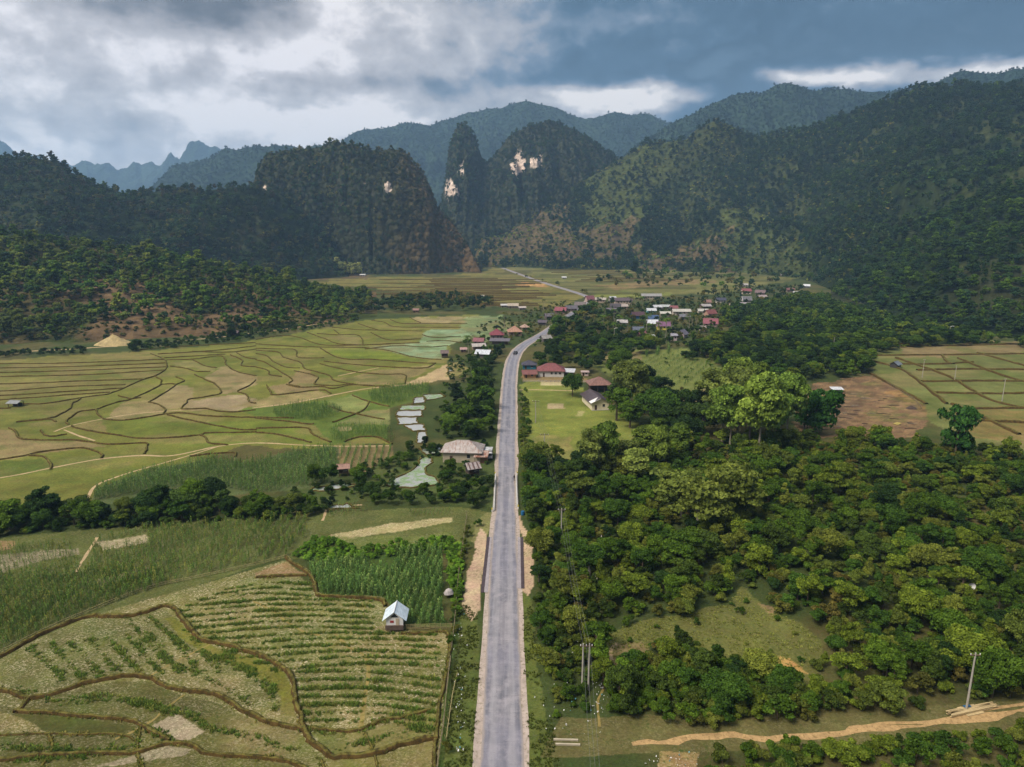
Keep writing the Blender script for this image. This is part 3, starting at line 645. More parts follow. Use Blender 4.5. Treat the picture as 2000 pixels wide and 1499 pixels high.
def resample(pts, step):
    pts = [np.array(p, float) for p in pts]; o = [pts[0]]; acc = 0
    for a, b in zip(pts[:-1], pts[1:]):
        L = np.linalg.norm(b-a); n = max(1, int(round(L/step)))
        for k in range(1, n+1): o.append(a+(b-a)*k/n)
    return o
def gpath(pxs, step=2.0): return resample(smooth_poly([G(*p) for p in pxs]), step)

def asphalt():
    m, t, b = new_mat('worn_asphalt')
    P = t.new('ShaderNodeNewGeometry').outputs['Position']
    n = t.noise(t.vmath('MULTIPLY', P, (1, .06, 1)), 1.6, 5, .6)
    n2 = t.noise(P, .5, 5, .7); n3 = t.noise(P, .05, 3, .5)
    c = t.mix(t.maprange(n, .35, .65, 0, 1), C(112, 110, 117), C(154, 150, 155))
    c = t.mix(t.maprange(n2, .45, .62, 0, .5), c, C(196, 186, 188))
    c = t.mix(t.maprange(n3, .42, .6, 0, .4), c, C(142, 139, 154))
    pt = t.new('ShaderNodeTexVoronoi'); t.put(pt.inputs['Vector'], t.vmath('MULTIPLY', P, (.55, .12, 1))); pt.inputs['Scale'].default_value = .8
    psep = t.new('ShaderNodeSeparateColor'); t.put(psep.inputs[0], pt.outputs['Color'])
    c = t.mix(t.maprange(psep.outputs[0], .78, .82, 0, .28), c, C(116, 112, 124)); c = t.mix(t.maprange(psep.outputs[1], .84, .88, 0, .25), c, C(186, 176, 174))
    cr = t.noise(t.vmath('MULTIPLY', P, (.08, 1, 1)), .55, 4, .6)
    c = t.mix(t.maprange(t.math('ABSOLUTE', t.math('SUBTRACT', cr, .5)), 0, .006, .55, 0), c, C(80, 76, 84))
    lat = t.math('ABSOLUTE', t.new('ShaderNodeAttribute', attribute_name='lat').outputs['Fac'])
    wob = t.math('MULTIPLY', t.math('SUBTRACT', t.noise(P, .35, 4, .6), .5), .25); l2 = t.math('ADD', lat, wob)
    trk = t.math('MULTIPLY', t.maprange(l2, .22, .40, 0, 1, True), t.maprange(l2, .55, .72, 1, 0, True))
    c = t.mix(t.math('MULTIPLY', trk, .38), c, C(186, 180, 180)); c = t.mix(t.maprange(l2, .84, .98, 0, .75, True), c, C(176, 160, 146))
    c = t.mix(t.maprange(l2, .0, .14, .22, 0, True), c, C(110, 108, 114))
    t.put(b.inputs['Base Color'], c); b.inputs['Roughness'].default_value = .45; b.inputs['Specular IOR Level'].default_value = .5
    return m
M_asph = asphalt()
M_shoulder = simple('gravel_shoulder', C(196, 178, 164), .95, .22, .8, scol=C(150, 138, 110))
M_dirt = simple('dirt_path', C(204, 176, 132), .95, .2, .5, scol=C(164, 140, 96))
M_sand = simple('sandy_track', C(200, 164, 112), .95, .3, 1.1, scol=C(150, 122, 76))
M_yellow = simple('trodden_straw', C(158, 138, 78), .95, .2, .6, scol=C(120, 116, 52))
RC = [(977, 1800), (980, 1499), (982, 1300), (983.5, 1160), (986, 1040), (988.5, 960), (990, 890), (991, 850), (993, 800), (995, 750), (998, 722), (1002, 704), (1008.5, 690), (1017, 680), (1032, 669), (1050, 659), (1068, 648), (1085, 636), (1105, 622), (1128, 606), (1145, 592), (1150, 582), (1122, 571), (1060, 552), (1012, 535), (976, 522), (955, 516)]
rc = gpath(RC, 3.0)
def road_w(p):
    py = PX(p[0], p[1])[1]
    return float(np.interp(py, [600, 690, 750, 850, 900, 935, 1000, 1020, 1100, 1160, 1300, 1600], [5.6, 5.6, 5.4, 5.2, 5.0, 4.5, 4.4, 5.0, 5.4, 5.3, 5.3, 5.4]))
ww = np.array([road_w(p) for p in rc])
shoulder = link('road_shoulder', strip_mesh('road_shoulder', rc, ww/2+.85, ww/2+.80, .02, M_shoulder, .5, 3)); shoulder['kind'] = 'structure'
road = link('road', strip_mesh('road', rc, ww/2, ww/2, .06, M_asph, .22, 11)); road['kind'] = 'structure'
# concrete lay-bys beside the road with their dark edge drains
M_pad = simple('lay_by_concrete', C(176, 166, 166), .9, .15, .7, scol=C(150, 142, 146)); M_dk = simple('dark_drain', C(82, 70, 74), .9, .2, 1)
for (a, b_, c_, d_) in (((955, 1050), (961, 1050), (953, 1158), (944, 1158)), ((1011, 1050), (1018, 1050), (1020, 1150), (1010, 1150))):
    q = [G(*p) for p in (a, b_, c_, d_)]
    o = MB().poly([(x, y, .075) for x, y in q], [(3, 2, 1, 0)]).build('lay_by', M_pad); o['kind'] = 'structure'
for pts in ([(954, 1050), (942, 1158)], [(1019, 1050), (1021, 1150)]):
    q = resample([G(*p) for p in pts], 2)
    mb = MB(); 
    for a, b_ in zip(q[:-1], q[1:]):
        mb.box(min(a[0], b_[0])-.3, max(a[0], b_[0])+.3, a[1], b_[1], 0.0, .10)
    o = mb.build('edge_kerb', M_dk); o['kind'] = 'structure'
def path(name, pxs, w_, mat, z=.012, jit=.4, step=2.0):
    o = link(name, strip_mesh(name, gpath(pxs, step), w_/2, w_/2, z, mat, jit, random.randrange(99))); o['kind'] = 'structure'; return o
path('dirt_track', [(1235, 1455), (1320, 1446), (1400, 1438), (1500, 1441), (1620, 1436), (1700, 1424), (1800, 1416), (1900, 1404), (2000, 1388), (2150, 1350), (2400, 1300)], 1.0, M_sand, .016, 1.3, 1.2)
path('dirt_track', [(1660, 1424), (1720, 1414), (1800, 1412), (1860, 1402), (1930, 1385), (2005, 1375)], .5, M_sand, .02, .4)
path('footpath', Z3([(-600, 1600), (0, 1495), (200, 1460), (440, 1410), (800, 1345), (1100, 1320), (1350, 1320), (1700, 1250), (2000, 1222), (2350, 1238), (2700, 1248), (3040, 1243)]), .9, M_dirt)
path('footpath', Z3([(660, 1740), (680, 1690), (730, 1570), (880, 1499), (1100, 1430), (1480, 1320), (1700, 1252)]), .7, M_dirt, .018)
path('footpath', Z3([(420, 1135), (560, 1085), (830, 1030), (1100, 990), (1500, 960)]), .8, M_dirt)
path('footpath', Z3([(500, 1120), (600, 1160), (740, 1205)]), .7, M_dirt, .018)
path('footpath', Z4([(-30, 950), (300, 908), (600, 848), (900, 793), (1300, 758)]), 1.1, M_dirt)
path('footpath', Z4([(640, 700), (780, 670), (960, 635)]), .9, M_dirt, .012, .6)
path('hill_track', [(-200, 704), (30, 688), (130, 683), (200, 678), (230, 677)], 2.6, M_dirt, .012, 1)
path('hill_track', [(340, 667), (420, 660), (455, 656), (500, 650), (545, 645), (640, 630), (700, 620)], 2.2, M_dirt, .012, 1)
path('footpath', Q2([(520, 670), (545, 600), (570, 565), (700, 555), (830, 545)]), .55, M_dirt)
path('footpath', [(150, 1118), (155, 1105), (168, 1085), (190, 1050)], .5, M_dirt)
path('footpath', Q4([(620, 460), (720, 560), (860, 640), (875, 800), (850, 950), (820, 1200)]), .55, M_yellow, .012, .3, 1)
path('footpath', Q4([(-30, 200), (100, 260), (230, 350), (370, 440), (500, 470)]), .4, M_yellow, .012, .3, 1)
path('footpath', Q3([(1440, 930), (1300, 1040), (1170, 1150), (1000, 1240), (900, 1280)]), .4, M_yellow, .012, .3, 1)
path('footpath', Q3([(1640, 540), (1500, 610), (1340, 690), (1180, 780)]), .35, M_yellow, .012, .3, 1)
path('footpath', [(1178, 1300), (1180, 1340), (1168, 1370), (1172, 1420)], .3, M_yellow, .012, .3, 1)
path('footpath', [(1014, 762), (1060, 762), (1120, 764)], 1.0, M_dirt, .016, .5)
path('footpath', [(1195, 1290), (1193, 1270), (1205, 1255)], .5, M_dirt, .012, .3, 1)

# ------------------------------------------------------------------ ponds
def water_mat(name, weed):
    m, t, b = new_mat(name)
    P = t.new('ShaderNodeNewGeometry').outputs['Position']
    n = t.noise(P, .45, 5, .65, .6)
    f = t.maprange(n, weed-.04, weed+.05, 0, 1)
    c = t.mix(f, C(176, 176, 170, 1.6), C(128, 156, 100)); t.put(b.inputs['Base Color'], c)
    t.put(b.inputs['Roughness'], t.maprange(f, 0, 1, .04, .8)); b.inputs['Specular IOR Level'].default_value = 1.0
    bn = t.new('ShaderNodeBump'); bn.inputs['Strength'].default_value = .08; t.put(bn.inputs['Height'], t.noise(P, 3, 3)); t.l.new(bn.outputs[0], b.inputs['Normal'])
    return m
M_wat = water_mat('pond_water', .62); M_weed = water_mat('weedy_water', .47)
def pond(pxs, mat, name='pond'):
    q = smooth_poly([G(*p) for p in pxs], closed=True, sub=4 if len(pxs) > 7 else 1)
    q = resample(list(q)+[q[0]], 1.2)[:-1]; q = [p+np.array([random.uniform(-.35, .35), random.uniform(-.4, .4)]) for p in q]
    m = bpy.data.meshes.new(name); m.from_pydata([(p[0], p[1], .03) for p in q], [], [tuple(range(len(q)))[::-1]]); m.materials.append(mat)
    o = link(name, m); o['kind'] = 'structure'
    # muddy bank round it
    r = [np.array(p) for p in q]+[np.array(q[0])]
    bnk = sweep_bund(resample(r, 1.5), .5, .3, jit=.25)
    o2 = link('bank', bnk, o); return o
def resample(pts, step):
    pts = [np.array(p, float) for p in pts]; o = [pts[0]]
    for a, b in zip(pts[:-1], pts[1:]):
        n = max(1, int(round(np.linalg.norm(b-a)/step)))
        for k in range(1, n+1): o.append(a+(b-a)*k/n)
    return o
def sweep_bund(pts, w_, h, jit=.1, mat=None, z0=0):
    n = len(pts); V = []
    for i, p in enumerate(pts):
        d = pts[min(i+1, n-1)]-pts[max(i-1, 0)]; d = d/(np.linalg.norm(d)+1e-9); nr = np.array([d[1], -d[0]])
        hh = h*(1+random.uniform(-jit, jit)*1.5); w2 = w_*(1+random.uniform(-jit, jit)*1.6); off = random.uniform(-jit, jit)*w_*.9
        zz = z0(p) if callable(z0) else z0
        for (s_, z_) in ((-.62, -.02), (-.34, .9), (0, 1.0), (.34, .88), (.62, -.02)):
            q = p+nr*(s_*w2+off); V.append((q[0], q[1], zz+z_*hh))
    Fs = [(5*i+k, 5*i+k+1, 5*(i+1)+k+1, 5*(i+1)+k) for i in range(n-1) for k in range(4)]
    Fs = [f[::-1] for f in Fs]
    m = mesh_np('bund', V, np.array(Fs)); m.materials.append(mat or M_bund); return m
def bund_mat():
    m, t, b = new_mat('earth_bund')
    g_ = t.new('ShaderNodeNewGeometry'); P = g_.outputs['Position']
    sp = t.new('ShaderNodeSeparateXYZ'); t.put(sp.inputs[0], g_.outputs['True Normal'])
    n = t.noise(P, 1.4, 5, .7); n2 = t.noise(P, .12, 3, .5)
    earth = t.mix(t.maprange(n, .4, .62, 0, 1), C(68, 56, 32), C(106, 84, 46))
    grass = t.mix(t.maprange(n, .38, .6, 0, 1), C(88, 96, 40), C(132, 124, 64))
    top = t.maprange(t.math('ADD', sp.outputs[2], t.math('MULTIPLY', t.math('SUBTRACT', n, .5), .6)), .84, 1.0, 0, .8)
    c = t.mix(top, earth, grass)
    t.put(b.inputs['Base Color'], c); b.inputs['Roughness'].default_value = 1; b.inputs['Specular IOR Level'].default_value = .05
    return m
M_bund = bund_mat()
pond([(1500/4+410, 0)] and Q2([(1290, 175), (1370, 185), (1375, 215), (1330, 260), (1335, 305), (1420, 350), (1400, 395), (1240, 410), (1100, 410), (1020, 385), (1060, 345), (1180, 300), (1260, 240)]), M_weed)
pond(Z4([(1236, 868), (1308, 862), (1318, 905), (1222, 922)]), M_wat)
pond(Z4([(1130, 930), (1318, 926), (1322, 966), (1120, 968)]), M_weed)
pond(Z4([(1106, 972), (1290, 970), (1300, 1016), (1092, 1016)]), M_wat)
pond(Z4([(1100, 1022), (1262, 1022), (1262, 1074), (1116, 1078)]), M_wat)
pond(Z4([(1150, 1084), (1300, 1076), (1330, 1128), (1230, 1130)]), M_wat)
pond(Z4([(1256, 1138), (1332, 1136), (1336, 1222), (1262, 1226)]), M_wat)
pond(Z4([(1310, 845), (1440, 840), (1480, 860), (1400, 880), (1330, 890)]), M_weed)
pond(Q2([(1280, 110), (1440, 85), (1450, 150), (1330, 155)]), M_weed)
pond(Q2([(430, 420), (700, 375), (790, 400), (600, 430), (420, 440)]), M_weed)
pond(Q2([(560, 560), (720, 540), (810, 575), (700, 580), (570, 585)]), M_wat)
pond(Z4([(1740, 760), (1800, 765), (1800, 790), (1750, 790)]), M_wat)
pond(Z4([(1490, 630), (1520, 630), (1550, 665), (1510, 665)]), M_wat)

# ------------------------------------------------------------------ bunds
M_bund_dk = None
terr = empty('paddy_terraces', (0, 0, 0)); terr['kind'] = 'structure'
def bund(pxs, w_=.7, h=.42, step=None, mat=None):
    q = smooth_poly([G(*p) for p in pxs])
    Y = q[0][1]; st = step or max(.8, min(5, Y/110)); q = resample(q, st)
    q = [p+np.array([vnoise(np.array([p[0]/3.]), np.array([p[1]/3.]), 5)[0]-.5, vnoise(np.array([p[0]/3.]), np.array([p[1]/3.]), 6)[0]-.5])*.5 for p in q]
    m = sweep_bund(q, w_, h, .16, mat); link('bund', m, terr)
far = Z3
for p in [[(-900, 600), (0, 605), (600, 598), (1280, 572)], [(-900, 640), (0, 638), (600, 626), (1290, 600)], [(-900, 680), (0, 675), (600, 658), (1300, 630)], [(-900, 715), (0, 706), (700, 690), (1280, 655)],
          [(-900, 780), (0, 765), (600, 742), (1110, 725)], [(-900, 860), (0, 820), (500, 785), (980, 768)], [(-900, 900), (0, 855), (500, 825), (960, 797)], [(-900, 940), (0, 888), (450, 855), (860, 828)],
          [(150, 917), (350, 917), (630, 872), (830, 845)], [(-900, 990), (0, 955), (60, 952)], [(1180, 525), (1280, 570), (1305, 620), (1280, 660), (1200, 705), (1100, 735), (960, 800), (830, 848)],
          [(630, 875), (600, 900), (560, 915), (550, 955), (470, 1000), (400, 1030), (180, 1055)], [(130, 1062), (280, 1048), (390, 1040), (440, 1056)], [(75, 1105), (120, 1130), (160, 1185), (280, 1200), (600, 1205), (850, 1235), (1130, 1225), (1145, 1260), (1130, 1310)],
          [(320, 1125), (360, 1165), (420, 1172), (530, 1155)], [(740, 965), (620, 980), (550, 1025), (515, 1060), (540, 1080)], [(745, 960), (765, 1000), (830, 1040), (1000, 1045), (1280, 1000), (1430, 990), (1650, 1015), (2000, 1025), (2300, 1030)],
          [(760, 960), (900, 910), (1030, 880), (1200, 800), (1260, 765)], [(925, 855), (1020, 878), (1100, 870)], [(1165, 905), (1240, 925), (1290, 960), (1275, 1000)], [(1165, 905), (1240, 860), (1370, 770), (1260, 765)], [(1215, 705), (1260, 735), (1250, 770)],
          [(1375, 708), (1440, 738), (1370, 770)], [(1300, 575), (1500, 570), (1730, 545), (1770, 610), (1850, 665), (2000, 700)], [(1500, 572), (1600, 620), (1690, 637)], [(1330, 625), (1450, 640), (1540, 665), (1640, 665)],
          [(1520, 690), (1620, 735), (1690, 770), (1725, 835), (1600, 865), (1470, 885), (1460, 910), (1420, 945), (1440, 962), (1600, 955), (1700, 975), (1830, 983), (2000, 965)], [(2000, 730), (1940, 780), (1860, 820), (1930, 850), (1945, 900), (2000, 915)],
          [(1310, 1005), (1500, 1050), (1700, 1090), (1880, 1120), (2000, 1122)], [(560, 1090), (650, 1120), (900, 1160), (1100, 1188), (1400, 1178), (1570, 1160), (1640, 1145), (2000, 1140)], [(1570, 1160), (1610, 1190), (1640, 1225), (1780, 1240)],
          [(-900, 1450), (0, 1355), (350, 1290), (600, 1265), (700, 1275), (790, 1310), (795, 1345)], [(230, 1320), (330, 1330), (380, 1360), (400, 1400), (400, 1430)], [(1800, 535), (1890, 575), (1890, 620), (2000, 630)], [(1850, 520), (1920, 555), (2000, 570)],
          [(1060, 500), (1400, 470), (2000, 440)], [(1230, 530), (1700, 500), (2000, 465)], [(1280, 560), (1600, 540), (1760, 530)], [(1500, 510), (1800, 515), (2000, 490)], [(1480, 1330), (1650, 1310), (1830, 1300), (1845, 1330)]]:
    bund(Z3(p), .6, .45)
for p in [[(0, 415), (200, 385), (340, 400), (480, 450), (600, 462), (850, 458), (1280, 440)], [(0, 450), (300, 470), (520, 475), (850, 480), (1050, 505), (1200, 545), (1350, 568), (1450, 572)], [(0, 485), (170, 490), (310, 495), (330, 555), (530, 560)],
          [(0, 500), (170, 515), (220, 555), (350, 595), (380, 640), (480, 670), (580, 700), (620, 740), (850, 775), (1050, 780)], [(0, 525), (90, 545), (140, 590), (250, 635), (340, 638)], [(0, 575), (60, 590), (150, 640), (280, 725), (260, 760), (340, 785)],
          [(0, 630), (90, 655), (110, 690), (200, 705)], [(300, 660), (440, 690), (485, 715), (460, 765), (620, 775), (760, 760)], [(80, 770), (110, 820), (160, 850), (500, 810), (590, 840)], [(240, 765), (340, 790), (520, 785), (600, 800), (760, 770), (1000, 785)],
          [(500, 480), (600, 540), (700, 568), (900, 572), (1100, 585), (1300, 600), (1400, 600)], [(500, 605), (640, 640), (800, 672), (1000, 688), (1160, 690), (1165, 760)], [(530, 585), (700, 605), (950, 625), (1300, 640), (1400, 600)], [(400, 360), (540, 410), (650, 450), (850, 460)],
          [(480, 370), (650, 380), (780, 378), (830, 410), (835, 455)], [(610, 340), (630, 355), (650, 372)], [(600, 320), (830, 340), (1300, 350)], [(800, 290), (900, 325), (970, 345)], [(900, 265), (1000, 280), (1080, 315), (1290, 320), (1600, 320)], [(1050, 260), (1140, 290), (1290, 290), (1650, 290)],
          [(1200, 240), (1240, 265), (1290, 285)], [(900, 360), (1000, 410), (1100, 420), (1290, 410)], [(0, 1030), (200, 1050), (400, 1075), (450, 1075)], [(0, 1110), (380, 1105), (440, 1150), (580, 1220)], [(0, 1145), (150, 1155), (430, 1220)], [(560, 935), (700, 980), (800, 1000), (1000, 1040)],
          [(750, 850), (880, 900), (1040, 940)], [(690, 1215), (800, 1180), (950, 1180), (1060, 1235)], [(880, 900), (850, 960), (770, 1000), (600, 1065)], [(850, 490), (1100, 465), (1340, 475), (1500, 465)], [(1300, 380), (1400, 400), (1600, 390)], [(1330, 430), (1480, 425), (1600, 440)]]:
    bund(Z4(p), .6, .45)
NB = [(Q3([(-200, 720), (0, 640), (200, 530), (450, 410), (680, 325), (850, 325), (1030, 320), (1180, 280), (1290, 240), (1370, 272), (1440, 350), (1500, 430), (1570, 500), (1700, 530), (1850, 575), (2000, 612)])+Q4([(120, 670), (200, 720), (280, 790), (305, 900), (320, 1000), (340, 1100), (360, 1165), (400, 1210), (440, 1300), (540, 1380), (610, 1425), (900, 1400), (1100, 1335), (1300, 1290), (1420, 1270)]), .95, .62),
      (Q3([(-200, 840), (0, 890), (100, 915), (230, 960), (400, 930), (650, 860), (900, 800), (1150, 795), (1290, 860), (1420, 900), (1600, 920), (1750, 970), (1900, 1060), (2000, 1110)])+Q4([(100, 1150), (300, 1190), (400, 1205)]), .85, .58),
      (Q4([(440, 1190), (620, 1220), (800, 1215), (1000, 1130), (1200, 1090), (1380, 1050)]), .7, .35),
      (Q3([(230, 960), (170, 1030), (110, 1080)]), .8, .4), (Q3([(110, 1060), (400, 1080), (700, 1110), (950, 1130), (1080, 1165), (1200, 1220), (1320, 1290)]), .75, .45),
      (Q3([(-200, 1460), (0, 1445), (400, 1410), (800, 1392), (1080, 1380), (1300, 1315), (1500, 1335), (1620, 1390), (2000, 1430)])+Q4([(150, 1435), (300, 1475), (420, 1540)]), .7, .45),
      (Q3([(1090, 1170), (1085, 1380), (1110, 1499), (1130, 1580)]), .35, .22), (Q3([(-100, 1250), (400, 1240), (900, 1250), (1060, 1290)]), .4, .2), (Q3([(380, 1240), (400, 1330), (370, 1420), (330, 1499)]), .5, .2),
      (Q2([(240, 955), (300, 1010), (420, 1085), (470, 1200), (510, 1262), (750, 1275), (980, 1290), (1010, 1345)]), .8, .55), (Q4([(1140, 455), (1320, 455), (1500, 460), (1495, 700), (1435, 1000), (1410, 1260), (1380, 1540)]), .7, .4),
      (Q4([(850, 1240), (920, 1400), (960, 1499), (980, 1560)]), .4, .2), (Q4([(500, 1440), (520, 1540)]), .4, .2), (Q2([(0, 1115), (200, 1105), (400, 1095)]), .8, .45), (Q4([(430, 1190), (440, 1270)]), .4, .2)]
for p, w_, h in NB: bund(p, w_*.72, h*.9, .8)
# terraces on the right: steps with dark faces
for p in [[(1700, 705), (1760, 722), (1800, 750), (1850, 790)], [(1750, 700), (1850, 735), (1930, 780), (2010, 800)], [(1870, 700), (1960, 735), (2060, 760)], [(1910, 690), (1990, 712), (2060, 730)], [(1710, 695), (1850, 694), (2100, 690)], [(1790, 724), (1900, 722), (2100, 724)],
          [(1800, 746), (1950, 745), (2100, 747)], [(1820, 768), (1950, 770), (2100, 765)], [(1860, 800), (2000, 798), (2100, 800)], [(1910, 822), (2000, 826), (2100, 822)], [(1860, 790), (1920, 815), (1990, 850)], [(1700, 730), (1740, 752), (1810, 790)], [(1740, 672), (1850, 676), (2000, 672)], [(1760, 712), (1830, 712), (1900, 708)], [(1840, 694), (1850, 708), (1862, 712)]]:
    bund(p, 1.25, .75)
# plots beyond the pass
for i in range(26):
    y = 545+i*2.2; x0 = 700+random.uniform(0, 160); x1 = 960+random.uniform(0, 130)
    if y > 585: x0 += 180
    bund([(x0, y), ((x0+x1)/2, y+random.uniform(-1, 1)), (x1, y+random.uniform(-1.5, 1))], 2.2, 1.0, 12)
for i in range(16):
    y = 508+i*2.8; x0 = 1000+i*8+random.uniform(0, 60); x1 = x0+random.uniform(120, 320)
    bund([(x0, y), ((x0+x1)/2, y+random.uniform(-1, 1)), (x1, y+random.uniform(-1.5, 1.5))], 2.6, 1.0, 14)

# ------------------------------------------------------------------ foliage prototypes
ICO = None
def ico():
    global ICO
    if ICO is None:
        import bmesh
        bm = bmesh.new(); bmesh.ops.create_icosphere(bm, subdivisions=1, radius=1)
        ICO = (np.array([v.co[:] for v in bm.verts]), np.array([[v.index for v in f.verts] for f in bm.faces])); bm.free()
    return ICO
def crown_mesh(name, seed, n, r, h, base, nl, leaf, flat=.75, core=.70, shape='round', droop=0.0):
    """leaf clumps spread over the lobes of an uneven crown; r radius, h total height, base height of the crown's underside"""
    g_ = np.random.default_rng(seed); cz = (h+base)/2; rz = (h-base)/2
    L = []
    for i in range(nl):
        a = g_.uniform(0, 2*math.pi)+i*2.4; q = g_.uniform(-.75, .9)
        if shape == 'round': rr = math.sqrt(max(0.05, 1-q*q))*r*g_.uniform(.4, .95); lr = r*g_.uniform(.17, .42)
        elif shape == 'tall': rr = math.sqrt(max(.05, 1-q*q))*r*g_.uniform(.3, .85); lr = r*g_.uniform(.25, .5)
        elif shape == 'cone': rr = (1-(q+1)/2)*r*g_.uniform(.4, .75); lr = r*(.25+.35*(1-(q+1)/2))*g_.uniform(.8, 1.2)
        elif shape == 'tier': q = -.8+1.7*(i % 5)/4; rr = r*g_.uniform(.15, .8)*(1-.35*(q+.8)/1.7); lr = r*g_.uniform(.22, .38)
        elif shape == 'plume': q = g_.uniform(-.9, .95); rr = r*(.3+.6*((q+1)/2))*g_.uniform(.4, 1); lr = r*g_.uniform(.16, .30)
        L.append((math.cos(a)*rr, math.sin(a)*rr, cz+q*rz*.72, lr))
    L.append((0, 0, cz+.1*rz, r*.42))
    L = np.array(L); L[:, 0] += g_.uniform(-.15, .15)*r
    pw = L[:, 3]**2; pw /= pw.sum()
    k = g_.choice(len(L), n*2, p=pw)
    d = g_.normal(size=(n*2, 3)); d[:, 2] = np.where(g_.random(n*2) < .72, np.abs(d[:, 2]), d[:, 2]); d /= np.linalg.norm(d, axis=1)[:, None]
    rad = L[k, 3]*g_.uniform(.78, 1.12, n*2)
    p = L[k, :3]+d*rad[:, None]*np.array([1, 1, flat])
    inside = np.zeros(n*2, bool)
    for j in range(len(L)):
        e = (p-L[j, :3])/np.array([1, 1, flat]); inside |= (np.linalg.norm(e, axis=1) < L[j, 3]*.72) & (k != j)
    ok = np.where(~inside)[0][:n]; p = p[ok]; d = d[ok]; k = k[ok]; nn = len(p)
    p[:, 2] = np.maximum(p[:, 2], .12*base+.1)
    nor = d+g_.normal(size=(nn, 3))*.7+np.array([0, 0, .25]); nor /= np.linalg.norm(nor, axis=1)[:, None]
    t = np.cross(nor, g_.normal(size=(nn, 3))); t /= np.linalg.norm(t, axis=1)[:, None]; b = np.cross(nor, t)
    s = leaf*g_.uniform(.5, 1.6, nn)[:, None]; s2 = s*g_.uniform(.5, .9, nn)[:, None]
    fold = nor*s*.25
    V = np.stack([p-t*s, p-b*s2-fold*0, p+t*s-fold, p+b*s2], 1).reshape(-1, 3)
    if droop: V[:, 2] -= droop*g_.random(len(V))
    Fq = np.arange(nn*4).reshape(nn, 4)
    lobev = g_.uniform(-.28, .28, len(L))
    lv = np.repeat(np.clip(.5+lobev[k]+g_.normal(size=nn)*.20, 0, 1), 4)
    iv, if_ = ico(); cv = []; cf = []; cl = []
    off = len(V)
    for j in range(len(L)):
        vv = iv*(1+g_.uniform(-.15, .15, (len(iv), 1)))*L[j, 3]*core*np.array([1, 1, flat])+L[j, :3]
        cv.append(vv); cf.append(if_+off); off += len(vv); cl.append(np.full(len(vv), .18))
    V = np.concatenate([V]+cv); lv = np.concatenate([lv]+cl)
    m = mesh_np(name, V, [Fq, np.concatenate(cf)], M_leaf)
    a = m.attributes.new('leafv', 'FLOAT', 'POINT'); a.data.foreach_set('value', lv.astype(np.float32))
    return m, L
def trunk_mesh(name, h, r, L, mat, seed):
    g_ = random.Random(seed); mb = MB()
    top = h*.62
    pts = [(0, 0, -.4), (g_.uniform(-.1, .1)*r*3, g_.uniform(-.1, .1)*r*3, top*.45), (g_.uniform(-.2, .2), g_.uniform(-.2, .2), top)]
    mb.tube(pts, [r*1.35, r, r*.62], 6)
    for (x, y, z, lr) in L[:5]:
        z0 = top*g_.uniform(.45, .9); mb.tube([(0, 0, z0), (x*.5, y*.5, (z0+z)/2), (x*.9, y*.9, z)], [r*.5, r*.38, r*.15], 4, cap=False)
    return mb.mesh(name, mat)
PROTO = {}
def proto(key, seed, nn, nf, r, h, base, nl, leaf, shape='round', flat=.75, tr=.16, bark=None, droop=0, core=.6):
    cm, L = crown_mesh('crown', seed, nn, r, h, base, nl, leaf, flat, core, shape, droop)
    tm = trunk_mesh('trunk', h, tr, L, bark or M_bark, seed)
    fm, _ = crown_mesh('far_'+key, seed, nf, r, h, base, max(5, nl//2+2), leaf*2.0, flat, .84, shape, droop)
    PROTO[key] = dict(crown=cm, trunk=tm, far=fm, r=r, h=h)
#      key      seed  near  far   r    h   base lobes leaf
proto('round_a', 1, 4200, 300, 3.0, 6.2, .8, 24, .155)
proto('round_b', 2, 4200, 300, 2.7, 6.8, 1.0, 26, .15)
proto('wide_a', 3, 4800, 320, 3.8, 7.0, 1.4, 32, .165)
proto('irregular', 4, 3400, 280, 3.4, 8.6, 1.4, 20, .18, flat=.55)
proto('teak_a', 5, 4400, 320, 3.6, 12.5, 2.6, 34, .25, shape='tall', bark=M_bark_pale)
proto('teak_b', 6, 4000, 320, 3.1, 11.5, 2.6, 30, .24, shape='tall', bark=M_bark_pale)
proto('tier', 7, 2600, 300, 6.2, 10.5, 3.5, 26, .30, shape='tier', flat=.28, core=.5, tr=.28, bark=M_bark_pale)
proto('slender', 8, 2600, 220, 2.0, 8.0, 1.0, 18, .16, shape='cone')
proto('bush_a', 9, 1700, 170, 1.7, 2.3, .1, 12, .12, tr=.05)
proto('bush_b', 10, 1600, 170, 1.4, 1.9, .1, 11, .11, tr=.05)
proto('bush_c', 11, 1500, 160, 1.9, 3.0, .2, 13, .13, flat=.6, tr=.06)
proto('bamboo', 12, 2600, 300, 5.2, 11.5, .5, 26, .34, shape='plume', flat=1.0, core=.6, tr=.2, droop=.5)

# prototypes for the distant woods: crown and bole in one cheap mesh
def lib(name, meshes):
    c = bpy.data.collections.new(name)
    for i, m in enumerate(meshes):
        o = bpy.data.objects.new('%s_%02d' % (name, i), m); c.objects.link(o)
    return c
def with_bole(m, h, r, mat):
    return m
LIB_TREE = lib('far_trees', [PROTO[k_]['far'] for k_ in ('round_a', 'round_b', 'wide_a', 'irregular', 'slender', 'teak_b')])
LIB_BUSH = lib('far_bushes', [PROTO[k_]['far'] for k_ in ('bush_a', 'bush_b', 'bush_c')])
FM2 = [crown_mesh('hill_tree', 60+i, 90, r_, h_, b_, 9, .62, .7, .9, sh)[0] for i, (r_, h_, b_, sh) in enumerate([(3.4, 7, .5, 'round'), (3.0, 8, .6, 'round'), (2.8, 9.5, 1, 'tall'), (4.2, 8, 1, 'round')])]
LIB_HILL = lib('hill_trees', FM2)

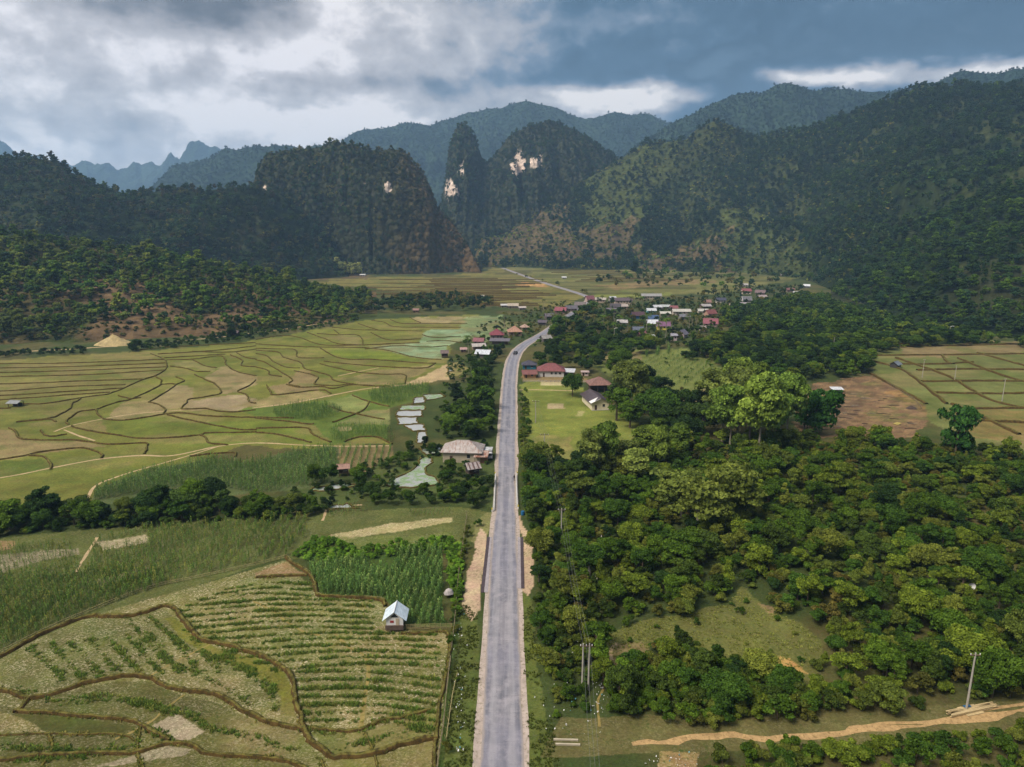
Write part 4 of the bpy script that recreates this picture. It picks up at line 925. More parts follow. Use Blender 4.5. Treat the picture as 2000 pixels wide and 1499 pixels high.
def inst_group(coll):
    g_ = bpy.data.node_groups.new('scatter_'+coll.name, 'GeometryNodeTree')
    g_.interface.new_socket('Geometry', in_out='INPUT', socket_type='NodeSocketGeometry'); g_.interface.new_socket('Geometry', in_out='OUTPUT', socket_type='NodeSocketGeometry')
    n = g_.nodes; l = g_.links
    gi = n.new('NodeGroupInput'); go = n.new('NodeGroupOutput'); ci = n.new('GeometryNodeCollectionInfo')
    ci.inputs['Collection'].default_value = coll; ci.inputs['Separate Children'].default_value = True; ci.inputs['Reset Children'].default_value = True
    ip = n.new('GeometryNodeInstanceOnPoints'); ip.inputs['Pick Instance'].default_value = True
    def at(nm, ty):
        q = n.new('GeometryNodeInputNamedAttribute'); q.data_type = ty; q.inputs['Name'].default_value = nm
        return q.outputs[0]
    l.new(gi.outputs[0], ip.inputs['Points']); l.new(ci.outputs[0], ip.inputs['Instance']); l.new(at('idx', 'INT'), ip.inputs['Instance Index'])
    e = n.new('FunctionNodeEulerToRotation'); l.new(at('rot', 'FLOAT_VECTOR'), e.inputs[0]); l.new(e.outputs[0], ip.inputs['Rotation']); l.new(at('scl', 'FLOAT_VECTOR'), ip.inputs['Scale'])
    l.new(ip.outputs[0], go.inputs[0]); return g_
GRP = {}
def stuff(name, coll, P, scl, tint, rot=None, idx_=None, label=None, cat=None):
    n = len(P)
    if n == 0: return None
    m = bpy.data.meshes.new(name); m.vertices.add(n); m.vertices.foreach_set('co', np.asarray(P, np.float32).ravel())
    if rot is None: rot = np.stack([rng.uniform(-.1, .1, n), rng.uniform(-.1, .1, n), rng.uniform(0, 6.28, n)], 1)
    if np.ndim(scl) == 1: scl = np.stack([scl*rng.uniform(.85, 1.15, n), scl*rng.uniform(.85, 1.15, n), scl*rng.uniform(.8, 1.2, n)], 1)
    nc = len(coll.objects)
    if idx_ is None: idx_ = rng.integers(0, nc, n)
    for nm, ty, dt, key in (('scl', 'FLOAT_VECTOR', scl, 'vector'), ('rot', 'FLOAT_VECTOR', rot, 'vector'), ('tint', 'FLOAT_VECTOR', tint, 'vector')):
        a = m.attributes.new(nm, ty, 'POINT'); a.data.foreach_set(key, np.asarray(dt, np.float32).ravel())
    a = m.attributes.new('idx', 'INT', 'POINT'); a.data.foreach_set('value', np.asarray(idx_, np.int32))
    o = link(name, m); md = o.modifiers.new('scatter', 'NODES')
    if coll.name not in GRP: GRP[coll.name] = inst_group(coll)
    md.node_group = GRP[coll.name]
    tag(o, label, cat, None, 'stuff'); return o

KF = 1.08
GREENS = np.array([C(66, 88, 30, KF), C(76, 98, 34, KF), C(58, 82, 32, KF), C(90, 104, 38, KF), C(62, 78, 34, KF), C(84, 96, 44, KF), C(98, 106, 48, KF)])
DARKG = np.array([C(42, 62, 30, KF), C(50, 70, 32, KF), C(38, 56, 30, KF), C(56, 74, 36, KF)])
TEAKG = np.array([C(112, 128, 50, KF), C(100, 120, 46, KF), C(120, 130, 60, KF)])
OLIVE = np.array([C(84, 86, 42, KF), C(94, 88, 48, KF), C(74, 80, 38, KF), C(66, 74, 36, KF)])
BROWNG = np.array([C(74, 66, 44, KF), C(64, 62, 42, KF), C(84, 74, 50, KF), C(56, 60, 38, KF), C(50, 54, 38, KF)])
BLUEG = np.array([C(44, 66, 40, KF), C(52, 74, 42, KF), C(40, 60, 40, KF), C(62, 78, 44, KF), C(58, 66, 38, KF)])
for P__ in (GREENS, DARKG, OLIVE): P__ *= np.array([1.10, 1.04, .74])
def pick(pal, n, var=.18):
    return pal[rng.integers(0, len(pal), n)]*rng.uniform(1-var, 1+var, (n, 1))

# ------------------------------------------------------------------ woods on the hills
def clad(rd, name, spacing, pal, coll, smin, smax, label, keep=None, tmax=1.25, tmin=.0, sink=.6, palf=None):
    r = RG[rd]; us = (r.u0, r.u1)
    Ymx = max(q[1] for q in r.rd); Ymn = min(q[1] for q in r.foot)
    pts = []
    Yv = Ymn
    sf = 4.0 if r.cliff else 1.0
    nY = int((Ymx*1.08-Ymn)/spacing*sf); ys = np.linspace(Ymn, Ymx*1.08, nY)
    for y in ys:
        nx = max(1, int((us[1]-us[0])*y/spacing)); x = np.linspace(us[0]*y, us[1]*y, nx)
        pts.append(np.stack([x, np.full(nx, y)], 1))
    P = np.concatenate(pts); P += rng.uniform(-.62, .62, P.shape)*spacing*np.array([1, 1/sf])
    P = P[P[:, 1] > 40]
    X, Y = P[:, 0], P[:, 1]; u = X/Y
    z = r.Z(X, Y); Yr = interp_u(r.rd, u); Yf = interp_u(r.foot, u); t = (Y-Yf)/(Yr-Yf)
    ok = (z > .5) & (t < tmax) & (t > tmin) & (u > r.u0) & (u < r.u1)
    if sf > 1:
        g1 = np.abs(r.Z(X, Y+3)-z)/3; ok &= rng.random(len(X)) < np.sqrt(1+g1**2)/sf
    X, Y, z, t = X[ok], Y[ok], z[ok], t[ok]
    mx = np.zeros(len(X))
    for q in NEARR:
        if q is not r: mx = np.maximum(mx, q.Z(X, Y))
    ok = z > mx-.5
    X, Y, z, t = X[ok], Y[ok], z[ok], t[ok]
    px, py = PX(X, Y, z)
    if keep is not None:
        kk = keep(X, Y, z, px, py, t); X, Y, z, px, py = X[kk], Y[kk], z[kk], px[kk], py[kk]
    n = len(X); s = rng.uniform(smin, smax, n)*(0.75+.5*fbm(X/40, Y/40, 3, 4))
    tint = pick(pal, n)*(.45+1.1*fbm(X/60, Y/60, 4, 14))[:, None]
    if palf is not None: tint = palf(tint, X, Y, z, px, py)
    stuff(name, coll, np.stack([X, Y, z-sink], 1), s, tint, label=label, cat='woodland')
    return n
def keep_low(X, Y, Z, px, py, t):
    n = fbm(X/26, Y/26, 4, 5); n2 = fbm(X/70, Y/70, 3, 8)
    return (rng.random(len(X)) < np.clip(1.25-sstep(n, .45, .65)*.6-sstep(n2, .54, .68)*(Z < 30)*.5+t*.25-(t < .1)*.4-(t < .32)*.3, .06, 1))
def in_any(jx, jy, polys):
    k = np.zeros(len(jx), bool)
    for p in polys: k |= inpoly(jx, jy, p)
    return k
nt_ = []
nt_.append(clad('low', 'hill_woodland', 6.2, np.concatenate([GREENS, DARKG[:1]])*1.35, LIB_TREE, .65, 1.35, 'scattered dark and fresh green trees over the low scrubby hill on the left', keep_low))
nt_.append(clad('low', 'hill_scrub', 4.2, np.concatenate([OLIVE, DARKG]), LIB_BUSH, .6, 1.3, 'low olive scrub between the trees of the low left hill', lambda X, Y, Z, px, py, t: rng.random(len(X)) < .55))
nt_.append(clad('backleft', 'hill_woodland', 7.5, np.concatenate([DARKG, BROWNG[:2], BLUEG, OLIVE[:1]])*1.25, LIB_HILL, .75, 1.5, 'dense dark woods on the hill behind the low left hill'))
def pal_k(tint, X, Y, z, px, py):
    w_ = sstep(px+(fbm(X/50, Y/50, 3, 6)-.5)*160, 680, 860)[:, None]
    return tint*(1-w_*.8)+pick(BROWNG, len(X))*1.7*w_*.8
clad('karst', 'cliff_woodland', 5.2, np.concatenate([BROWNG[3:], DARKG, BLUEG[:2], OLIVE[:2]])*1.35, LIB_HILL, .5, 1.0, 'brown and dark green growth clinging to the big limestone hill', lambda X, Y, Z, px, py, t: (rng.random(len(X)) < .88) & ~(in_any(px, py, ROCKP) & (rng.random(len(X)) < .7)), palf=pal_k, sink=1.2)
clad('spire', 'cliff_woodland', 6.5, np.concatenate([DARKG, BLUEG, BROWNG[3:]])*1.2, LIB_HILL, .7, 1.3, 'dark woods on the jagged limestone peaks behind', lambda X, Y, Z, px, py, t: (rng.random(len(X)) < .82) & ~(in_any(px, py, ROCKP) & (rng.random(len(X)) < .7)), sink=1.5)
def keep_spur(X, Y, Z, px, py, t):
    jx = px+(fbm(X/34, Y/34, 5, 2)-.5)*130; jy = py+(fbm(X/34, Y/34, 5, 3)-.5)*100
    g1 = in_any(jx, jy, GRASSP); g2 = in_any(jx, jy, BROWNP)
    clear = sstep(fbm(X/70, Y/70, 4, 15), .5, .66)*.35
    pr = np.where(g2, .16, np.where(g1, .34, 1-clear)); pr = np.where(t < .07, pr*.3, pr)
    return rng.random(len(X)) < pr
nt_.append(clad('spur', 'hill_woodland', 7.0, np.concatenate([DARKG, BLUEG, OLIVE[:1]]), LIB_HILL, .8, 1.55, 'dark trees with open grass and brown clearings on the spur in the middle', keep_spur))
nt_.append(clad('right', 'hill_woodland', 6.6, np.concatenate([DARKG, BLUEG, GREENS[:1]]), LIB_HILL, .75, 1.6, 'dense green forest covering the large mountain on the right', keep_spur))
clad('spur', 'hill_scrub', 5.0, np.concatenate([OLIVE*1.9, GREENS[4:]*1.6]), LIB_BUSH, 1.0, 2.2, 'pale scrub between the trees of the middle spur', lambda X, Y, Z, px, py, t: rng.random(len(X)) < .35)
clad('right', 'hill_scrub', 6.0, np.concatenate([OLIVE*1.6, GREENS[4:]*1.5]), LIB_BUSH, 1.0, 2.2, 'olive scrub between the trees of the right mountain', lambda X, Y, Z, px, py, t: (rng.random(len(X)) < .4) & (px < 1750))
nt_.append(clad('rspur', 'hill_woodland', 6.2, np.concatenate([DARKG, GREENS[:3], BLUEG[:2]]), LIB_TREE, .7, 1.35, 'forest on the nearer spur at the right edge'))
clad('m_right', 'hill_woodland', 10.5, np.concatenate([BLUEG, BLUEG*.85])*np.array([.85, 1, 1.15]), LIB_HILL, 1.0, 1.6, 'forest on the high ridge behind the right mountain', sink=3.5)  # leaf tints shifted towards blue, distance haze put into the colour
clad('m_mid', 'hill_woodland', 16, BLUEG*np.array([.85, 1, 1.2]), LIB_HILL, 1.1, 1.8, 'hazy blue forest on the far middle ridge', sink=4)  # bluer leaf tint paints extra haze on top of the haze volume
clad('m_left', 'hill_woodland', 14, BLUEG*np.array([.85, 1, 1.2]), LIB_HILL, 1.0, 1.7, 'hazy blue forest on the far left ridge', sink=3.5)  # same blue shift, haze painted into the leaf tint

# ------------------------------------------------------------------ trees of the valley
def scat(polys, spacing, excl=(), jit=.5):
    P = []
    for poly in polys:
        W_ = [G(*p) for p in poly]; xs = [q[0] for q in W_]; ys = [q[1] for q in W_]
        nx = max(1, int((max(xs)-min(xs))/spacing)+1); ny = max(1, int((max(ys)-min(ys))/spacing)+1)
        X, Y = np.meshgrid(np.linspace(min(xs), max(xs), nx), np.linspace(min(ys), max(ys), ny)); X = X.ravel()+rng.uniform(-jit, jit, X.size)*spacing; Y = Y.ravel()+rng.uniform(-jit, jit, Y.size)*spacing
        px, py = PX(X, Y); k = inpoly(px, py, poly)
        for e in excl: k &= ~inpoly(px, py, e)
        P.append(np.stack([X[k], Y[k]], 1))
    return np.concatenate(P) if P else np.zeros((0, 2))
BUILT = []   # filled with building footprints (x, y, radius) before planting
def clear_of(P, pad=1.0):
    k = np.ones(len(P), bool)
    for (x, y, r) in BUILT: k &= (P[:, 0]-x)**2+(P[:, 1]-y)**2 > (r+pad)**2
    return P[k]
rcA = np.array(rc)
def off_road(P, d):
    if not len(P): return P
    k = np.ones(len(P), bool)
    for q in rcA: k &= (P[:, 0]-q[0])**2+(P[:, 1]-q[1])**2 > d*d
    return P[k]

# houses: (kind, label, px, py, width m, depth m, rotation deg, wall h, roof rise, roof colour, wall colour, extra)
HS = [
 ('hip', 'large hip roofed house with pale rusty tin roof beside the road', 903, 905, 11.5, 8.0, -4, 3.3, 2.3, (206, 186, 172), (190, 176, 150), dict(win=1, rust=True)),
 ('gable', 'small dark hut with white and rust striped roof below the pale tin house', 922, 932, 3.6, 3.4, 24, 1.6, 1.1, (196, 180, 174), (70, 62, 58), dict(stilt=.8, stripes=True)),
 ('gable', 'little field hut with orange tin roof beside the striped maize plot', 669, 932, 3.2, 2.8, 12, 1.5, .7, (206, 136, 104), (118, 104, 90), dict(stilt=.9)),
 ('shed', 'orange tarpaulin roofed shelter on the left verge beside the bamboos', 950, 803, 4.2, 3.2, 14, 1.5, .7, (222, 118, 76), (120, 108, 90), dict(post=True)),
 ('hip', 'white bungalow with red hip roof behind the meadow', 1077, 737, 12.5, 9, -3, 2.9, 2.7, (178, 72, 68), (214, 208, 200), dict(win=3)),
 ('shed', 'white tin lean-to at the right end of the red roofed bungalow', 1112, 737, 5.2, 5, -12, 2.3, .7, (222, 220, 224), (120, 112, 104), dict(post=True)),
 ('gable', 'low red roofed annex left of the white bungalow', 1034, 739, 6.4, 5, 4, 2.0, 1.3, (172, 82, 70), (206, 160, 106), dict(win=1)),
 ('hip', 'blue walled house with dark purple roof behind the annex', 1034, 722, 7, 6, 0, 2.2, 1.7, (82, 74, 96), (62, 128, 150), dict()),
 ('shed', 'tiny shed of pinkish tin behind the meadow', 1143, 735, 3.6, 2.5, 0, 1.8, .3, (224, 184, 170), (226, 200, 190), dict()),
 ('hip', 'open hall on posts with rusty brown hip roof at the head of the meadow', 1172, 768, 9.2, 8.5, 6, 3.4, 2.5, (176, 106, 84), (92, 70, 60), dict(post=True)),
 ('gable', 'long hall with dark maroon roof and cream gable facing the meadow', 1167, 802, 7.2, 15, 9, 3.0, 1.7, (98, 74, 78), (232, 218, 184), dict(door=1, ply=True)),
 ('hip', 'house with crimson pyramid roof on the left of the bend', 970, 664, 8.6, 8.6, 3, 3.0, 3.2, (182, 52, 66), (150, 130, 120), dict(win=2)),
 ('shed', 'long grey roof with stalls in front of the crimson roofed house', 976, 674, 11.5, 4.5, -6, 2.2, 1.0, (124, 110, 120), (140, 120, 104), dict(post=True)),
 ('hip', 'house with bright orange pyramid roof beside the bend', 1005, 657, 8.8, 8.8, 8, 2.8, 3.2, (230, 146, 98), (150, 130, 110), dict(win=2)),
 ('hip', 'small house with pale orange roof behind the orange roofed house', 1025, 646, 5, 5, 18, 2.2, 1.8, (226, 164, 128), (150, 130, 110), dict()),
 ('gable', 'house with pinkish red roof at the left end of the roadside row', 935, 674, 6, 6, -8, 2.2, 1.5, (188, 86, 92), (150, 120, 110), dict()),
 ('gable', 'shed with pale beige tin roof below the pinkish roof', 934, 684, 7.5, 5, 15, 2.2, 1.2, (216, 196, 180), (140, 118, 100), dict()),
 ('gable', 'tiny hut with salmon roof among the lotus paddies', 905, 689, 3.6, 3.4, 5, 1.8, .8, (216, 150, 138), (140, 118, 104), dict()),
 ('gable', 'house with bright white bent roof above the roadside trees', 944, 700, 7.6, 6, -14, 2.4, 1.6, (226, 232, 242), (120, 110, 104), dict(win=1)),
 ('gable', 'brown wooden hut at the edge of the green lotus paddy', 868, 700, 4, 3.6, 6, 1.9, 1.2, (146, 110, 98), (88, 74, 70), dict(stilt=.7)),
 ('gable', 'pale roofed house on the right where the road leaves the bend', 1066, 668, 6, 5, 25, 2.2, 1.5, (178, 168, 156), (110, 100, 96), dict()),
 ('gable', 'house with tan roof behind the palms left of the village', 1002, 603, 9, 6, 0, 2.4, 1.8, (216, 186, 150), (150, 130, 110), dict()),
 ('gable', 'low white shed left of the tan roofed house', 985, 601, 6, 4, 0, 2, 1.0, (220, 214, 210), (160, 150, 140), dict()),
 ('gable', 'low pink shed right of the tan roofed house', 1020, 606, 6, 4, 8, 2, 1.0, (216, 190, 176), (150, 140, 130), dict()),
 ('gable', 'house with bright red roof at the left end of the village', 1096, 613, 10.5, 7, -18, 2.6, 2.4, (196, 62, 76), (140, 110, 110), dict()),
 ('gable', 'house with slate grey roof right of the bright red roof', 1116, 609, 11, 7, 12, 2.6, 2.2, (120, 108, 118), (160, 140, 130), dict()),
 ('gable', 'long brown roofed house behind the slate grey roof', 1134, 602, 11, 7, -6, 2.6, 2.4, (142, 118, 110), (130, 110, 100), dict()),
 ('gable', 'small house with dark red roof standing behind the village street', 1152, 590, 9, 7, 20, 2.6, 3.0, (168, 74, 82), (196, 170, 160), dict()),
 ('gable', 'white roofed shed in the village street', 1150, 601, 8, 6, 5, 2.4, 1.2, (226, 220, 216), (170, 150, 140), dict()),
 ('gable', 'cream roofed house with flat pitch near the village street', 1174, 592, 11, 8, -10, 3, 1.6, (206, 186, 160), (190, 170, 150), dict(win=2)),
 ('gable', 'bright white roofed house left of the long school', 1197, 590, 7, 7, 15, 3, 1.8, (232, 232, 236), (170, 160, 150), dict()),
 ('gable', 'long school building with brown roof and cream wall', 1218, 595, 18, 8, 0, 3.6, 2.2, (120, 88, 92), (214, 190, 172), dict(win=5)),
 ('gable', 'dark roofed house in front of the long school', 1203, 605, 10, 7, -12, 2.6, 2.2, (92, 76, 84), (196, 172, 150), dict()),
 ('gable', 'salmon walled house in front of the long school', 1219, 605, 7, 6, 8, 2.8, 1.6, (212, 180, 160), (206, 168, 140), dict()),
 ('gable', 'house with violet grey roof before the palms', 1195, 612, 9, 6, 4, 2.4, 1.6, (134, 112, 130), (120, 106, 104), dict()),
 ('gable', 'very long hall with pale grey roof at the back of the village', 1273, 585, 22, 9, 0, 3.2, 2.0, (178, 170, 162), (196, 180, 160), dict(win=6)),
 ('gable', 'house with dull violet roof behind the roadside palms', 1072, 624, 7, 6, 14, 2.4, 1.8, (128, 108, 122), (110, 96, 96), dict()),
 ('gable', 'small hut with dark violet roof at the end of the road bend', 1060, 636, 6, 5, -10, 2.2, 1.4, (104, 84, 100), (96, 84, 82), dict()),
 ('gable', 'white roofed hut among palms left of the village centre', 1124, 632, 6, 5, 8, 2.2, 1.3, (228, 224, 220), (150, 140, 130), dict()),
 ('gable', 'pale house in the shade of the coconut palms', 1216, 637, 8, 6, -5, 2.5, 1.6, (208, 196, 188), (170, 156, 144), dict()),
 ('gable', 'house with dark red roof and blue wall in the village', 1246, 623, 11, 7, 10, 2.6, 2.4, (112, 62, 72), (66, 120, 170), dict()),
 ('gable', 'house with white roof and turquoise edge in the village', 1273, 613, 8.5, 6, 0, 2.6, 1.5, (224, 226, 226), (128, 196, 196), dict()),
 ('gable', 'house with royal blue roof in the village', 1275, 630, 9.5, 6, 0, 2.8, 2.2, (62, 102, 172), (196, 210, 224), dict()),
 ('gable', 'house with bright white gable in front of the blue roof', 1275, 639, 8.5, 6, 3, 2.6, 2.2, (240, 240, 246), (206, 200, 196), dict()),
 ('gable', 'house with magenta roof and yellow wall', 1297, 645, 10, 7, -7, 2.9, 2.4, (152, 78, 128), (232, 212, 96), dict(win=2)),
 ('gable', 'house with steel blue roof left of the white gable', 1247, 652, 8, 6, 5, 2.4, 1.8, (108, 116, 142), (130, 120, 124), dict()),
 ('gable', 'small crimson roofed hut before the steel blue roof', 1254, 658, 5.5, 4.5, 15, 2, 1.4, (172, 70, 84), (150, 120, 116), dict()),
 ('gable', 'little white house at the front edge of the village', 1270, 668, 6, 5, 28, 2.4, 1.4, (232, 230, 226), (200, 190, 180), dict()),
 ('gable', 'house with lilac grey roof and tall gable on the right of the front edge', 1334, 661, 6.5, 8, -34, 2.6, 2.4, (136, 122, 142), (196, 176, 170), dict()),
 ('gable', 'pale pillared hut left of the lilac grey gable', 1317, 666, 4, 4, 0, 3.2, 1.0, (176, 168, 182), (206, 186, 184), dict()),
 ('gable', 'white roofed house at the back of the village centre', 1284, 606, 8, 6, 12, 2.5, 1.6, (224, 222, 224), (120, 110, 110), dict()),
 ('gable', 'greenish white house right of the white roofed one', 1301, 605, 8, 6, 0, 2.5, 1.4, (206, 210, 200), (190, 180, 170), dict()),
 ('gable', 'flat cream roofed house in the village centre', 1300, 619, 9, 6, 0, 2.6, 1.2, (230, 222, 196), (150, 136, 124), dict()),
 ('gable', 'house with small red roof above the long cream hall', 1317, 608, 7, 6, 0, 2.5, 1.8, (186, 80, 82), (214, 196, 180), dict()),
 ('gable', 'long cream hall in the village centre', 1332, 616, 16, 7, 0, 3, 1.6, (218, 206, 184), (206, 190, 176), dict(win=4)),
 ('gable', 'dark grey house under the long cream hall', 1338, 625, 9, 6, 6, 2.4, 1.6, (134, 130, 140), (150, 140, 130), dict()),
 ('gable', 'cream house near the right end of the village', 1374, 615, 9, 6, -4, 3, 1.4, (218, 208, 186), (214, 200, 180), dict()),
 ('gable', 'brick red roofed house near the right end of the village', 1389, 620, 9, 7, 20, 3, 2.6, (176, 76, 66), (190, 150, 130), dict()),
 ('gable', 'house with wide pinkish crimson roof at the right end of the village', 1390, 639, 11, 8, -14, 2.6, 3.0, (190, 74, 88), (206, 180, 170), dict()),
 ('gable', 'pink hut below the wide crimson roof', 1374, 648, 5, 4, 0, 2.6, 1.0, (206, 176, 164), (206, 180, 170), dict()),
 ('gable', 'house with terracotta roof behind the village trees', 1382, 596, 8, 6, -10, 2.5, 2.0, (176, 112, 92), (150, 130, 110), dict()),
 ('gable', 'pale striped roof house in front of the terracotta roof', 1379, 604, 10, 6, 16, 2.5, 1.6, (200, 184, 176), (130, 110, 104), dict()),
 ('gable', 'house with navy roof and white gables', 1409, 592, 10, 7, 0, 2.6, 2.0, (78, 78, 104), (224, 214, 200), dict()),
 ('gable', 'house with maroon roof below the navy roof', 1421, 610, 8, 6, 10, 2.3, 1.8, (128, 72, 86), (110, 96, 96), dict()),
 ('gable', 'house with pale orange tin roof right of the maroon roof', 1434, 604, 7, 6, -22, 2.4, 1.8, (214, 178, 140), (190, 160, 130), dict()),
 ('gable', 'house with red roof and white wall on the slope', 1459, 575, 11, 8, 0, 3.2, 2.4, (190, 76, 80), (226, 206, 190), dict(win=3)),
 ('gable', 'tall house with reddish grey roof right of the white walled house', 1487, 578, 11, 8, -28, 3, 2.6, (146, 104, 100), (150, 130, 124), dict()),
 ('gable', 'house with pale pink roof under the reddish grey roof', 1490, 587, 10, 7, 10, 2.6, 2.0, (196, 164, 154), (140, 124, 120), dict()),
 ('gable', 'steep roofed house with white verges', 1460, 592, 9.5, 7, 0, 2.6, 3.0, (128, 124, 130), (190, 180, 176), dict(verge=True)),
 ('gable', 'house with lilac grey roof at the edge of the orchard', 1450, 601, 9, 6, -20, 2.4, 1.9, (176, 158, 164), (176, 160, 156), dict()),
 ('gable', 'small pale house above the red roof on the slope', 1456, 561, 7, 5, 0, 2.5, 1.6, (206, 190, 176), (214, 200, 180), dict()),
 ('gable', 'house with dull red roof on the wooded slope', 1545, 571, 9, 6, -6, 2.5, 1.8, (160, 84, 76), (150, 130, 120), dict()),
 ('gable', 'low white shed on the wooded slope', 1554, 575, 5.5, 4, 0, 2, .9, (230, 228, 224), (170, 160, 150), dict()),
 ('gable', 'house with shining white roof highest on the wooded slope', 1577, 563, 8, 6, -22, 2.4, 1.9, (234, 236, 240), (120, 120, 120), dict()),
 ('gable', 'tiny pale roof at the foot of the forest', 1530, 540, 7, 5, 0, 2, 1.2, (196, 190, 184), (150, 140, 130), dict()),
 ('gable', 'grey tin roofed field hut in the far left paddies', 25, 796, 4.4, 3.6, -5, 1.6, .7, (158, 160, 156), (70, 64, 60), dict(post=True)),
 ('gable', 'small brown hut beside the track under the low hill', 457, 658, 5, 3.6, 0, 1.8, 1.0, (120, 86, 84), (96, 78, 72), dict(stilt=.6)),
 ('gable', 'field hut with pinkish grey roof at the edge of the terraces', 1711, 682, 5.4, 4, 0, 1.8, 1.2, (190, 170, 166), (92, 80, 74), dict(stilt=.5)),
 ('gable', 'hut with tilted blue grey tin roof on the terraces', 1752, 719, 4.6, 4, 38, 1.7, 1.3, (128, 140, 152), (76, 72, 70), dict()),
 ('shed', 'low white tarpaulin shelter on the cleared brown field', 1637, 766, 4.6, 3, -4, 1.0, .5, (240, 240, 244), (190, 184, 180), dict()),
 ('gable', 'tiny orange hut under the low hill beyond the paddies', 812, 611, 5, 4, 0, 2, 1.2, (190, 120, 96), (140, 110, 90), dict()),
 ('gable', 'lone white shed on the far brown fields', 1102, 545, 7, 5, 0, 2, 1.0, (240, 238, 234), (190, 180, 170), dict()),
 ('gable', 'small white field shed at the foot of the spur', 1210, 517, 8, 5, 0, 2, 1.2, (240, 238, 236), (190, 180, 170), dict()),
 ('gable', 'lone pinkish hut on the brown field under the limestone cliff', 615, 541, 9, 6, 0, 2.2, 1.6, (178, 118, 100), (140, 110, 90), dict()),
 ('gable', 'small white hut under the limestone cliff', 708, 540, 8, 5, 0, 2, 1.2, (222, 216, 206), (170, 160, 150), dict()),
 ('gable', 'pale hut at the edge of the far valley fields', 939, 583, 6, 4, 0, 2, 1.0, (224, 206, 180), (170, 150, 130), dict()),
]
for h_ in HS:
    x, y = G(h_[2], h_[3])
    BUILT.append((x, y+h_[5]/2, max(h_[4], h_[5])*.55))
hx, hy = G(770, 1237); BUILT.append((hx, hy+1.6, 3.2))

EXR = [[(912, 1500), (1050, 1500), (1045, 1150), (1020, 1000), (1012, 900), (1015, 760), (1010, 700), (960, 700), (965, 800), (950, 1000), (905, 1150)]]
CLEAR = [[(1180, 1240), (1240, 1215), (1330, 1205), (1420, 1180), (1450, 1150), (1500, 1190), (1560, 1215), (1600, 1250), (1610, 1290), (1560, 1340), (1480, 1320), (1450, 1290), (1350, 1290), (1280, 1260), (1230, 1340), (1180, 1300)]]
TRACK = [[(1060, 1400), (1250, 1425), (1700, 1400), (2100, 1345), (2500, 1290), (2500, 1370), (2000, 1410), (1700, 1450), (1250, 1475), (1060, 1485)]]
FIELDX = [[(1020, 740), (1140, 740), (1145, 805), (1200, 800), (1245, 835), (1160, 895), (1060, 895), (1030, 860)], [(1545, 770), (1650, 740), (1710, 690), (1760, 672), (2600, 665), (2600, 880), (1900, 860), (1800, 850), (1700, 850), (1600, 850), (1560, 830)]]
THICK = [(1044, 1060), (1036, 1000), (1020, 900), (1040, 880), (1100, 905), (1130, 930), (1250, 890), (1300, 870), (1560, 870), (1700, 870), (1820, 880), (2000, 890), (2400, 900), (2700, 1330), (2400, 1290), (2000, 1370), (1860, 1385), (1650, 1400), (1400, 1425), (1200, 1390), (1160, 1330), (1060, 1330), (1052, 1200)]
cand = []   # x, y, protokey, scale, tint, zone
def plant(P, keys, smin, smax, pal, zone, var=.18, wts=None):
    P = off_road(clear_of(P), 4.6)
    for (x, y) in P:
        k = random.choices(keys, wts)[0]; s = random.uniform(smin, smax)*(.8+.4*float(vnoise(np.array([x/18]), np.array([y/18]), 3)[0]))
        t = pal[random.randrange(len(pal))]*random.uniform(1-var, 1+var)*(.78+.44*float(vnoise(np.array([x/14]), np.array([y/14]), 9)[0]))
        cand.append((x, y, k, s, t, zone))
BIG = ['round_a', 'round_b', 'wide_a', 'irregular', 'slender']
plant(scat([THICK], 3.9, EXR+CLEAR+TRACK+FIELDX, .75), BIG, .28, .88, np.concatenate([GREENS, GREENS[:4], DARKG[:1]])*1.12, 'thicket', wts=[3, 3, 2, 4, 3])
# the copse by the meadow and the pale trees beyond it
plant(scat([[(1020, 905), (1100, 915), (1240, 915), (1330, 900), (1340, 960), (1200, 960), (1030, 960)]], 5.0), BIG, .7, 1.05, np.concatenate([GREENS, DARKG]), 'copse')
plant(np.array([G(*p) for p in [(1180, 935), (1225, 925), (1262, 900), (1290, 880), (1325, 905), (1285, 930), (1155, 945), (1240, 955)]]), ['teak_a', 'teak_b'], 0.85, 1.1, TEAKG*.9, 'teak')
plant(np.array([G(*p) for p in [(1410, 862), (1440, 850), (1470, 838), (1500, 845), (1425, 880), (1462, 880), (1500, 880), (1535, 862), (1395, 835), (1530, 830), (1480, 900), (1440, 812)]]), ['teak_a', 'teak_b'], 1.35, 1.75, TEAKG, 'teak')
plant(np.array([G(*p) for p in [(1222, 790), (1243, 812), (1240, 772)]]), ['teak_a', 'teak_b'], 1.2, 1.4, TEAKG*.8, 'teak')
plant(np.array([G(*p) for p in [(1205, 775), (1260, 800), (1275, 770), (1290, 780), (1204, 822), (1128, 796), (1230, 836), (1275, 832), (1310, 835), (1340, 845), (1300, 850), (1370, 850), (1345, 870), (1200, 735), (1208, 722), (1310, 812), (1345, 815), (1375, 825), (1255, 760), (1118, 775)]]), ['round_b', 'wide_a', 'irregular', 'round_a'], 1.2, 1.65, np.concatenate([DARKG, GREENS[:3]])*.95, 'hall')
plant(np.array([G(*p) for p in [(1362, 1040), (1330, 1010), (1420, 1030)]]), ['tier'], 1.35, 1.6, np.array([C(104, 112, 46, KF), C(98, 108, 46, KF)]), 'tier', .05)
plant(np.array([G(*p) for p in [(1865, 892), (1590, 850), (1570, 842)]]), ['bamboo'], 1.2, 1.45, np.array([C(58, 92, 34, KF)]), 'bamboo', .05)
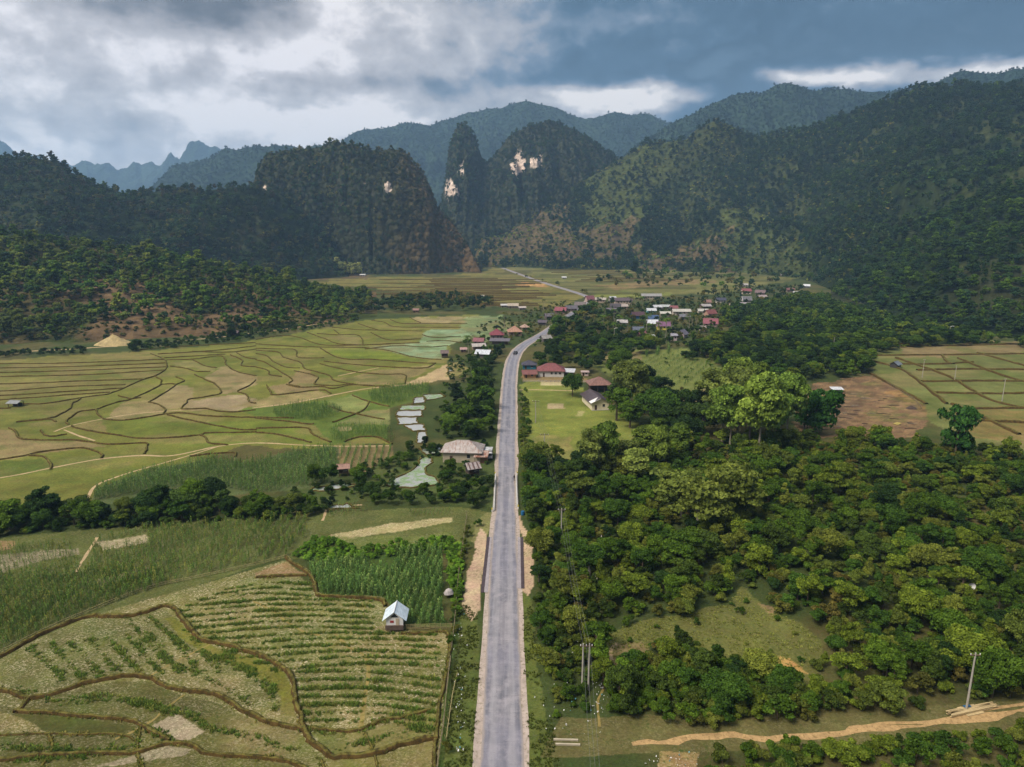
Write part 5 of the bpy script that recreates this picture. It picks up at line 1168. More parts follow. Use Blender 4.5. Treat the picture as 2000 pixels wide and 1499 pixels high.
# dense green belt behind the gardens
BELT = [(1330, 700), (1420, 672), (1450, 640), (1400, 640), (1420, 610), (1520, 590), (1600, 585), (1720, 625), (1850, 655), (2000, 680), (2400, 700), (2300, 690), (1990, 672), (1760, 680), (1705, 695), (1690, 735), (1560, 745), (1480, 730), (1420, 745), (1400, 715)]
plant(scat([BELT], 5.6, [], .55), BIG, .8, 1.25, np.concatenate([GREENS[:4], DARKG]), 'belt')
plant(scat([[(1420, 755), (1480, 735), (1560, 750), (1540, 800), (1500, 810), (1430, 790)]], 6.0, [], .5), BIG, .7, 1.1, GREENS, 'belt')
plant(scat([[(1060, 700), (1090, 665), (1140, 650), (1240, 668), (1330, 680), (1260, 690), (1200, 715), (1130, 735), (1050, 725), (1040, 700)]], 6.8, [], .5), BIG, .7, 1.15, np.concatenate([GREENS[:4], DARKG]), 'belt')
plant(scat([[(1072, 662), (1090, 628), (1180, 612), (1260, 640), (1400, 650), (1420, 690), (1330, 678), (1180, 668)]], 8.5, [], .5), BIG, .45, .85, np.concatenate([GREENS[:3], DARKG, OLIVE[:1]]), 'village')
plant(scat([[(1080, 610), (1150, 592), (1330, 584), (1440, 560), (1560, 560), (1600, 590), (1450, 612), (1420, 640), (1100, 650)]], 9.5, [], .6), BIG, .35, .8, np.concatenate([DARKG, OLIVE[:2]]), 'village')
plant(scat([[(1160, 545), (1300, 528), (1470, 535), (1560, 545), (1500, 560), (1400, 570), (1320, 560), (1240, 566), (1160, 560)]], 24, [], .6), BIG, .7, 1.5, np.concatenate([DARKG, OLIVE, GREENS[:2]])*1.2, 'village')
plant(np.array([G(*p) for p in [(1090, 655), (1082, 661), (1104, 646), (1118, 637), (1130, 629), (1098, 652), (1142, 622), (1152, 612), (1125, 640), (1160, 606)]]), ['round_b', 'wide_a', 'irregular'], 1.05, 1.5, np.concatenate([DARKG, GREENS[:3]]), 'village')
# roadside left: stream bamboos, orchard
plant(scat([[(870, 830), (890, 770), (925, 735), (965, 740), (962, 800), (955, 870), (900, 866), (860, 850)]], 5.2, EXR, .5), ['bamboo', 'wide_a', 'round_b', 'irregular'], .42, .85, np.concatenate([GREENS[:3], DARKG, np.array([C(96, 120, 40, KF)])]), 'left bank', wts=[1, 3, 3, 2])
plant(scat([[(925, 735), (915, 700), (930, 690), (985, 680), (978, 740)]], 5.5, EXR, .5), BIG, .5, .8, np.concatenate([GREENS[:3], DARKG]), 'left bank')
plant(scat([[(900, 680), (940, 650), (1040, 630), (1040, 655), (990, 672)]], 9, EXR, .5), BIG, .4, .65, np.concatenate([GREENS[:3], DARKG]), 'left bank')
plant(scat([[(690, 988), (720, 970), (780, 964), (880, 958), (960, 945), (962, 998), (900, 992), (760, 990)]], 3.4, EXR, .5), BIG, .35, .62, np.concatenate([DARKG, GREENS[:3]]), 'stream')
plant(scat([[(700, 945), (720, 905), (790, 890), (830, 868), (960, 872), (860, 890), (800, 905), (740, 930)]], 5.5, EXR, .5), BIG, .3, .5, np.concatenate([DARKG, GREENS[:3]]), 'stream')
plant(np.array([G(*p) for p in [(620, 945), (640, 950), (700, 940), (708, 955), (870, 945), (880, 930), (800, 880)]]), ['round_a', 'irregular'], .5, .75, GREENS[:3], 'stream')
HEDGE = [(-400, 1080), (0, 1050), (150, 1036), (300, 1030), (450, 1020), (630, 1012), (628, 995), (560, 985), (440, 988), (330, 990), (200, 1000), (60, 1010), (-400, 1050)]
plant(scat([HEDGE], 3.6, [], .5), ['round_a', 'round_b', 'wide_a', 'irregular'], .38, .72, np.concatenate([DARKG[:1], GREENS[:6]])*1.15, 'hedge')
plant(np.array([G(*p) for p in [(95, 1018), (110, 1010), (70, 1020), (20, 1035), (0, 1030), (300, 1005), (330, 1000), (285, 1010), (390, 995), (410, 990), (430, 1000), (370, 1000)]]), ['wide_a', 'irregular', 'round_b'], .75, .98, np.concatenate([DARKG, GREENS[:3]])*1.25, 'hedge')
# line at the foot of the low hill and in the far valley
plant(scat([[(-300, 715), (0, 700), (300, 686), (460, 668), (640, 640), (700, 628), (700, 618), (440, 655), (200, 678), (0, 690), (-300, 703)]], 4.6, [[(165, 700), (165, 655), (262, 655), (262, 700)]], .5), ['bush_a', 'bush_c', 'bush_c'], .6, 1.1, np.concatenate([DARKG, GREENS[:2]]), 'hill foot')
plant(scat([[(690, 616), (960, 606), (960, 588), (860, 580), (740, 590)]], 8, [], .5), BIG, .8, 1.2, np.concatenate([DARKG, OLIVE[:2]]), 'hill foot')
plant(scat([[(640, 540), (706, 540), (706, 530), (640, 530)], [(512, 530), (562, 532), (560, 522), (512, 520)]], 7, [], .5), ['slender', 'teak_b'], 1.3, 1.7, np.array([C(150, 150, 84, KF), C(136, 140, 76, KF)]), 'hill foot')
plant(scat([[(950, 508), (1150, 504), (1160, 496), (960, 498)]], 14, [], .5), ['slender', 'round_b'], 1.3, 2.0, np.array([C(146, 140, 62, KF), C(126, 124, 56, KF)]), 'hill foot')
plant(scat([[(1040, 520), (1160, 530), (1300, 545), (1300, 535), (1100, 512)]], 26, [], .5), BIG, .8, 1.5, DARKG, 'hill foot')
plant(scat([[(985, 525), (1080, 555), (1150, 576), (1155, 582), (1080, 560), (985, 530)]], 12, [], .5), ['bush_c', 'round_a'], .7, 1.0, OLIVE, 'hill foot')
plant(np.array([G(*p) for p in [(1244, 540), (1250, 542), (1236, 545)]]), ['teak_b', 'slender'], 1.5, 1.9, DARKG, 'hill foot')
plant(np.array([G(*p) for p in [(265, 684), (258, 686), (452, 662), (474, 655)]]), ['round_a'], .8, 1.1, DARKG, 'hill foot')
plant(np.array([G(*p) for p in [(1728, 680), (1720, 683), (1735, 676)]]), ['teak_b', 'slender'], .9, 1.1, GREENS[1:4], 'belt')

bushes = []
def bush(P, smin, smax, pal, zone):
    P = off_road(clear_of(P, .3), 4.3)
    for (x, y) in P:
        bushes.append((x, y, random.choice(['bush_a', 'bush_b', 'bush_c']), random.uniform(smin, smax), pal[random.randrange(len(pal))]*random.uniform(.75, 1.2), zone))
BPAL = np.concatenate([GREENS, OLIVE[:2]])
bush(scat([THICK], 3.0, EXR+CLEAR+TRACK+FIELDX, .6), .6, 1.15, BPAL, 'between the trees of the thicket')
bush(scat([[(1190, 1340), (1220, 1300), (1300, 1262), (1440, 1292), (1500, 1325), (1640, 1350), (1640, 1395), (1400, 1420), (1200, 1395)]], 1.7, [], .5), .6, 1.1, GREENS, 'in front of the clearing')
bush(scat([[(1150, 1640), (1300, 1475), (1500, 1462), (1700, 1462), (2000, 1425), (2500, 1390), (2600, 1640)]], 2.0, [[(1280, 1468), (1380, 1468), (1370, 1560), (1280, 1560)]], .6), .5, 1.0, GREENS, 'in front of the sandy track')
bush(scat([[(1040, 1060), (1052, 1150), (1065, 1300), (1080, 1400), (1160, 1400), (1160, 1300), (1120, 1150), (1070, 1050), (1040, 1000), (1020, 900), (1016, 900)]], 1.9, EXR, .5), .4, .8, np.concatenate([GREENS, [C(90, 108, 44, KF)]]), 'along the right verge of the road')
bush(scat([CLEAR[0]], 5.5, [], .5), .25, .55, GREENS, 'on the open clearing')
bush(scat([HEDGE], 2.6, [], .5), .6, 1.0, np.concatenate([DARKG[:1], GREENS[:4]]), 'under the stream hedge')
bush(scat([[(885, 1200), (905, 1060), (915, 1010), (930, 1000), (935, 1030), (912, 1100), (900, 1230), (890, 1400), (868, 1620), (850, 1620), (866, 1400), (878, 1280)]], 1.6, [], .5), .25, .6, np.concatenate([GREENS, OLIVE[:1]]), 'along the fence left of the road')
bush(scat([[(1020, 860), (1018, 770), (1026, 760), (1036, 860), (1040, 890), (1022, 900)]], 2.0, [], .5), .45, .95, GREENS, 'along the meadow fence')
bush(scat([[(560, 960), (690, 940), (740, 900), (800, 880), (960, 868), (960, 985), (700, 975), (630, 1000)]], 3.2, EXR+[[(755, 940), (860, 890), (860, 945), (780, 955)]], .5), .35, .8, np.concatenate([DARKG, GREENS[:3]]), 'in the stream side gardens')
bush(scat([[(570, 1090), (600, 1060), (640, 1050), (700, 1075), (860, 1052), (905, 1065), (900, 1200), (884, 1200), (872, 1075), (740, 1092), (640, 1100)]], 1.25, [], .6), .25, .6, np.array([C(122, 156, 48, 1.25), C(108, 142, 44, 1.25), C(96, 126, 42, 1.25)]), 'bright green creepers round the maize plot')
bush(scat([[(840, 860), (880, 700), (930, 690), (970, 740), (965, 860)]], 4.2, EXR, .5), .5, .9, np.concatenate([DARKG, GREENS[:3]]), 'on the left bank')
bush(scat([[(1130, 740), (1250, 690), (1420, 720), (1420, 760), (1330, 860), (1200, 830)]], 14, [], .5), .4, .8, np.concatenate([OLIVE, GREENS[:3]]), 'in the gardens')
bush(scat([[(930, 640), (1090, 590), (1150, 600), (1440, 590), (1420, 680), (1040, 680)]], 7.5, [], .5), .6, 1.1, np.concatenate([OLIVE, GREENS[:3]]), 'in the village')
bush(scat([BELT, [(1420, 755), (1480, 735), (1560, 750), (1540, 800), (1430, 790)]], 5.5, [], .5), .7, 1.2, GREENS, 'in the belt')

ZL = {'thicket': 'in the thicket right of the road', 'copse': 'at the foot of the meadow', 'teak': 'in the stand behind the meadow', 'hall': 'around the halls at the head of the meadow', 'tier': 'rising from the thicket below the copse',
      'bamboo': 'on the edge of the thicket below the terraces', 'belt': 'in the green belt below the forest', 'village': 'among the village houses', 'left bank': 'on the bank left of the road', 'stream': 'beside the weedy ponds', 'hedge': 'in the stream hedge between the fields', 'hill foot': 'at the foot of the hills'}
KN = {'round_a': 'bushy', 'round_b': 'dense', 'wide_a': 'wide crowned', 'irregular': 'ragged', 'slender': 'slender', 'teak_a': 'large leaved', 'teak_b': 'upright', 'tier': 'tiered', 'bamboo': 'plumed', 'bush_a': 'rounded', 'bush_b': 'low rounded', 'bush_c': 'spreading', }
def toned(t):
    v = t[0]*.3+t[1]*.6
    return 'dark green' if v < .042 else ('yellowish green' if t[0] > t[1]*.86 and v > .06 else ('bright green' if v > .085 else 'mid green'))
LM = [('double grey pole', (1143, 1348)), ('grey pole near the bridge', (1096, 1062)), ('grassy clearing', (1380, 1240)), ('yellow earth patch on the clearing', (1530, 1300)), ('concrete pole with planks', (1887, 1388)), ('round white dish', (1890, 1168)),
      ('broad tiered tree', (1362, 1040)), ('stand of pale tall trees', (1460, 870)), ('near end of the meadow', (1100, 900)), ('brown burnt field', (1690, 860)), ('right lay-by', (1040, 1100)), ('white bungalow', (1077, 737)), ('cream gabled hall', (1167, 802)),
      ('great bamboo clump', (1865, 892)), ('terraces on the right', (1990, 880)), ('pale tin roofed house', (903, 905)), ('orange roofed field hut', (669, 932)), ('weedy green pond', (810, 940)), ('road bend', (1008, 690)), ('path gap in the hedge', (175, 1000)),
      ('left end of the stream hedge', (20, 1040)), ('right end of the stream hedge', (620, 1005)), ('middle of the stream hedge', (400, 1020)), ('chain of bright ponds', (810, 820)), ('orange tarpaulin shelter', (950, 803)), ('pale pointed markers', (1160, 1100)), ('start of the sandy track', (1250, 1450)),
      ('middle of the sandy track', (1600, 1435)), ('right end of the sandy track', (1980, 1395)), ('palm grove', (1160, 650)), ('upper left corner of the thicket', (1050, 930)), ('dark middle of the thicket', (1640, 1080)), ('right edge of the thicket', (1980, 1060)), ('white roofed hut', (770, 1237)), ('left lay-by', (925, 1120)), ('open hall', (1172, 768))]
LMW = [(n_, G(*p)) for n_, p in LM]
def spot(x, y):
    n_, q = min(LMW, key=lambda l: math.hypot(l[1][0]-x, l[1][1]-y)); dx, dy = x-q[0], y-q[1]; d = math.hypot(dx, dy)
    dr = ('right of' if dx > 0 else 'left of') if abs(dx) > abs(dy) else ('behind' if dy > 0 else 'in front of')
    return '%s %s the %s' % ('just' if d < 7 else ('further' if d < 18 else 'well'), dr, n_)
def individual(kind, lst, cat, base_group):
    names = {}; 
    for c in lst:
        (x, y, k, s, t, zone) = c; P_ = PROTO[k]
        size = 'small' if s*P_['r'] < (2.1 if cat == 'tree' else 1.2) else ('large' if s*P_['r'] > (3.1 if cat == 'tree' else 1.7) else 'medium')
        nm_ = '%s %s %s %s %s' % (size, toned(t), KN[k], cat, spot(x, y))
        if len(nm_.split()) > 12: nm_ = nm_.replace('further ', '').replace('well ', '').replace('just ', '')
        names.setdefault(nm_, []).append(c)
    lab = {}
    for l, cs in names.items():
        cs.sort(key=lambda c: c[1])
        w_ = {1: [''], 2: ['nearer ', 'farther '], 3: ['nearest ', 'middle ', 'farthest ']}.get(len(cs), ['']*len(cs))
        for c, q in zip(cs, w_): lab[id(c)] = (q+l, '%s %ss around the %s' % (KN[c[2]], cat, l.split(' the ', 1)[1]))
    for c in lst:
        (x, y, k, s, t, zone) = c; P_ = PROTO[k]
        e = empty(kind, (x, y, 0.0), random.uniform(0, 6.28), s)
        e.scale = (s*random.uniform(.82, 1.18), s*random.uniform(.82, 1.18), s*random.uniform(.8, 1.25))
        e['label'], e['group'] = lab[id(c)]; e['category'] = cat
        tr = link('trunk' if cat == 'tree' else 'stem', P_['trunk'], e)
        o = link('crown', P_['crown'], e); o['tint'] = [float(v) for v in t]
kx = lambda c: c[3]*PROTO[c[2]]['r']/c[1]
inview = lambda c: -300 < PX(c[0], c[1])[0] < 2300
tt = sorted([c for c in cand if -30 < PX(c[0], c[1])[0] < 2030 and PX(c[0], c[1])[1] < 1560 and c[2] != 'bamboo'], key=kx, reverse=True)
ind = tt[:300]; ids = set(id(c) for c in ind)
individual('broadleaf_tree', ind, 'tree', 'trees')
individual('bamboo_clump', [c for c in cand if c[2] == 'bamboo' and c[5] == 'bamboo'], 'bamboo', 'bamboo')
for c in cand:
    if c[2] == 'bamboo' and c[5] == 'bamboo': ids.add(id(c))
rest = [c for c in cand if id(c) not in ids]
LIBALL_K = ['round_a', 'round_b', 'wide_a', 'irregular', 'slender', 'teak_a', 'teak_b', 'tier', 'bamboo', 'bush_a', 'bush_b', 'bush_c']
LIB_N = lib('valley_trees', [PROTO[k_]['far'] for k_ in LIBALL_K])
MEDM = []
for i, k_ in enumerate(LIBALL_K): MEDM.append(PROTO[k_]['crown'])
LIB_M = lib('near_trees', MEDM)
for zone in sorted(set(c[5] for c in rest)):
    L_ = [c for c in rest if c[5] == zone]
    for nm, sub, lb in (('woodland', [c for c in L_ if c[1] < 420], LIB_M), ('woodland', [c for c in L_ if c[1] >= 420], LIB_N)):
        if not sub: continue
        hz_ = HT([c[0] for c in sub], [c[1] for c in sub]) if sub[0][1] >= 420 or max(c[1] for c in sub) > 420 else np.zeros(len(sub))
        kp_ = [i for i, q in enumerate(hz_) if q < 14]; sub = [sub[i] for i in kp_]; hz_ = [hz_[i] for i in kp_]
        stuff(nm, lb, [(c[0], c[1], max(0, float(q))) for c, q in zip(sub, hz_)], np.array([c[3] for c in sub]), [c[4] for c in sub], idx_=[LIBALL_K.index(c[2]) for c in sub], label='smaller trees growing %s' % ZL[zone], cat='woodland')
bb = sorted([c for c in bushes if -20 < PX(c[0], c[1])[0] < 2020 and PX(c[0], c[1])[1] < 1520], key=kx, reverse=True)[:300]
ids = set(id(c) for c in bb); individual('shrub', bb, 'shrub', 'shrubs')
for zone in sorted(set(c[5] for c in bushes)):
    L_ = [c for c in bushes if c[5] == zone and id(c) not in ids]
    for sub, lb in (([c for c in L_ if c[1] < 260], LIB_M), ([c for c in L_ if c[1] >= 260], LIB_N)):
        if sub: stuff('undergrowth', lb, [(c[0], c[1], 0) for c in sub], np.array([c[3] for c in sub]), [c[4] for c in sub], idx_=[LIBALL_K.index(c[2]) for c in sub], label='green undergrowth '+zone, cat='undergrowth')
print('trees', len(cand), 'bushes', len(bushes), 'hill', nt_)

# ------------------------------------------------------------------ grasses and crops
def tuft_mesh(name, n, h, r, seed):
    g_ = random.Random(seed); V = []; Fs = []; lv = []
    for i in range(n):
        a = g_.uniform(0, 6.28); d = g_.uniform(0, r); x, y = math.cos(a)*d, math.sin(a)*d; b_ = g_.uniform(0, 6.28); w_ = .05+h*.1; l = h*g_.uniform(.6, 1.2)
        lx, ly = math.cos(a)*l*.45, math.sin(a)*l*.45; k = len(V)
        V += [(x-math.cos(b_)*w_, y-math.sin(b_)*w_, 0), (x+math.cos(b_)*w_, y+math.sin(b_)*w_, 0), (x+lx, y+ly, l)]; Fs.append((k, k+1, k+2)); lv += [g_.random()]*3
    m = mesh_np(name, V, np.array(Fs), M_leaf); a = m.attributes.new('leafv', 'FLOAT', 'POINT'); a.data.foreach_set('value', np.array(lv, np.float32)); return m
LIB_T = lib('tufts', [tuft_mesh('tuft', 16, .32, .28, i) for i in range(3)])
def maize_mesh(seed, h=1.9):
    g_ = random.Random(seed); V = []; Fs = []; lv = []
    def quad(p): 
        k = len(V); V.extend(p); Fs.append((k, k+1, k+2, k+3))
    quad([(-.03, 0, 0), (.03, 0, 0), (.02, 0, h), (-.02, 0, h)]); quad([(0, -.03, 0), (0, .03, 0), (0, .02, h), (0, -.02, h)]); lv += [.7]*8
    for i in range(8):
        a = i*math.pi*.92+g_.uniform(-.4, .4); z = h*(.15+.1*i); c, s = math.cos(a), math.sin(a); L_ = .44*g_.uniform(.8, 1.2); w_ = .08
        p0 = Vector((0, 0, z)); p1 = Vector((c*L_*.5, s*L_*.5, z+.30)); p2 = Vector((c*L_, s*L_, z+.05)); sd_ = Vector((-s, c, 0))*w_; v_ = g_.uniform(.2, .9)
        quad([p0-sd_*.4, p0+sd_*.4, p1+sd_, p1-sd_]); quad([p1-sd_, p1+sd_, p2+sd_*.2, p2-sd_*.2]); lv += [v_]*8
    quad([(-.10, 0, h), (.10, 0, h), (.14, .02, h+.28), (-.14, -.02, h+.28)]); lv += [1.0]*4
    m = mesh_np('maize', V, np.array(Fs), M_leaf); a = m.attributes.new('leafv', 'FLOAT', 'POINT'); a.data.foreach_set('value', np.array(lv, np.float32)); return m
LIB_Z = lib('maize_plants', [maize_mesh(i, 1.7+.15*i) for i in range(4)])
def crop(name, poly, row, gap, coll, smin, smax, pal, label, dirv=(0, 1), excl=(), dens=.92, patch=0):
    W_ = np.array([G(*p) for p in poly]); d = np.array(dirv, float); d /= np.linalg.norm(d); n_ = np.array([-d[1], d[0]])
    a = W_@d; b_ = W_@n_
    A, B_ = np.meshgrid(np.arange(a.min(), a.max(), gap), np.arange(b_.min(), b_.max(), row)); A = A.ravel()+rng.uniform(-.3, .3, A.size)*gap; B_ = B_.ravel()+rng.uniform(-.12, .12, B_.size)*row
    X = A*d[0]+B_*n_[0]; Y = A*d[1]+B_*n_[1]; px, py = PX(X, Y); k = inpoly(px, py, poly) & (rng.random(len(X)) < dens)
    for e in excl: k &= ~inpoly(px, py, e)
    if patch: k &= (fbm(X/6, Y/6, 3, 71) > patch-.12*rng.random(len(X)))
    X, Y = X[k], Y[k]; nn = len(X); s = rng.uniform(smin, smax, nn)*(.75+.5*fbm(X/5, Y/5, 2, 3))
    stuff(name, coll, np.stack([X, Y, np.zeros(nn)], 1), s, pick(pal, nn)*(.75+.5*fbm(X/9, Y/9, 3, 12))[:, None], label=label, cat='crop')
    return nn
MZ = np.array([C(92, 116, 56, KF), C(84, 110, 52, KF), C(110, 124, 66, KF), C(76, 100, 50, KF)])
MZO = np.array([C(92, 112, 48, KF), C(84, 106, 44, KF), C(112, 114, 52, KF), C(76, 98, 42, KF)])
crop('maize_crop', [(600, 1108), (700, 1092), (865, 1072), (862, 1200), (878, 1222), (800, 1222), (750, 1168), (628, 1160)], 1.25, .34, LIB_Z, .85, 1.1, MZ*1.2, 'tall green maize in rows beside the white roofed hut', (.08, 1), [[(715, 1095), (745, 1080), (775, 1085), (770, 1120), (720, 1118)]])
crop('maize_crop', [(-60, 1300), (0, 1272), (170, 1195), (330, 1140), (300, 1112), (160, 1120), (0, 1130), (-80, 1150)], 1.7, .3, LIB_Z, .75, 1.0, MZO*1.0, 'dense olive maize at the left edge above the bamboo fence', (-.12, 1), dens=.95)
crop('maize_crop', [(170, 1120), (180, 1060), (290, 1030), (420, 1022), (600, 1010), (600, 1040), (570, 1085), (330, 1140), (230, 1160)], 1.8, .36, LIB_Z, .6, .9, MZO*1.1, 'thin maize between the hedge and the bamboo fence', (-.05, 1), [[(185, 1060), (285, 1045), (288, 1058), (200, 1075)], [(180, 1135), (290, 1105), (300, 1115), (190, 1150)]], dens=.8)
crop('maize_crop', [(-60, 1080), (40, 1068), (140, 1060), (160, 1110), (0, 1130), (-60, 1150)], .9, .6, LIB_Z, .5, .8, MZO, 'sparse maize at the left edge under the hedge', (.3, 1), dens=.55)
crop('maize_crop', [(190, 955), (300, 918), (420, 897), (480, 905), (560, 887), (655, 874), (660, 920), (640, 945), (560, 955), (500, 965), (420, 950), (300, 960), (185, 978)], 1.6, .45, LIB_Z, .75, 1.05, MZ*1.0, 'dark maize field north of the stream hedge', (.1, 1), dens=.9)
crop('maize_crop', [(660, 874), (768, 872), (770, 915), (668, 922)], 2.0, .5, LIB_Z, .6, .85, MZ, 'maize in separate striped rows beside the orange roofed field hut', (-.12, 1))
crop('maize_crop', Z4([(130, 980), (300, 920), (560, 915), (680, 970), (640, 1010), (450, 1050), (160, 1030)]), 1.2, .7, LIB_Z, .7, 1.0, MZ*.8, 'lens shaped dark maize plot below the main footpath', (.1, 1), dens=.85)
crop('maize_crop', Z4([(880, 840), (1000, 790), (1340, 765), (1380, 830), (1180, 890), (1060, 930), (900, 900)]), 1.2, .7, LIB_Z, .6, .95, MZ*.85, 'maize plot left of the bright ponds', (.1, 1), dens=.85)
crop('maize_crop', Z4([(570, 1140), (640, 1090), (1000, 1080), (1100, 1180), (1060, 1240), (960, 1180), (800, 1180), (690, 1220), (600, 1210)]), 1.2, .7, LIB_Z, .5, .9, MZ*.9, 'maize around the half round paddy', (.1, 1), dens=.85)
crop('maize_crop', [(1252, 690), (1315, 680), (1325, 690), (1262, 700)], 5.5, .6, LIB_Z, 1.1, 1.5, MZ, 'dark vegetable rows behind the village gardens', (.25, 1))
crop('maize_crop', [(1262, 700), (1330, 692), (1410, 720), (1400, 745), (1300, 760), (1240, 740)], 3.6, .8, LIB_Z, .55, .85, MZ*.9, 'young rows in the garden behind the meadow halls', (.5, 1), dens=.7)
crop('vegetable_rows', [(640, 990), (700, 985), (720, 1000), (640, 1012)], 1.2, .5, LIB_Z, .3, .5, MZ, 'short vegetable rows beside the stream path', (.2, 1))
crop('vegetable_rows', [(800, 1000), (880, 996), (880, 1008), (800, 1010)], .9, .5, LIB_Z, .3, .5, MZ, 'short vegetable rows left of the road fence', (.1, 1))
# green rows on the stubble: lines of tufts
rowpts = []
def rows(lines, wid, step, smin, smax, pal):
    for ln in lines:
        q = resample(smooth_poly([G(*p) for p in ln]), step)
        for i, p in enumerate(q):
            dens = vnoise(np.array([p[0]/2.2]), np.array([p[1]/1.5]), 21)[0]
            for k in range(2):
                if random.random() > .25+dens*.8: continue
                rowpts.append((p[0]+random.gauss(0, wid), p[1]+random.gauss(0, wid), 0, random.uniform(smin, smax)*(.5+dens), pal[random.randrange(len(pal))]*random.uniform(.75, 1.2)))
RP = np.array([C(104, 126, 52, KF), C(118, 132, 58, KF), C(96, 116, 48, KF), C(134, 134, 66, KF)])
YS = [1141, 1151, 1162, 1173, 1183, 1194, 1205, 1216, 1227, 1239, 1250, 1262, 1274, 1286, 1299, 1314, 1330, 1347, 1363, 1379, 1395, 1410]
for j, y in enumerate(YS):
    xl = np.interp(y, [1130, 1180, 1240, 1270, 1310, 1350, 1400], [470, 345, 400, 460, 560, 580, 585]); xr = 745 if y < 1172 else (738 if y < 1236 else 866)
    if y < 1165: xr = 618
    sag = 8 if y < 1300 else -4
    rows([[(xl, y+sag+3), ((xl+xr)/2, y-2), (xr-10, y+(2 if y < 1300 else 14))]], .16, .3, .7, 1.2, RP)
for k in range(10):
    x0 = 60+k*38; rows([[(x0, 1262-k*4), (x0+34, 1296-k*3), (x0+66, 1328-k*2)]], .25, .35, .7, 1.2, RP)
for p in [Q3([(1160, 330), (1300, 440), (1500, 580), (1700, 640), (2000, 760)]), Q3([(1000, 340), (1150, 520), (1330, 690), (1560, 780), (1800, 910), (1960, 1010)]), Q3([(1380, 700), (1600, 800), (1800, 900), (1960, 1000)]), Q3([(1500, 590), (1800, 680), (2000, 760)])+Q4([(120, 880), (160, 1000)]), Q4([(-100, 720), (60, 860), (130, 960), (150, 1060)]),
          Q3([(380, 990), (700, 955), (900, 958), (1200, 1010), (1500, 1090), (1600, 1170), (1700, 1205), (2000, 1260)])+Q4([(150, 1330), (300, 1370)]), Q3([(500, 1010), (900, 970), (1200, 1040), (1500, 1120), (1700, 1230)]), Q3([(1150, 1200), (1250, 1240), (1320, 1290)]),
          Q3([(0, 1340), (300, 1350), (700, 1370), (950, 1350), (1060, 1310)]), Q3([(0, 1440), (400, 1430), (800, 1400)]), Q3([(0, 900), (100, 890), (220, 930)]), Q4([(440, 1210), (620, 1240), (900, 1190)]), Q4([(590, 1375), (900, 1290), (1150, 1220), (1400, 1215)])]:
    rows([p], .28, .3, .7, 1.1, RP)
for p, w_, h in NB: rows([p], .22, .45, .5, .9, np.array([C(120, 122, 54, KF), C(104, 112, 46, KF), C(150, 138, 76, KF)]))
a_ = rowpts
stuff('stubble_rows', LIB_T, [p[:3] for p in a_], np.array([p[3] for p in a_]), [p[4] for p in a_], label='green regrowth in rows on the near stubble terraces', cat='grass')
# loose grass on the verges and banks
for poly, gp, pal, lab in (([(905, 1180), (930, 1190), (938, 1300), (922, 1499), (912, 1620), (845, 1620), (868, 1499), (885, 1290)], .42, np.array([C(96, 106, 46, 1.6), C(90, 98, 42, 1.6)]), 'short grass on the left verge'),
                           ([(1022, 1200), (1040, 1180), (1052, 1300), (1085, 1440), (1110, 1620), (1040, 1620), (1030, 1499), (1024, 1300)], .42, np.array([C(100, 110, 48, 1.6), C(92, 102, 42, 1.6)]), 'short grass on the right verge'),
                           (CLEAR[0], .6, np.array([C(140, 140, 72, KF), C(126, 130, 62, KF)]), 'rough grass on the clearing')):
    P = scat([poly], gp, [], .5)
    P = P[fbm(P[:, 0]/2, P[:, 1]/2, 3, 8) > .42]
    stuff('grass', LIB_T, np.concatenate([P, np.zeros((len(P), 1))], 1), rng.uniform(.4, .9, len(P)), pick(pal, len(P)), label=lab, cat='grass')

# ------------------------------------------------------------------ coconut palms
def palm_meshes(seed, h=8.5):
    g_ = random.Random(seed); mb = MB(); pts = []; lx = g_.uniform(-.8, .8)
    for i in range(7):
        t = i/6; pts.append((lx*t*t, .3*math.sin(t*2), h*t))
    mb.tube(pts, [.22, .17, .15, .14, .13, .13, .12], 6); tm = mb.mesh('trunk', M_bark_pale)
    top = Vector(pts[-1]); V = []; Fs = []; lv = []
    for f_ in range(17):
        a = f_*2.39+g_.uniform(-.2, .2); el_ = g_.uniform(-.5, 1.1); L_ = g_.uniform(2.5, 3.1); c, s = math.cos(a), math.sin(a); sd_ = Vector((-s, c, 0)); sp_pts = []
        for i in range(6):
            t = i/5; hd = L_*t*math.cos(el_*.6); z = math.sin(el_)*L_*t*.9-1.5*t*t*L_*.4; sp_pts.append(top+Vector((c*hd, s*hd, z)))
        v_ = g_.uniform(.25, .95)
        for i in range(5):
            p0, p1 = sp_pts[i], sp_pts[i+1]; w0 = .55*math.sin(math.pi*min(1, (i+.4)/5.2)); w1 = .55*math.sin(math.pi*min(.98, (i+1.2)/5.6))
            for sg in (-1, 1):
                k = len(V); V += [p0, p1*.7+p0*.3, p1*.6+p0*.4+sd_*sg*w1-Vector((0, 0, .28*w1/.5)), p0+sd_*sg*w0+(p1-p0)*.3-Vector((0, 0, .22*w0/.5))]; Fs.append((k, k+1, k+2, k+3)); lv += [v_]*4
    m = mesh_np('fronds', [tuple(v) for v in V], np.array(Fs), M_leaf); a_ = m.attributes.new('leafv', 'FLOAT', 'POINT'); a_.data.foreach_set('value', np.array(lv, np.float32))
    return tm, m
PM = [palm_meshes(i, 8+i) for i in range(3)]
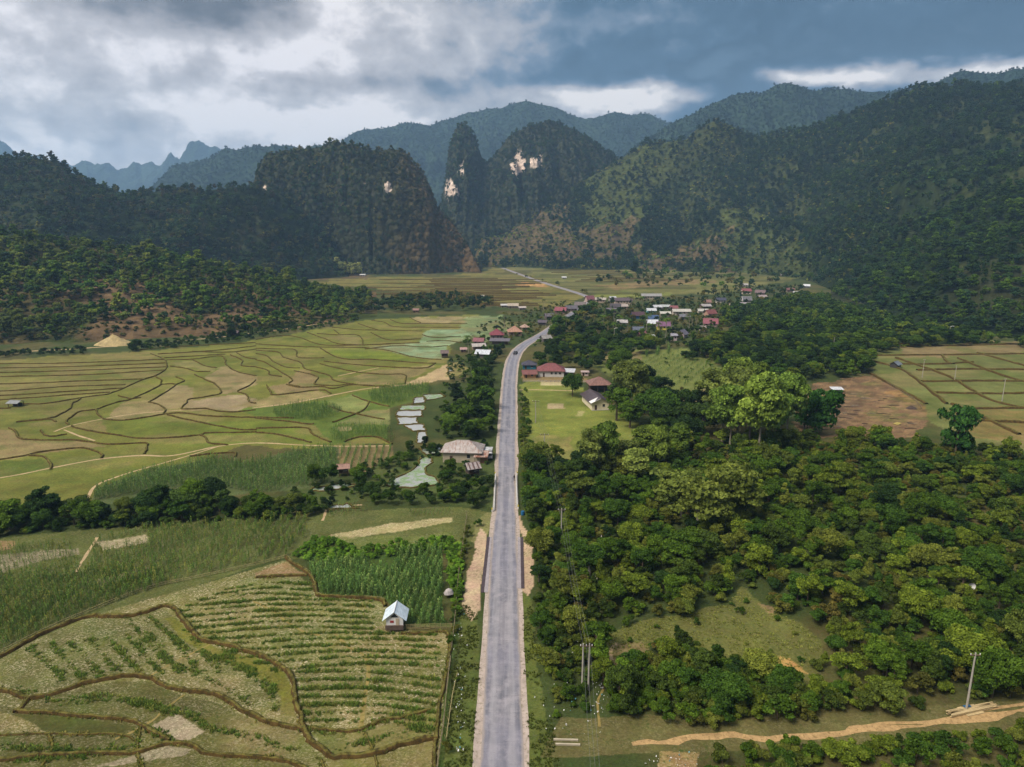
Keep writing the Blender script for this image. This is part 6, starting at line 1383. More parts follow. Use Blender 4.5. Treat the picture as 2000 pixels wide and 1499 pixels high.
palmxy = [(985, 640), (1062, 605), (1066, 640), (1092, 660), (1128, 640), (1136, 650), (1150, 655), (1158, 645), (1165, 652), (1172, 660), (1180, 648), (1188, 655), (1196, 660), (1176, 598), (1210, 650), (1225, 648), (1232, 602), (1246, 596), (1254, 603), (1262, 650), (1286, 660), (1300, 660), (1312, 655), (1352, 640), (1360, 650), (1345, 650), (1318, 600), (1240, 598), (1104, 655), (1080, 650), (1142, 640), (1200, 640), (985, 655), (915, 690)]
for (x, y) in palmxy:
    k = random.randrange(3); X, Y = G(x, y); s = random.uniform(.9, 1.25)
    e = empty('coconut_palm', (X, Y, 0), random.uniform(0, 6.28), s)
    wh = 'left of the road bend' if x < 1000 else ('where the road reaches the village' if x < 1110 else ('in the grove before the village' if y > 635 and x < 1240 else ('behind the village houses' if y < 610 else 'among the village houses on the right')))
    tag(e, '%s coconut palm with drooping fronds %s' % ('tall' if s > 1.08 else 'shorter', wh), 'palm', 'coconut palms '+wh)
    link('trunk', PM[k][0], e); o = link('fronds', PM[k][1], e); t = pick(np.concatenate([OLIVE, GREENS[:2]]), 1)[0]; o['tint'] = [float(v) for v in t]

# ------------------------------------------------------------------ buildings
MC = {}
def dull(c):
    m_ = sum(c)/3; return tuple(m_*.42+v*.58 for v in c)
def mcol(kind, c, **kw):
    key = (kind,)+tuple(c)+tuple(sorted(kw.items()))
    if key not in MC:
        if kind == 'roof': MC[key] = tin('tin_roof', C(*dull(c), 1.75), rust=C(150, 104, 84) if kw.get('rust') else C(*[v*.72 for v in dull(c)], 1.75), rusty=.53 if kw.get('rust') else .52)
        elif kind == 'wall': MC[key] = simple('house_wall', C(*c, 1.6), .9, .12, .8)
    return MC[key]
M_win = simple('window_dark', (.02, .022, .025), .3, .1, 1); M_door = simple('door_wood', C(86, 66, 54), .8, .2, 1); M_frame = simple('frame_timber', C(120, 100, 80), .8, .2, 1)
M_post = simple('timber_post', C(110, 92, 72), .9, .2, 1); M_white = simple('white_paint', C(236, 232, 226, 1.5), .6, .08, 1); M_conc = simple('grey_concrete', C(186, 180, 170), .85, .15, 1)
def house(kind, label, px, py, w_, d_, rz, wh, rise, rc_, wc_, ex):
    if py < 600 and px > 1440: X, Y, Z = HIT(px, py)
    else: (X, Y), Z = G(px, py), 0.0
    small = w_ < 5.5
    e = empty('field_hut' if (small and kind != 'shed') else ('shelter' if kind == 'shed' else 'house'), (X, Y, Z), R(rz))
    tag(e, label, 'hut' if (small and kind != 'shed') else ('shelter' if kind == 'shed' else 'house'))
    e.location = (X, Y+d_/2*math.cos(R(rz)), Z)
    st = ex.get('stilt', 0); b0 = st; hw, hd = w_/2, d_/2; ov = (.3 if kind == 'hip' else .45) if w_ > 5 else .3; th = .07
    MR = mcol('roof', rc_, rust=bool(ex.get('rust') or ex.get('stripes'))); MW = mcol('wall', wc_)
    iw, id_ = hw-.35, hd-.35
    if st:
        for sx in (-1, 1):
            for sy in (-1, 0, 1): MB().box(sx*iw*.92-.08, sx*iw*.92+.08, sy*id_*.92-.08, sy*id_*.92+.08, -.2, st).build('post', M_post, e)
        MB().box(-iw-.1, iw+.1, -id_-.1, id_+.1, st, st+.12).build('floor', M_post, e); b0 = st+.12
    top = b0+wh
    if ex.get('post'):
        for sx in (-1, -.33, .33, 1) if w_ > 7 else (-1, 1):
            for sy in (-1, 1): MB().box(sx*iw-.09, sx*iw+.09, sy*id_-.09, sy*id_+.09, -.1, top).build('post', M_post, e)
        MB().box(-iw*.86, iw*.86, id_*.2, id_*.9, -.1, top*.72).build('back_wall', MW, e)
    else:
        mb = MB()
        if kind == 'gable' :
            p = [(-iw, -id_, b0-.1), (iw, -id_, b0-.1), (iw, id_, b0-.1), (-iw, id_, b0-.1), (-iw, -id_, top), (iw, -id_, top), (iw, id_, top), (-iw, id_, top)]
            if w_ < d_: p += [(0, -id_, top+rise*iw/hw-.06), (0, id_, top+rise*iw/hw-.06)]; fs = [(0, 1, 5, 8, 4), (1, 2, 6, 5), (2, 3, 7, 9, 6), (3, 0, 4, 7)]
            else: p += [(-iw, 0, top+rise*id_/hd-.06), (iw, 0, top+rise*id_/hd-.06)]; fs = [(0, 1, 5, 4), (1, 2, 6, 9, 5), (2, 3, 7, 6), (3, 0, 4, 8, 7)]
            mb.poly(p, fs)
        else: mb.box(-iw, iw, -id_, id_, b0-.1, top)
        mb.build('wall', MW, e)
        nwin = ex.get('win', 2 if w_ > 8 else 1); 
        dx = -iw*.55 if nwin else 0
        y0 = -id_-.03
        dr = MB().box(dx-.42, dx+.42, y0-.02, y0+.03, b0, b0+min(1.95, wh*.8)).build('door', M_door, e)
        for i in range(nwin):
            cx = -iw*.1+(iw*.95)*(i+.5)/max(1, nwin) if nwin < 4 else -iw*.8+iw*1.75*(i+.5)/nwin
            wz = b0+wh*.42; wv = MB().box(cx-.45, cx+.45, y0-.015, y0+.03, wz, wz+wh*.33).build('window', M_win, e)
            if py > 700: MB().box(cx-.52, cx+.52, y0-.05, y0+.02, wz-.08, wz-.01).build('sill', M_white, wv)
    if kind == 'hip':
        X1, Y1 = hw+ov, hd+ov; rl = max(0.0, X1-Y1) if X1 > Y1 else 0; 
        zt = top+rise; ze = top-.12
        p = [(-X1, -Y1, ze), (X1, -Y1, ze), (X1, Y1, ze), (-X1, Y1, ze), (-rl-.15, 0, zt), (rl+.15, 0, zt)]
        p2 = [(a, b, c-th*1.4) for a, b, c in p[:4]]
        MB().poly(p+p2, [(0, 1, 5, 4), (1, 2, 5), (2, 3, 4, 5), (3, 0, 4), (1, 0, 6, 7), (2, 1, 7, 8), (3, 2, 8, 9), (0, 3, 9, 6), (6, 9, 8, 7)]).build('roof', MR, e)
        if py > 640:
            MB().tube([(-rl-.15, 0, zt+.03), (rl+.15, 0, zt+.03)], .09, 5).build('ridge_cap', M_conc if ex.get('rust') else MR, e)
    elif kind == 'gable':
        lng = d_ > w_
        def slab(sg):
            a, b_ = (hd+ov*.7), (hw+ov)
            if not lng: a, b_ = (hw+ov*.7), (hd+ov)
            z1 = top+rise; slope = rise/(b_-ov); z0 = top-slope*ov
            P_ = [(-a, 0, z1), (a, 0, z1), (a, sg*b_, z0), (-a, sg*b_, z0)]
            P2 = [(x_, y_, z_-th) for x_, y_, z_ in P_]; P_ = P_+P2
            if lng: P_ = [(y_, x_, z_) for x_, y_, z_ in P_]
            f_ = [(0, 1, 2, 3), (7, 6, 5, 4), (0, 4, 5, 1), (1, 5, 6, 2), (2, 6, 7, 3), (3, 7, 4, 0)]
            return MB().poly(P_, f_)
        slab(-1).build('roof_slope', MR, e); slab(1).build('roof_slope', MR, e)
        if py > 640 or ex.get('verge'):
            a = (hd if lng else hw)+ov*.7; q = [(-a, 0, top+rise+.04), (a, 0, top+rise+.04)]
            if lng: q = [(y_, x_, z_) for x_, y_, z_ in q]
            MB().tube(q, .08, 5).build('ridge_cap', M_white if ex.get('verge') else MR, e)
        if ex.get('verge'):
            for sg in (-1, 1):
                MB().tube([(-hw-.4, 0, top+rise), (-hw-.4, sg*(hd+ov), top-.3)], .15, 4).build('verge_board', M_white, e)
        if ex.get('stripes'):
            for i in range(3):
                x_ = -hw+hw*2*(i+.5)/3
                for sg in (-1, 1):
                    MB().poly([(x_-.22, 0, top+rise+.02), (x_+.22, 0, top+rise+.02), (x_+.22, sg*(hd+ov*.9), top-rise/hd*ov*.9+.02), (x_-.22, sg*(hd+ov*.9), top-rise/hd*ov*.9+.02), (x_, 0, top+rise-.05)], [(0, 1, 2, 3), (0, 4, 1), (3, 2, 4)]).build('rusty_sheet', mcol('roof', (130, 88, 76)), e)
    else:
        a, b_ = hw+ov*.5, hd+ov*.5
        P_ = [(-a, -b_, top), (a, -b_, top), (a, b_, top+rise), (-a, b_, top+rise)]; P2 = [(x_, y_, z_-th) for x_, y_, z_ in P_]
        MB().poly(P_+P2, [(0, 1, 2, 3), (7, 6, 5, 4), (0, 4, 5, 1), (1, 5, 6, 2), (2, 6, 7, 3), (3, 7, 4, 0)]).build('roof', MR, e)
    if ex.get('ply'):
        MB().box(-iw-.1, iw+.1, -id_-.4, -id_+.0, -.1, .18).build('plinth', M_conc, e)
        MB().poly([(-hw-.3, -hd-.5, top-.1), (-.2, -hd-.5, top+rise*.9), (-.2, -hd+2.5, top+rise*.94), (-hw-.3, -hd+2.5, top-.05)], [(0, 1, 2, 3)]).build('white_sheet', M_white, e)
    return e
for h_ in HS:
    if h_[3] < 662 and h_[2] > 1060: h_ = h_[:4]+(h_[4]*.88, h_[5]*.88)+h_[6:]
    hh = house(*h_)
big = [o for o in bpy.data.objects if o.get('label', '').startswith('large hip roofed')][0]
# rusty lean-to, white tin and water tank beside the pale tin house
MR1 = tin('rusty_tin', C(206, 180, 166), C(150, 90, 64), .46)
MB().poly([(3.6, -5.0, 2.2), (7.6, -4.4, 2.1), (7.8, -1.2, 3.0), (4.0, -1.8, 3.3), (3.6, -5.0, 2.12), (7.6, -4.4, 2.02), (7.8, -1.2, 2.92), (4.0, -1.8, 3.22)], [(0, 1, 2, 3), (7, 6, 5, 4), (0, 4, 5, 1), (1, 5, 6, 2), (2, 6, 7, 3), (3, 7, 4, 0)]).build('lean_to_roof', MR1, big)
MB().box(5.0, 8.4, .2, 3.6, 2.5, 2.6).build('flat_tin_roof', mcol('roof', (214, 212, 210)), big)
MB().box(4.2, 7.4, -3.6, -1.6, -.1, 2.1).build('lean_to_wall', mcol('wall', (150, 110, 84)), big)
for p in [(4.0, -4.7), (7.4, -4.2), (8.2, .4), (8.2, 3.4), (5.2, 3.4)]: MB().box(p[0]-.07, p[0]+.07, p[1]-.07, p[1]+.07, -.1, 2.2).build('post', M_post, big)
mb = MB()
for i in range(2): mb.box(-2.4+i*.9, -1.9+i*.9, -2.9+i*.4, -2.82+i*.4, 4.0-i*.1, 4.06-i*.1)
# hut with the bright white roof, on stilts, at the end of the fence
e = empty('field_hut', (hx, hy+1.9, 0), R(1)); tag(e, 'field hut on stilts with shining white tin roof and white gable above the stubble', 'hut')
MW_ = tin('white_tin', C(226, 238, 246, 1.5), C(196, 214, 226, 1.5), .55, .35); MP = simple('weathered_planks', C(112, 94, 84), .9, .3, 2)
hw, hd, z0, zt, zr = 1.55, 1.7, 1.0, 2.45, 3.65
for sx in (-1, 0, 1):
    for sy in (-1, 1): MB().box(sx*1.3-.07, sx*1.3+.07, sy*1.4-.07, sy*1.4+.07, -.2, z0).build('post', M_post, e)
MB().box(-1.5, 1.5, -1.85, 1.6, z0, z0+.08).build('floor', MP, e)
MB().poly([(-1.4, -1.3, z0+.08), (1.4, -1.3, z0+.08), (1.4, 1.5, z0+.08), (-1.4, 1.5, z0+.08), (-1.4, -1.3, zt), (1.4, -1.3, zt), (1.4, 1.5, zt), (-1.4, 1.5, zt), (0, -1.3, zr-.12), (0, 1.5, zr-.12)], [(0, 1, 5, 8, 4), (1, 2, 6, 5), (2, 3, 7, 9, 6), (3, 0, 4, 7)]).build('wall', M_white, e)
for i in range(5): MB().box(-1.5, 1.5, -1.84, -1.80, z0-.5+i*.17, z0-.36+i*.17).build('plank', MP, e)
MB().box(-.75, -.15, -1.35, -1.31, z0+.55, z0+.95).build('red_panel', simple('red_cloth', C(176, 70, 66), .8, .1, 1), e)
MB().box(.2, .75, -1.36, -1.31, z0+.1, z0+1.35).build('door', simple('pale_door', C(206, 188, 160), .8, .1, 1), e)
MB().poly([(-.7, -1.36, zt+.1), (.7, -1.36, zt+.1), (0, -1.36, zt+.75), (-.7, -1.31, zt+.1), (.7, -1.31, zt+.1), (0, -1.31, zt+.75)], [(0, 1, 2), (5, 4, 3), (0, 3, 4, 1), (1, 4, 5, 2), (2, 5, 3, 0)]).build('gable_opening', M_win, e)
for sg in (-1, 1):
    for k in range(4):
        y0_ = -1.65+k*.92; y1_ = y0_+.90
        P_ = [(0, y0_, zr+.02*(k % 2)), (0, y1_, zr+.02*(k % 2)), (sg*2.0, y1_, zt-.38+.02*(k % 2)), (sg*2.0, y0_, zt-.38+.02*(k % 2))]; P2 = [(a, b_, c-.05) for a, b_, c in P_]
        MB().poly(P_+P2, [(0, 1, 2, 3), (7, 6, 5, 4), (0, 4, 5, 1), (1, 5, 6, 2), (2, 6, 7, 3), (3, 7, 4, 0)]).build('roof_sheet', MW_, e)
MB().tube([(0, -1.7, zr+.05), (0, 2.0, zr+.05)], .07, 5).build('ridge_cap', M_white, e)
# thatched shelter at the verge
def thatch(px, py, s, label, name='thatched_shelter'):
    x, y = G(px, py); e = empty(name, (x, y, 0), .4); tag(e, label, 'shelter')
    V = [(0, 0, 1.75*s)]; n = 12
    for k in range(n):
        a = 2*math.pi*k/n; V.append((math.cos(a)*1.0*s*random.uniform(.85, 1.15), math.sin(a)*.85*s*random.uniform(.85, 1.15), .75*s))
    for k in range(n):
        a = 2*math.pi*k/n; V.append((math.cos(a)*.62*s, math.sin(a)*.55*s, 1.35*s))
    Fs = [(0, 1+n+k, 1+n+(k+1) % n) for k in range(n)]+[(1+n+k, 1+k, 1+(k+1) % n, 1+n+(k+1) % n) for k in range(n)]
    MB().poly(V, Fs).build('thatch', simple('grey_thatch', C(190, 180, 176), 1, .3, 3, bump=.5), e)
    for a in range(4):
        q = (math.cos(a*1.57+.7)*.6*s, math.sin(a*1.57+.7)*.6*s); MB().box(q[0]-.04, q[0]+.04, q[1]-.04, q[1]+.04, -.1, 1.0*s).build('post', M_post, e)
thatch(877, 1166, 1.0, 'small grey thatched shelter at the right edge of the maize')

# ------------------------------------------------------------------ fences
M_bam = simple('dry_bamboo', C(176, 160, 110), .7, .25, 2); M_bamd = simple('old_bamboo', C(140, 126, 96), .8, .25, 2)
def fence(pxs, h, nr, gap, mat, label, rad=.035, prad=.05, lean=.05, grp=None):
    q = gpath(pxs, gap); X, Y = q[0]; e = empty('bamboo_fence', (X, Y, 0)); tag(e, label, 'fence', grp)
    n = len(q)
    pm = MB().tube([(0, 0, -.2), (0, 0, h)], prad, 5).mesh('post', mat)
    for i, p in enumerate(q[:290]):
        o = link('post', pm, e, (p[0]-X, p[1]-Y, 0)); o.rotation_euler = (random.uniform(-lean, lean), random.uniform(-lean, lean), 0); o.scale = (1, 1, random.uniform(.85, 1.15))
    for r_ in range(nr):
        z = h*(r_+.7)/(nr+.1); st = 0
        while st < n-1:
            en = min(n-1, st+6); MB().tube([(q[k][0]-X+random.uniform(-.03, .03), q[k][1]-Y+random.uniform(-.03, .03), z+random.uniform(-.05, .05)) for k in range(st, en+1)], rad, 4).build('rail', mat, e); st = en
fence(Q4([(1140, 425), (1320, 420), (1530, 418)]), 1.0, 4, .7, M_bam, 'four railed bamboo fence between the white roofed hut and the road verge')
fence(Q2([(240, 950), (300, 1008), (420, 1078), (465, 1190), (510, 1255), (750, 1268), (980, 1282), (1008, 1330)]), .55, 1, 1.3, M_bam, 'low bamboo railing on the bank round the maize plot', .05)
fence(Q3([(-200, 720), (0, 622), (180, 525), (450, 395), (700, 290), (1000, 165), (1250, 85), (1500, 35)])+[(500, 1105), (560, 1090)], .8, 2, 1.5, M_bam, 'long bamboo fence running diagonally below the maize at the left', .05)
fence([(846, 1600), (856, 1490), (866, 1420), (874, 1340), (880, 1290)], 1.1, 2, 2.0, M_bamd, 'leaning pole fence on the left verge near the bottom edge', .05, .05, .12)
fence([(882, 1270), (888, 1220), (893, 1160), (899, 1100), (905, 1060), (912, 1010)], 1.2, 2, 2.0, M_bamd, 'weathered pole fence between the maize and the lay-by', .04, .05, .1)
fence([(1024, 890), (1022, 860), (1020, 830), (1019, 800), (1019, 770)], 1.1, 2, 2.2, M_bamd, 'pole fence along the meadow beside the road', .04)
fence([(1022, 747), (1060, 747), (1100, 747), (1150, 748)], 1.0, 2, 2.5, M_conc, 'low grey fence in front of the white bungalow', .07, .1, 0)
fence([(1710, 735), (1745, 757), (1785, 782), (1800, 800)], 1.0, 2, 2.0, M_bamd, 'pole fence between the brown field and the terraces', .05)
fence([(1560, 772), (1600, 757), (1660, 742), (1690, 735)], .9, 1, 3, M_bamd, 'broken pole fence at the back of the brown field', .05, .06, .2)
fence([(872, 1445), (878, 1400), (885, 1355), (893, 1320)], .6, 1, 1.5, M_bam, 'heap of cut canes leaning by the left verge', .06, .04, .5)
# bridge parapets
def rail(pxa, pxb, label):
    a = np.array(G(*pxa)); b_ = np.array(G(*pxb)); n = 11; e = empty('bridge_railing', (a[0], a[1], 0)); tag(e, label, 'railing', 'white railings of the bridge'); d = b_-a
    for i in range(n):
        p = d*i/(n-1); MB().box(p[0]-.1, p[0]+.1, p[1]-.1, p[1]+.1, 0, 1.0).build('post', M_white, e)
    for z in (.45, .88): MB().tube([(0, 0, z), (d[0], d[1], z)], .08, 5).build('rail', M_white, e)
    MB().box(min(0, d[0])-.22, max(0, d[0])+.22, 0, d[1], -.3, .16).build('kerb', M_conc, e)
rail((965, 998), (968, 932), 'white bridge railing on the left side of the road'); rail((1010.5, 992), (1008, 930), 'white bridge railing on the right side of the road')
M_yel = simple('yellow_paint', C(226, 206, 60), .6, .1, 1)
for (x, y, l) in ((961, 1000, 'left near end'), (1012, 994, 'right near end'), (967, 929, 'left far end'), (1010, 928, 'right far end')):
    X, Y = G(x, y); e = empty('marker_post', (X, Y, 0)); tag(e, 'yellow and white marker post at the %s of the bridge' % l, 'post')
    MB().box(-.12, .12, -.12, .12, 0, .55).build('shaft', M_white, e); MB().box(-.13, .13, -.13, .13, .55, .95).build('cap', M_yel, e)
M_blue = simple('blue_plastic', C(40, 110, 160), .5, .1, 1)
X, Y = G(1021, 1006); e = empty('barrel', (X, Y, 0)); tag(e, 'small blue barrel beside the right end of the bridge', 'barrel'); MB().tube([(0, 0, 0), (0, 0, .3), (0, 0, .9)], [.42, .46, .42], 10).build('drum', M_blue, e); MB().tube([(0, 0, .9), (0, 0, .95)], .36, 10).build('lid', M_blue, e)

# ------------------------------------------------------------------ poles and wires
M_pole = simple('concrete_pole', C(190, 182, 168), .85, .15, 1)
M_wire = simple('wire', C(120, 120, 120), .6, .05, 1)
tops = []
def pole(px, py, h, label, kind='single', arm=1.6, rz=0, lamp=False):
    X, Y, Z = HIT(px, py) if py < 700 else (*G(px, py), 0.0)
    e = empty('power_pole', (X, Y, Z), rz); tag(e, label, 'pole')
    xs = (0,) if kind == 'single' else (-.45, .45)
    for x in xs: MB().tube([(x, 0, -.5), (x, 0, h*.5), (x, 0, h)], [.16, .13, .10], 8).build('shaft', M_pole, e)
    if arm:
        MB().box(-arm/2, arm/2, -.07, .07, h-.45, h-.3).build('crossarm', M_post, e)
        for s_ in (-1, 0, 1): MB().tube([(s_*arm*.45, 0, h-.3), (s_*arm*.45, 0, h-.1)], .06, 6).build('insulator', M_white, e)
    if lamp: MB().tube([(0, 0, h-.2), (.8, -.5, h+.3), (1.7, -.9, h+.35)], .12, 5).build('lamp_arm', M_white, e)
    return (X, Y, Z+h-.1)
P0 = pole(1170, 1800, 9, 'grey pole outside the lower edge carrying the roadside wires')
P1 = pole(1143, 1348, 7.5, 'double grey pole in the roadside thicket carrying wires', 'double', 1.8)
P2 = pole(1096, 1062, 8, 'grey pole in the thicket near the bridge', 'single', 1.6)
P3 = pole(1063, 896, 7.6, 'dark T shaped pole at the foot of the meadow', 'single', 2.6)
P4 = pole(1046, 826, 8, 'thin T shaped pole at the left side of the meadow', 'single', 2.4)
P5 = pole(1887, 1388, 9, 'leaning concrete pole beside the stacked timber', 'single', 1.4)
pole(1801, 738, 8.4, 'pale pole in the middle of the right terraces', 'single', 1.0); pole(1957, 784, 9, 'pale pole near the right edge of the terraces', 'single', 1.0)
pole(1853, 662, 7.5, 'street lamp pole at the edge of the forest', 'single', 0, lamp=True); pole(1627, 688, 8, 'white pole rising from the green belt', 'single', 0); pole(1199, 668, 8, 'pale lamp pole before the palm grove', 'single', 0, lamp=True)
pole(1864, 745, 7, 'thin grey pole between the two pale poles of the terraces', 'single', 0)
def wires(a, b_, n, sp, sag, label):
    e = empty('power_wires', a); tag(e, label, 'wires')
    for i in range(n):
        o_ = (i-(n-1)/2)*sp; pts = []
        for k in range(13):
            t = k/12; pts.append(((b_[0]-a[0])*t+o_, (b_[1]-a[1])*t, (b_[2]-a[2])*t-sag*4*t*(1-t)))
        MB().tube(pts, .013, 3).build('wire', M_wire, e)
wires(P0, P1, 3, .5, .9, 'thin wires running up to the double grey pole'); wires(P1, P2, 3, .5, 1.2, 'thin wires from the double pole to the pole near the bridge'); wires(P2, P3, 3, .6, 1.4, 'thin wires from the bridge pole to the meadow'); wires(P3, P4, 3, .7, .8, 'thin wires along the left side of the meadow')

# ------------------------------------------------------------------ vehicles and people
M_tyre = simple('tyre', (.02, .02, .02), .8, .1, 1); M_glass = simple('dark_glass', (.02, .025, .03), .15, .05, 1)
def carbody(name, mat, prof, wid):
    """side profile (y, z) extruded over the width with tucked-in sides"""
    n = len(prof); V = []; 
    for sx, k in ((-wid/2, .0), (wid/2, .0)):
        for (y, z) in prof: V.append((sx*(1-.14*max(0, (z-.9))), y, z))
    Fs = [tuple(range(n))[::-1], tuple(range(n, 2*n))]+[(i, (i+1) % n, n+(i+1) % n, n+i) for i in range(n)]
    return MB().poly(V, Fs).mesh(name, mat)
def car(px, py, label, col, rz, truck=False, lcol=None):
    X, Y = G(px, py); e = empty('truck' if truck else 'car', (X, Y, .06), rz); tag(e, label, 'truck' if truck else 'car')
    mp = simple('car_paint', col, .35, .05, 1)
    if not truck:
        link('body', carbody('body', mp, [(-2.1, .35), (-2.15, .8), (-1.3, .95), (1.95, 1.0), (2.1, .7), (2.1, .35)], 1.75), e)
        link('cabin', carbody('cabin', M_glass, [(-1.1, .95), (-.5, 1.42), (1.2, 1.45), (1.75, .98)], 1.62), e)
        MB().box(-.66, .66, -.45, 1.15, 1.43, 1.47).build('roof', mp, e)
        wy = (-1.35, 1.3)
    else:
        link('cab', carbody('cab', mp, [(-3.0, .5), (-3.0, 1.3), (-2.7, 2.1), (-1.5, 2.15), (-1.5, .5)], 1.9), e)
        MB().box(-1.0, 1.0, -1.4, 2.6, .8, .95).build('load_bed', M_post, e)
        for s_ in (-1, 1): MB().box(s_*1.0-.04, s_*1.0+.04, -1.4, 2.6, .95, 1.6).build('side_board', M_white, e)
        MB().box(-.85, .85, -1.2, 2.4, .95, 1.45).build('load', simple('red_load', lcol or C(190, 70, 50), .8, .2, 2), e)
        MB().box(-.8, .8, -3.03, -2.9, 1.35, 1.95).build('windscreen', M_glass, e); wy = (-2.2, 1.6)
    wm = MB().tube([(-.11, 0, 0), (.11, 0, 0)], .33, 12).mesh('wheel', M_tyre)
    for y in wy:
        for s_ in (-1, 1): link('wheel', wm, e, (s_*.82, y, .30))
    for s_ in (-1, 1): MB().box(s_*.6-.14, s_*.6+.14, wy[0]-.86 if not truck else -3.06, wy[0]-.78 if not truck else -2.98, .6, .75).build('headlight', M_white, e)
car(1006.5, 692, 'small dark car driving on the road at the bend', C(60, 56, 62), R(-14))
car(955, 893, 'small truck with white cab and red load parked beside the pale tin house', C(226, 224, 222), R(4), True)
def person(px, py, label, shirt, trousers):
    X, Y = G(px, py); e = empty('person', (X, Y, .06), R(160)); tag(e, label, 'person')
    def skin(name, verts, edges, rad, mat):
        m = bpy.data.meshes.new(name); m.from_pydata(verts, edges, []); o = link(name, m, e); o.modifiers.new('skin', 'SKIN')
        for i, r_ in enumerate(rad): m.skin_vertices[0].data[i].radius = (r_, r_)
        m.skin_vertices[0].data[0].use_root = True; s_ = o.modifiers.new('sub', 'SUBSURF'); s_.levels = s_.render_levels = 1; m.materials.append(mat); return o
    v = [(0, 0, .95), (0, 0, 1.15), (0, 0, 1.38), (0, 0, 1.50), (0, 0, 1.66), (-.18, 0, 1.38), (-.24, .02, 1.10), (-.24, -.10, .86), (.18, 0, 1.38), (.24, .02, 1.10), (.24, -.08, .86), (-.09, 0, .88), (-.1, -.06, .48), (-.1, .02, .06), (-.1, -.12, .03), (.09, 0, .88), (.1, .05, .48), (.1, .1, .06), (.1, -.04, .03)]
    ed = [(0, 1), (1, 2), (2, 3), (3, 4), (2, 5), (5, 6), (6, 7), (2, 8), (8, 9), (9, 10), (0, 11), (11, 12), (12, 13), (13, 14), (0, 15), (15, 16), (16, 17), (17, 18)]
    m = bpy.data.meshes.new('body'); m.from_pydata(v, ed, []); o = link('body', m, e); o.modifiers.new('skin', 'SKIN')
    if not m.skin_vertices: 
        pass
    rad = [.14, .14, .15, .06, .11, .07, .045, .035, .07, .045, .035, .09, .06, .045, .04, .09, .06, .045, .04]
    if m.skin_vertices:
        for i, r_ in enumerate(rad): m.skin_vertices[0].data[i].radius = (r_, r_)
        m.skin_vertices[0].data[0].use_root = True
    s_ = o.modifiers.new('sub', 'SUBSURF'); s_.levels = s_.render_levels = 1; m.materials.append(shirt)
    MB().tube([(0, .01, 1.68), (0, .01, 1.78)], [.12, .07], 8).build('hair', M_tyre, e)
person(1004.5, 940, 'person in dark clothes standing at the right side of the bridge', simple('dark_cloth', (.02, .018, .02), .9, .1, 1), None)

# ------------------------------------------------------------------ timber, posts and litter
def planks(px, py, L_, rz, n, label, mat, name='timber_stack', w_=.16):
    X, Y = G(px, py); e = empty(name, (X, Y, 0), R(rz)); tag(e, label, 'timber')
    for i in range(n):
        lay = i // 6; k = i % 6; x0 = random.uniform(-.6, .6); z = .12+lay*.12
        MB().box(-L_/2+x0, L_/2+x0+random.uniform(-.5, .5), (k-3)*w_*1.15, (k-3)*w_*1.15+w_, z, z+.09, Matrix.Rotation(random.uniform(-.03, .03), 4, 'Z')).build('plank', mat, e)
    return e
M_tim = simple('fresh_timber', C(216, 190, 140), .7, .15, 2)
e = planks(1898, 1388, 7.4, 14, 14, 'stack of long fresh planks under the concrete pole', M_tim)
MB().box(-1.6, 1.2, -.9, .9, -.05, .12).build('bearer', M_tim, e); MB().poly([(-1.0, .25, .45), (.1, .2, .46), (.2, .7, .42), (-.9, .7, .42), (-1.0, .85, .15), (.3, .85, .15)], [(0, 1, 2, 3), (3, 2, 5, 4)]).build('blue_tarpaulin', M_blue, e)
for (x, y, l) in ((1105, 1447, 'upper of the two squared beams lying beside the right verge'), (1109, 1456, 'lower of the two squared beams lying beside the right verge')):
    X, Y = G(x, y); b_ = MB().box(-1.6, 1.6, -.11, .11, 0, .22).build('beam', simple('grey_beam', C(200, 186, 160), .8, .15, 2), None); b_.location = (X, Y, .02); b_.rotation_euler = (0, 0, R(-2)); tag(b_, l, 'beam')
planks(1752, 828, 3.2, 40, 5, 'small heap of yellow logs on the brown field', simple('yellow_log', C(196, 176, 96), .8, .2, 2), 'log_pile', .3)
# felled trunks on the burnt field
M_char = simple('charred_wood', C(84, 70, 62), .9, .3, 2)
for i in range(34):
    X, Y = G(random.uniform(1590, 1790), random.uniform(770, 840)); L_ = random.uniform(1.5, 5); a = random.uniform(-.5, .5)
    o = MB().tube([(-L_/2, 0, .12), (0, .15, .16), (L_/2, 0, .12)], [.12, .10, .06], 5).build('fallen_log', M_char if i % 3 else M_bark_pale); o.location = (X, Y, 0); o.rotation_euler = (0, 0, a)
    tag(o, 'charred log lying on the cleared brown field' if i % 3 else 'pale bare log lying on the cleared brown field', 'log', 'charred logs on the cleared field' if i % 3 else 'pale logs on the cleared field')
def mound(px, py, w_, d_, h, mat, name, label, cat, sharp=1.5, seed=1):
    X, Y = G(px, py); n = 26; V = []; Fs = []
    for j in range(10):
        r_ = j/9
        for k in range(n):
            a = 2*math.pi*k/n; rr = r_*(1+.18*(vnoise(np.array([k*.7]), np.array([seed*1.0]), seed)[0]-.5))
            V.append((math.cos(a)*rr*w_/2, math.sin(a)*rr*d_/2, h*(1-r_)**sharp*(1+.12*random.uniform(-1, 1))+(-.05 if j == 9 else 0)))
    for j in range(9):
        for k in range(n): Fs.append((j*n+k, (j+1)*n+k, (j+1)*n+(k+1) % n, j*n+(k+1) % n))
    m = mesh_np(name, V, np.array(Fs), mat); o = link(name, m, None, (X, Y+d_/2*.7, 0)); tag(o, label, cat); return o
mound(215, 676, 25, 12, 5.8, simple('yellow_earth', C(190, 168, 118), .95, .35, .5, bump=.5), 'earth_mound', 'bare yellow earth mound at the foot of the low left hill', 'mound', 1.0)
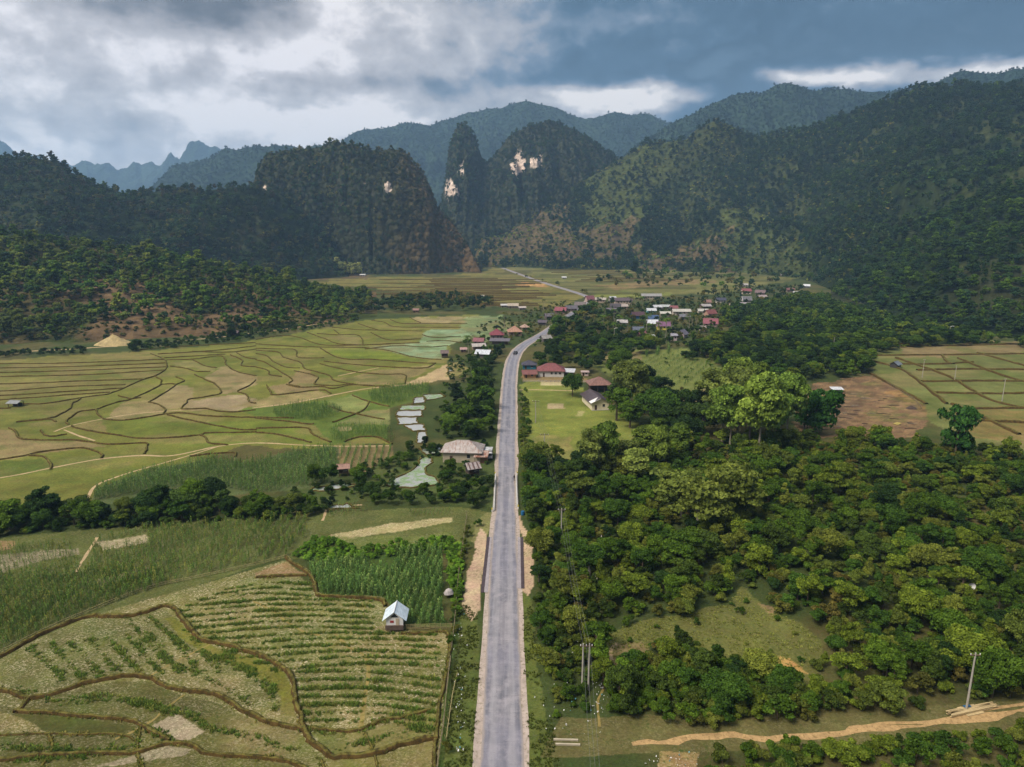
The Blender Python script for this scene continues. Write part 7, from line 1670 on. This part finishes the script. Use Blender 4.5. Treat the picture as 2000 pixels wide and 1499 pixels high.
mound(1783, 800, 4, 3, 1.1, M_char, 'ash_heap', 'dark heap of burnt branches on the brown field', 'heap', .7, 3)
M_stone = simple('whitewash', C(230, 214, 196, 1.5), .8, .2, 3)
for (x, y, s, l) in ((1174, 1054, 1.0, 'tallest pale pointed marker in the thicket near the bridge'), (1121, 1058, .8, 'pale pointed marker left of the tallest one'), (1150, 1112, .7, 'left of the two small pale markers further down the thicket'), (1163, 1128, .8, 'right of the two small pale markers further down the thicket')):
    X, Y = G(x, y+16); e = empty('grave_marker', (X, Y, 1.4), 0, s*.7); tag(e, l, 'marker')
    MB().box(-.5, .5, -.5, .5, -1.9, .4).build('base', M_stone, e); MB().tube([(0, 0, .4), (0, 0, .7), (0, 0, 1.2), (0, 0, 2.2)], [.42, .30, .2, .03], 8).build('spire', M_stone, e)
X, Y = G(1890, 1168); e = empty('satellite_dish', (X, Y, -.9), 0); tag(e, 'round white dish standing out of the dark thicket at the right', 'dish'); MB().tube([(0, 0, 0), (0, 0, 3.2)], .05, 6).build('mast', M_pole, e)
V = []; 
for j in range(5):
    for k in range(14): a = 2*math.pi*k/14; V.append((math.cos(a)*.75*j/4, -.25+.3*(1-(j/4)**2)*1.0-.3, 3.4+math.sin(a)*.75*j/4))
Fs = [(j*14+k, j*14+(k+1) % 14, (j+1)*14+(k+1) % 14, (j+1)*14+k) for j in range(4) for k in range(14)]
m = mesh_np('bowl', V, np.array(Fs), M_white); link('bowl', m, e)
M_lit = [simple('litter_white', C(236, 234, 230, 1.6), .6, .05, 1), simple('litter_blue', C(110, 180, 190), .6, .05, 1)]
mbs = [MB(), MB()]
for i in range(150):
    z_ = random.random()
    if z_ < .45: px, py = random.gauss(1110, 35), random.uniform(1250, 1440)
    elif z_ < .7: px, py = random.gauss(897, 6), random.uniform(1190, 1480)
    elif z_ < .85: px, py = random.gauss(1325, 25), random.uniform(1472, 1499)
    else: px, py = random.gauss(1170, 8), random.uniform(1330, 1400)
    X, Y = G(px, py); s = random.uniform(.04, .13); M = Matrix.Translation((X, Y, .25+s))@Euler((random.random()*3, random.random()*3, random.random()*3)).to_matrix().to_4x4()
    mbs[0 if random.random() < .85 else 1].box(-s, s, -s*.7, s*.7, -s*.2, s*.2, M)
for mb_, mt, l in zip(mbs, M_lit, ('white litter strewn along the road verges', 'blue litter strewn along the road verges')):
    o = mb_.build('litter', mt); tag(o, l, 'litter', None, 'stuff')

# ------------------------------------------------------------------ haze over the valley
hz = MB().box(-9000, 9000, -400, 7000, -3, 820).mesh('haze', bpy.data.materials.new('haze_air'))
hm = hz.materials[0]; hm.use_nodes = True; ht = NT(hm.node_tree); ht.n.clear(); ho = ht.new('ShaderNodeOutputMaterial'); pv = ht.new('ShaderNodeVolumePrincipled')
pv.inputs['Color'].default_value = (.42, .67, 1.0, 1); pv.inputs['Density'].default_value = 0.000105; pv.inputs['Anisotropy'].default_value = 0.15
ht.l.new(pv.outputs[0], ho.inputs['Volume'])
o = link('haze', hz); o['kind'] = 'stuff'; tag(o, 'thin bluish haze filling the valley air', 'haze')
scene.cycles.volume_bounces = 1
for m_ in bpy.data.materials:
    pass
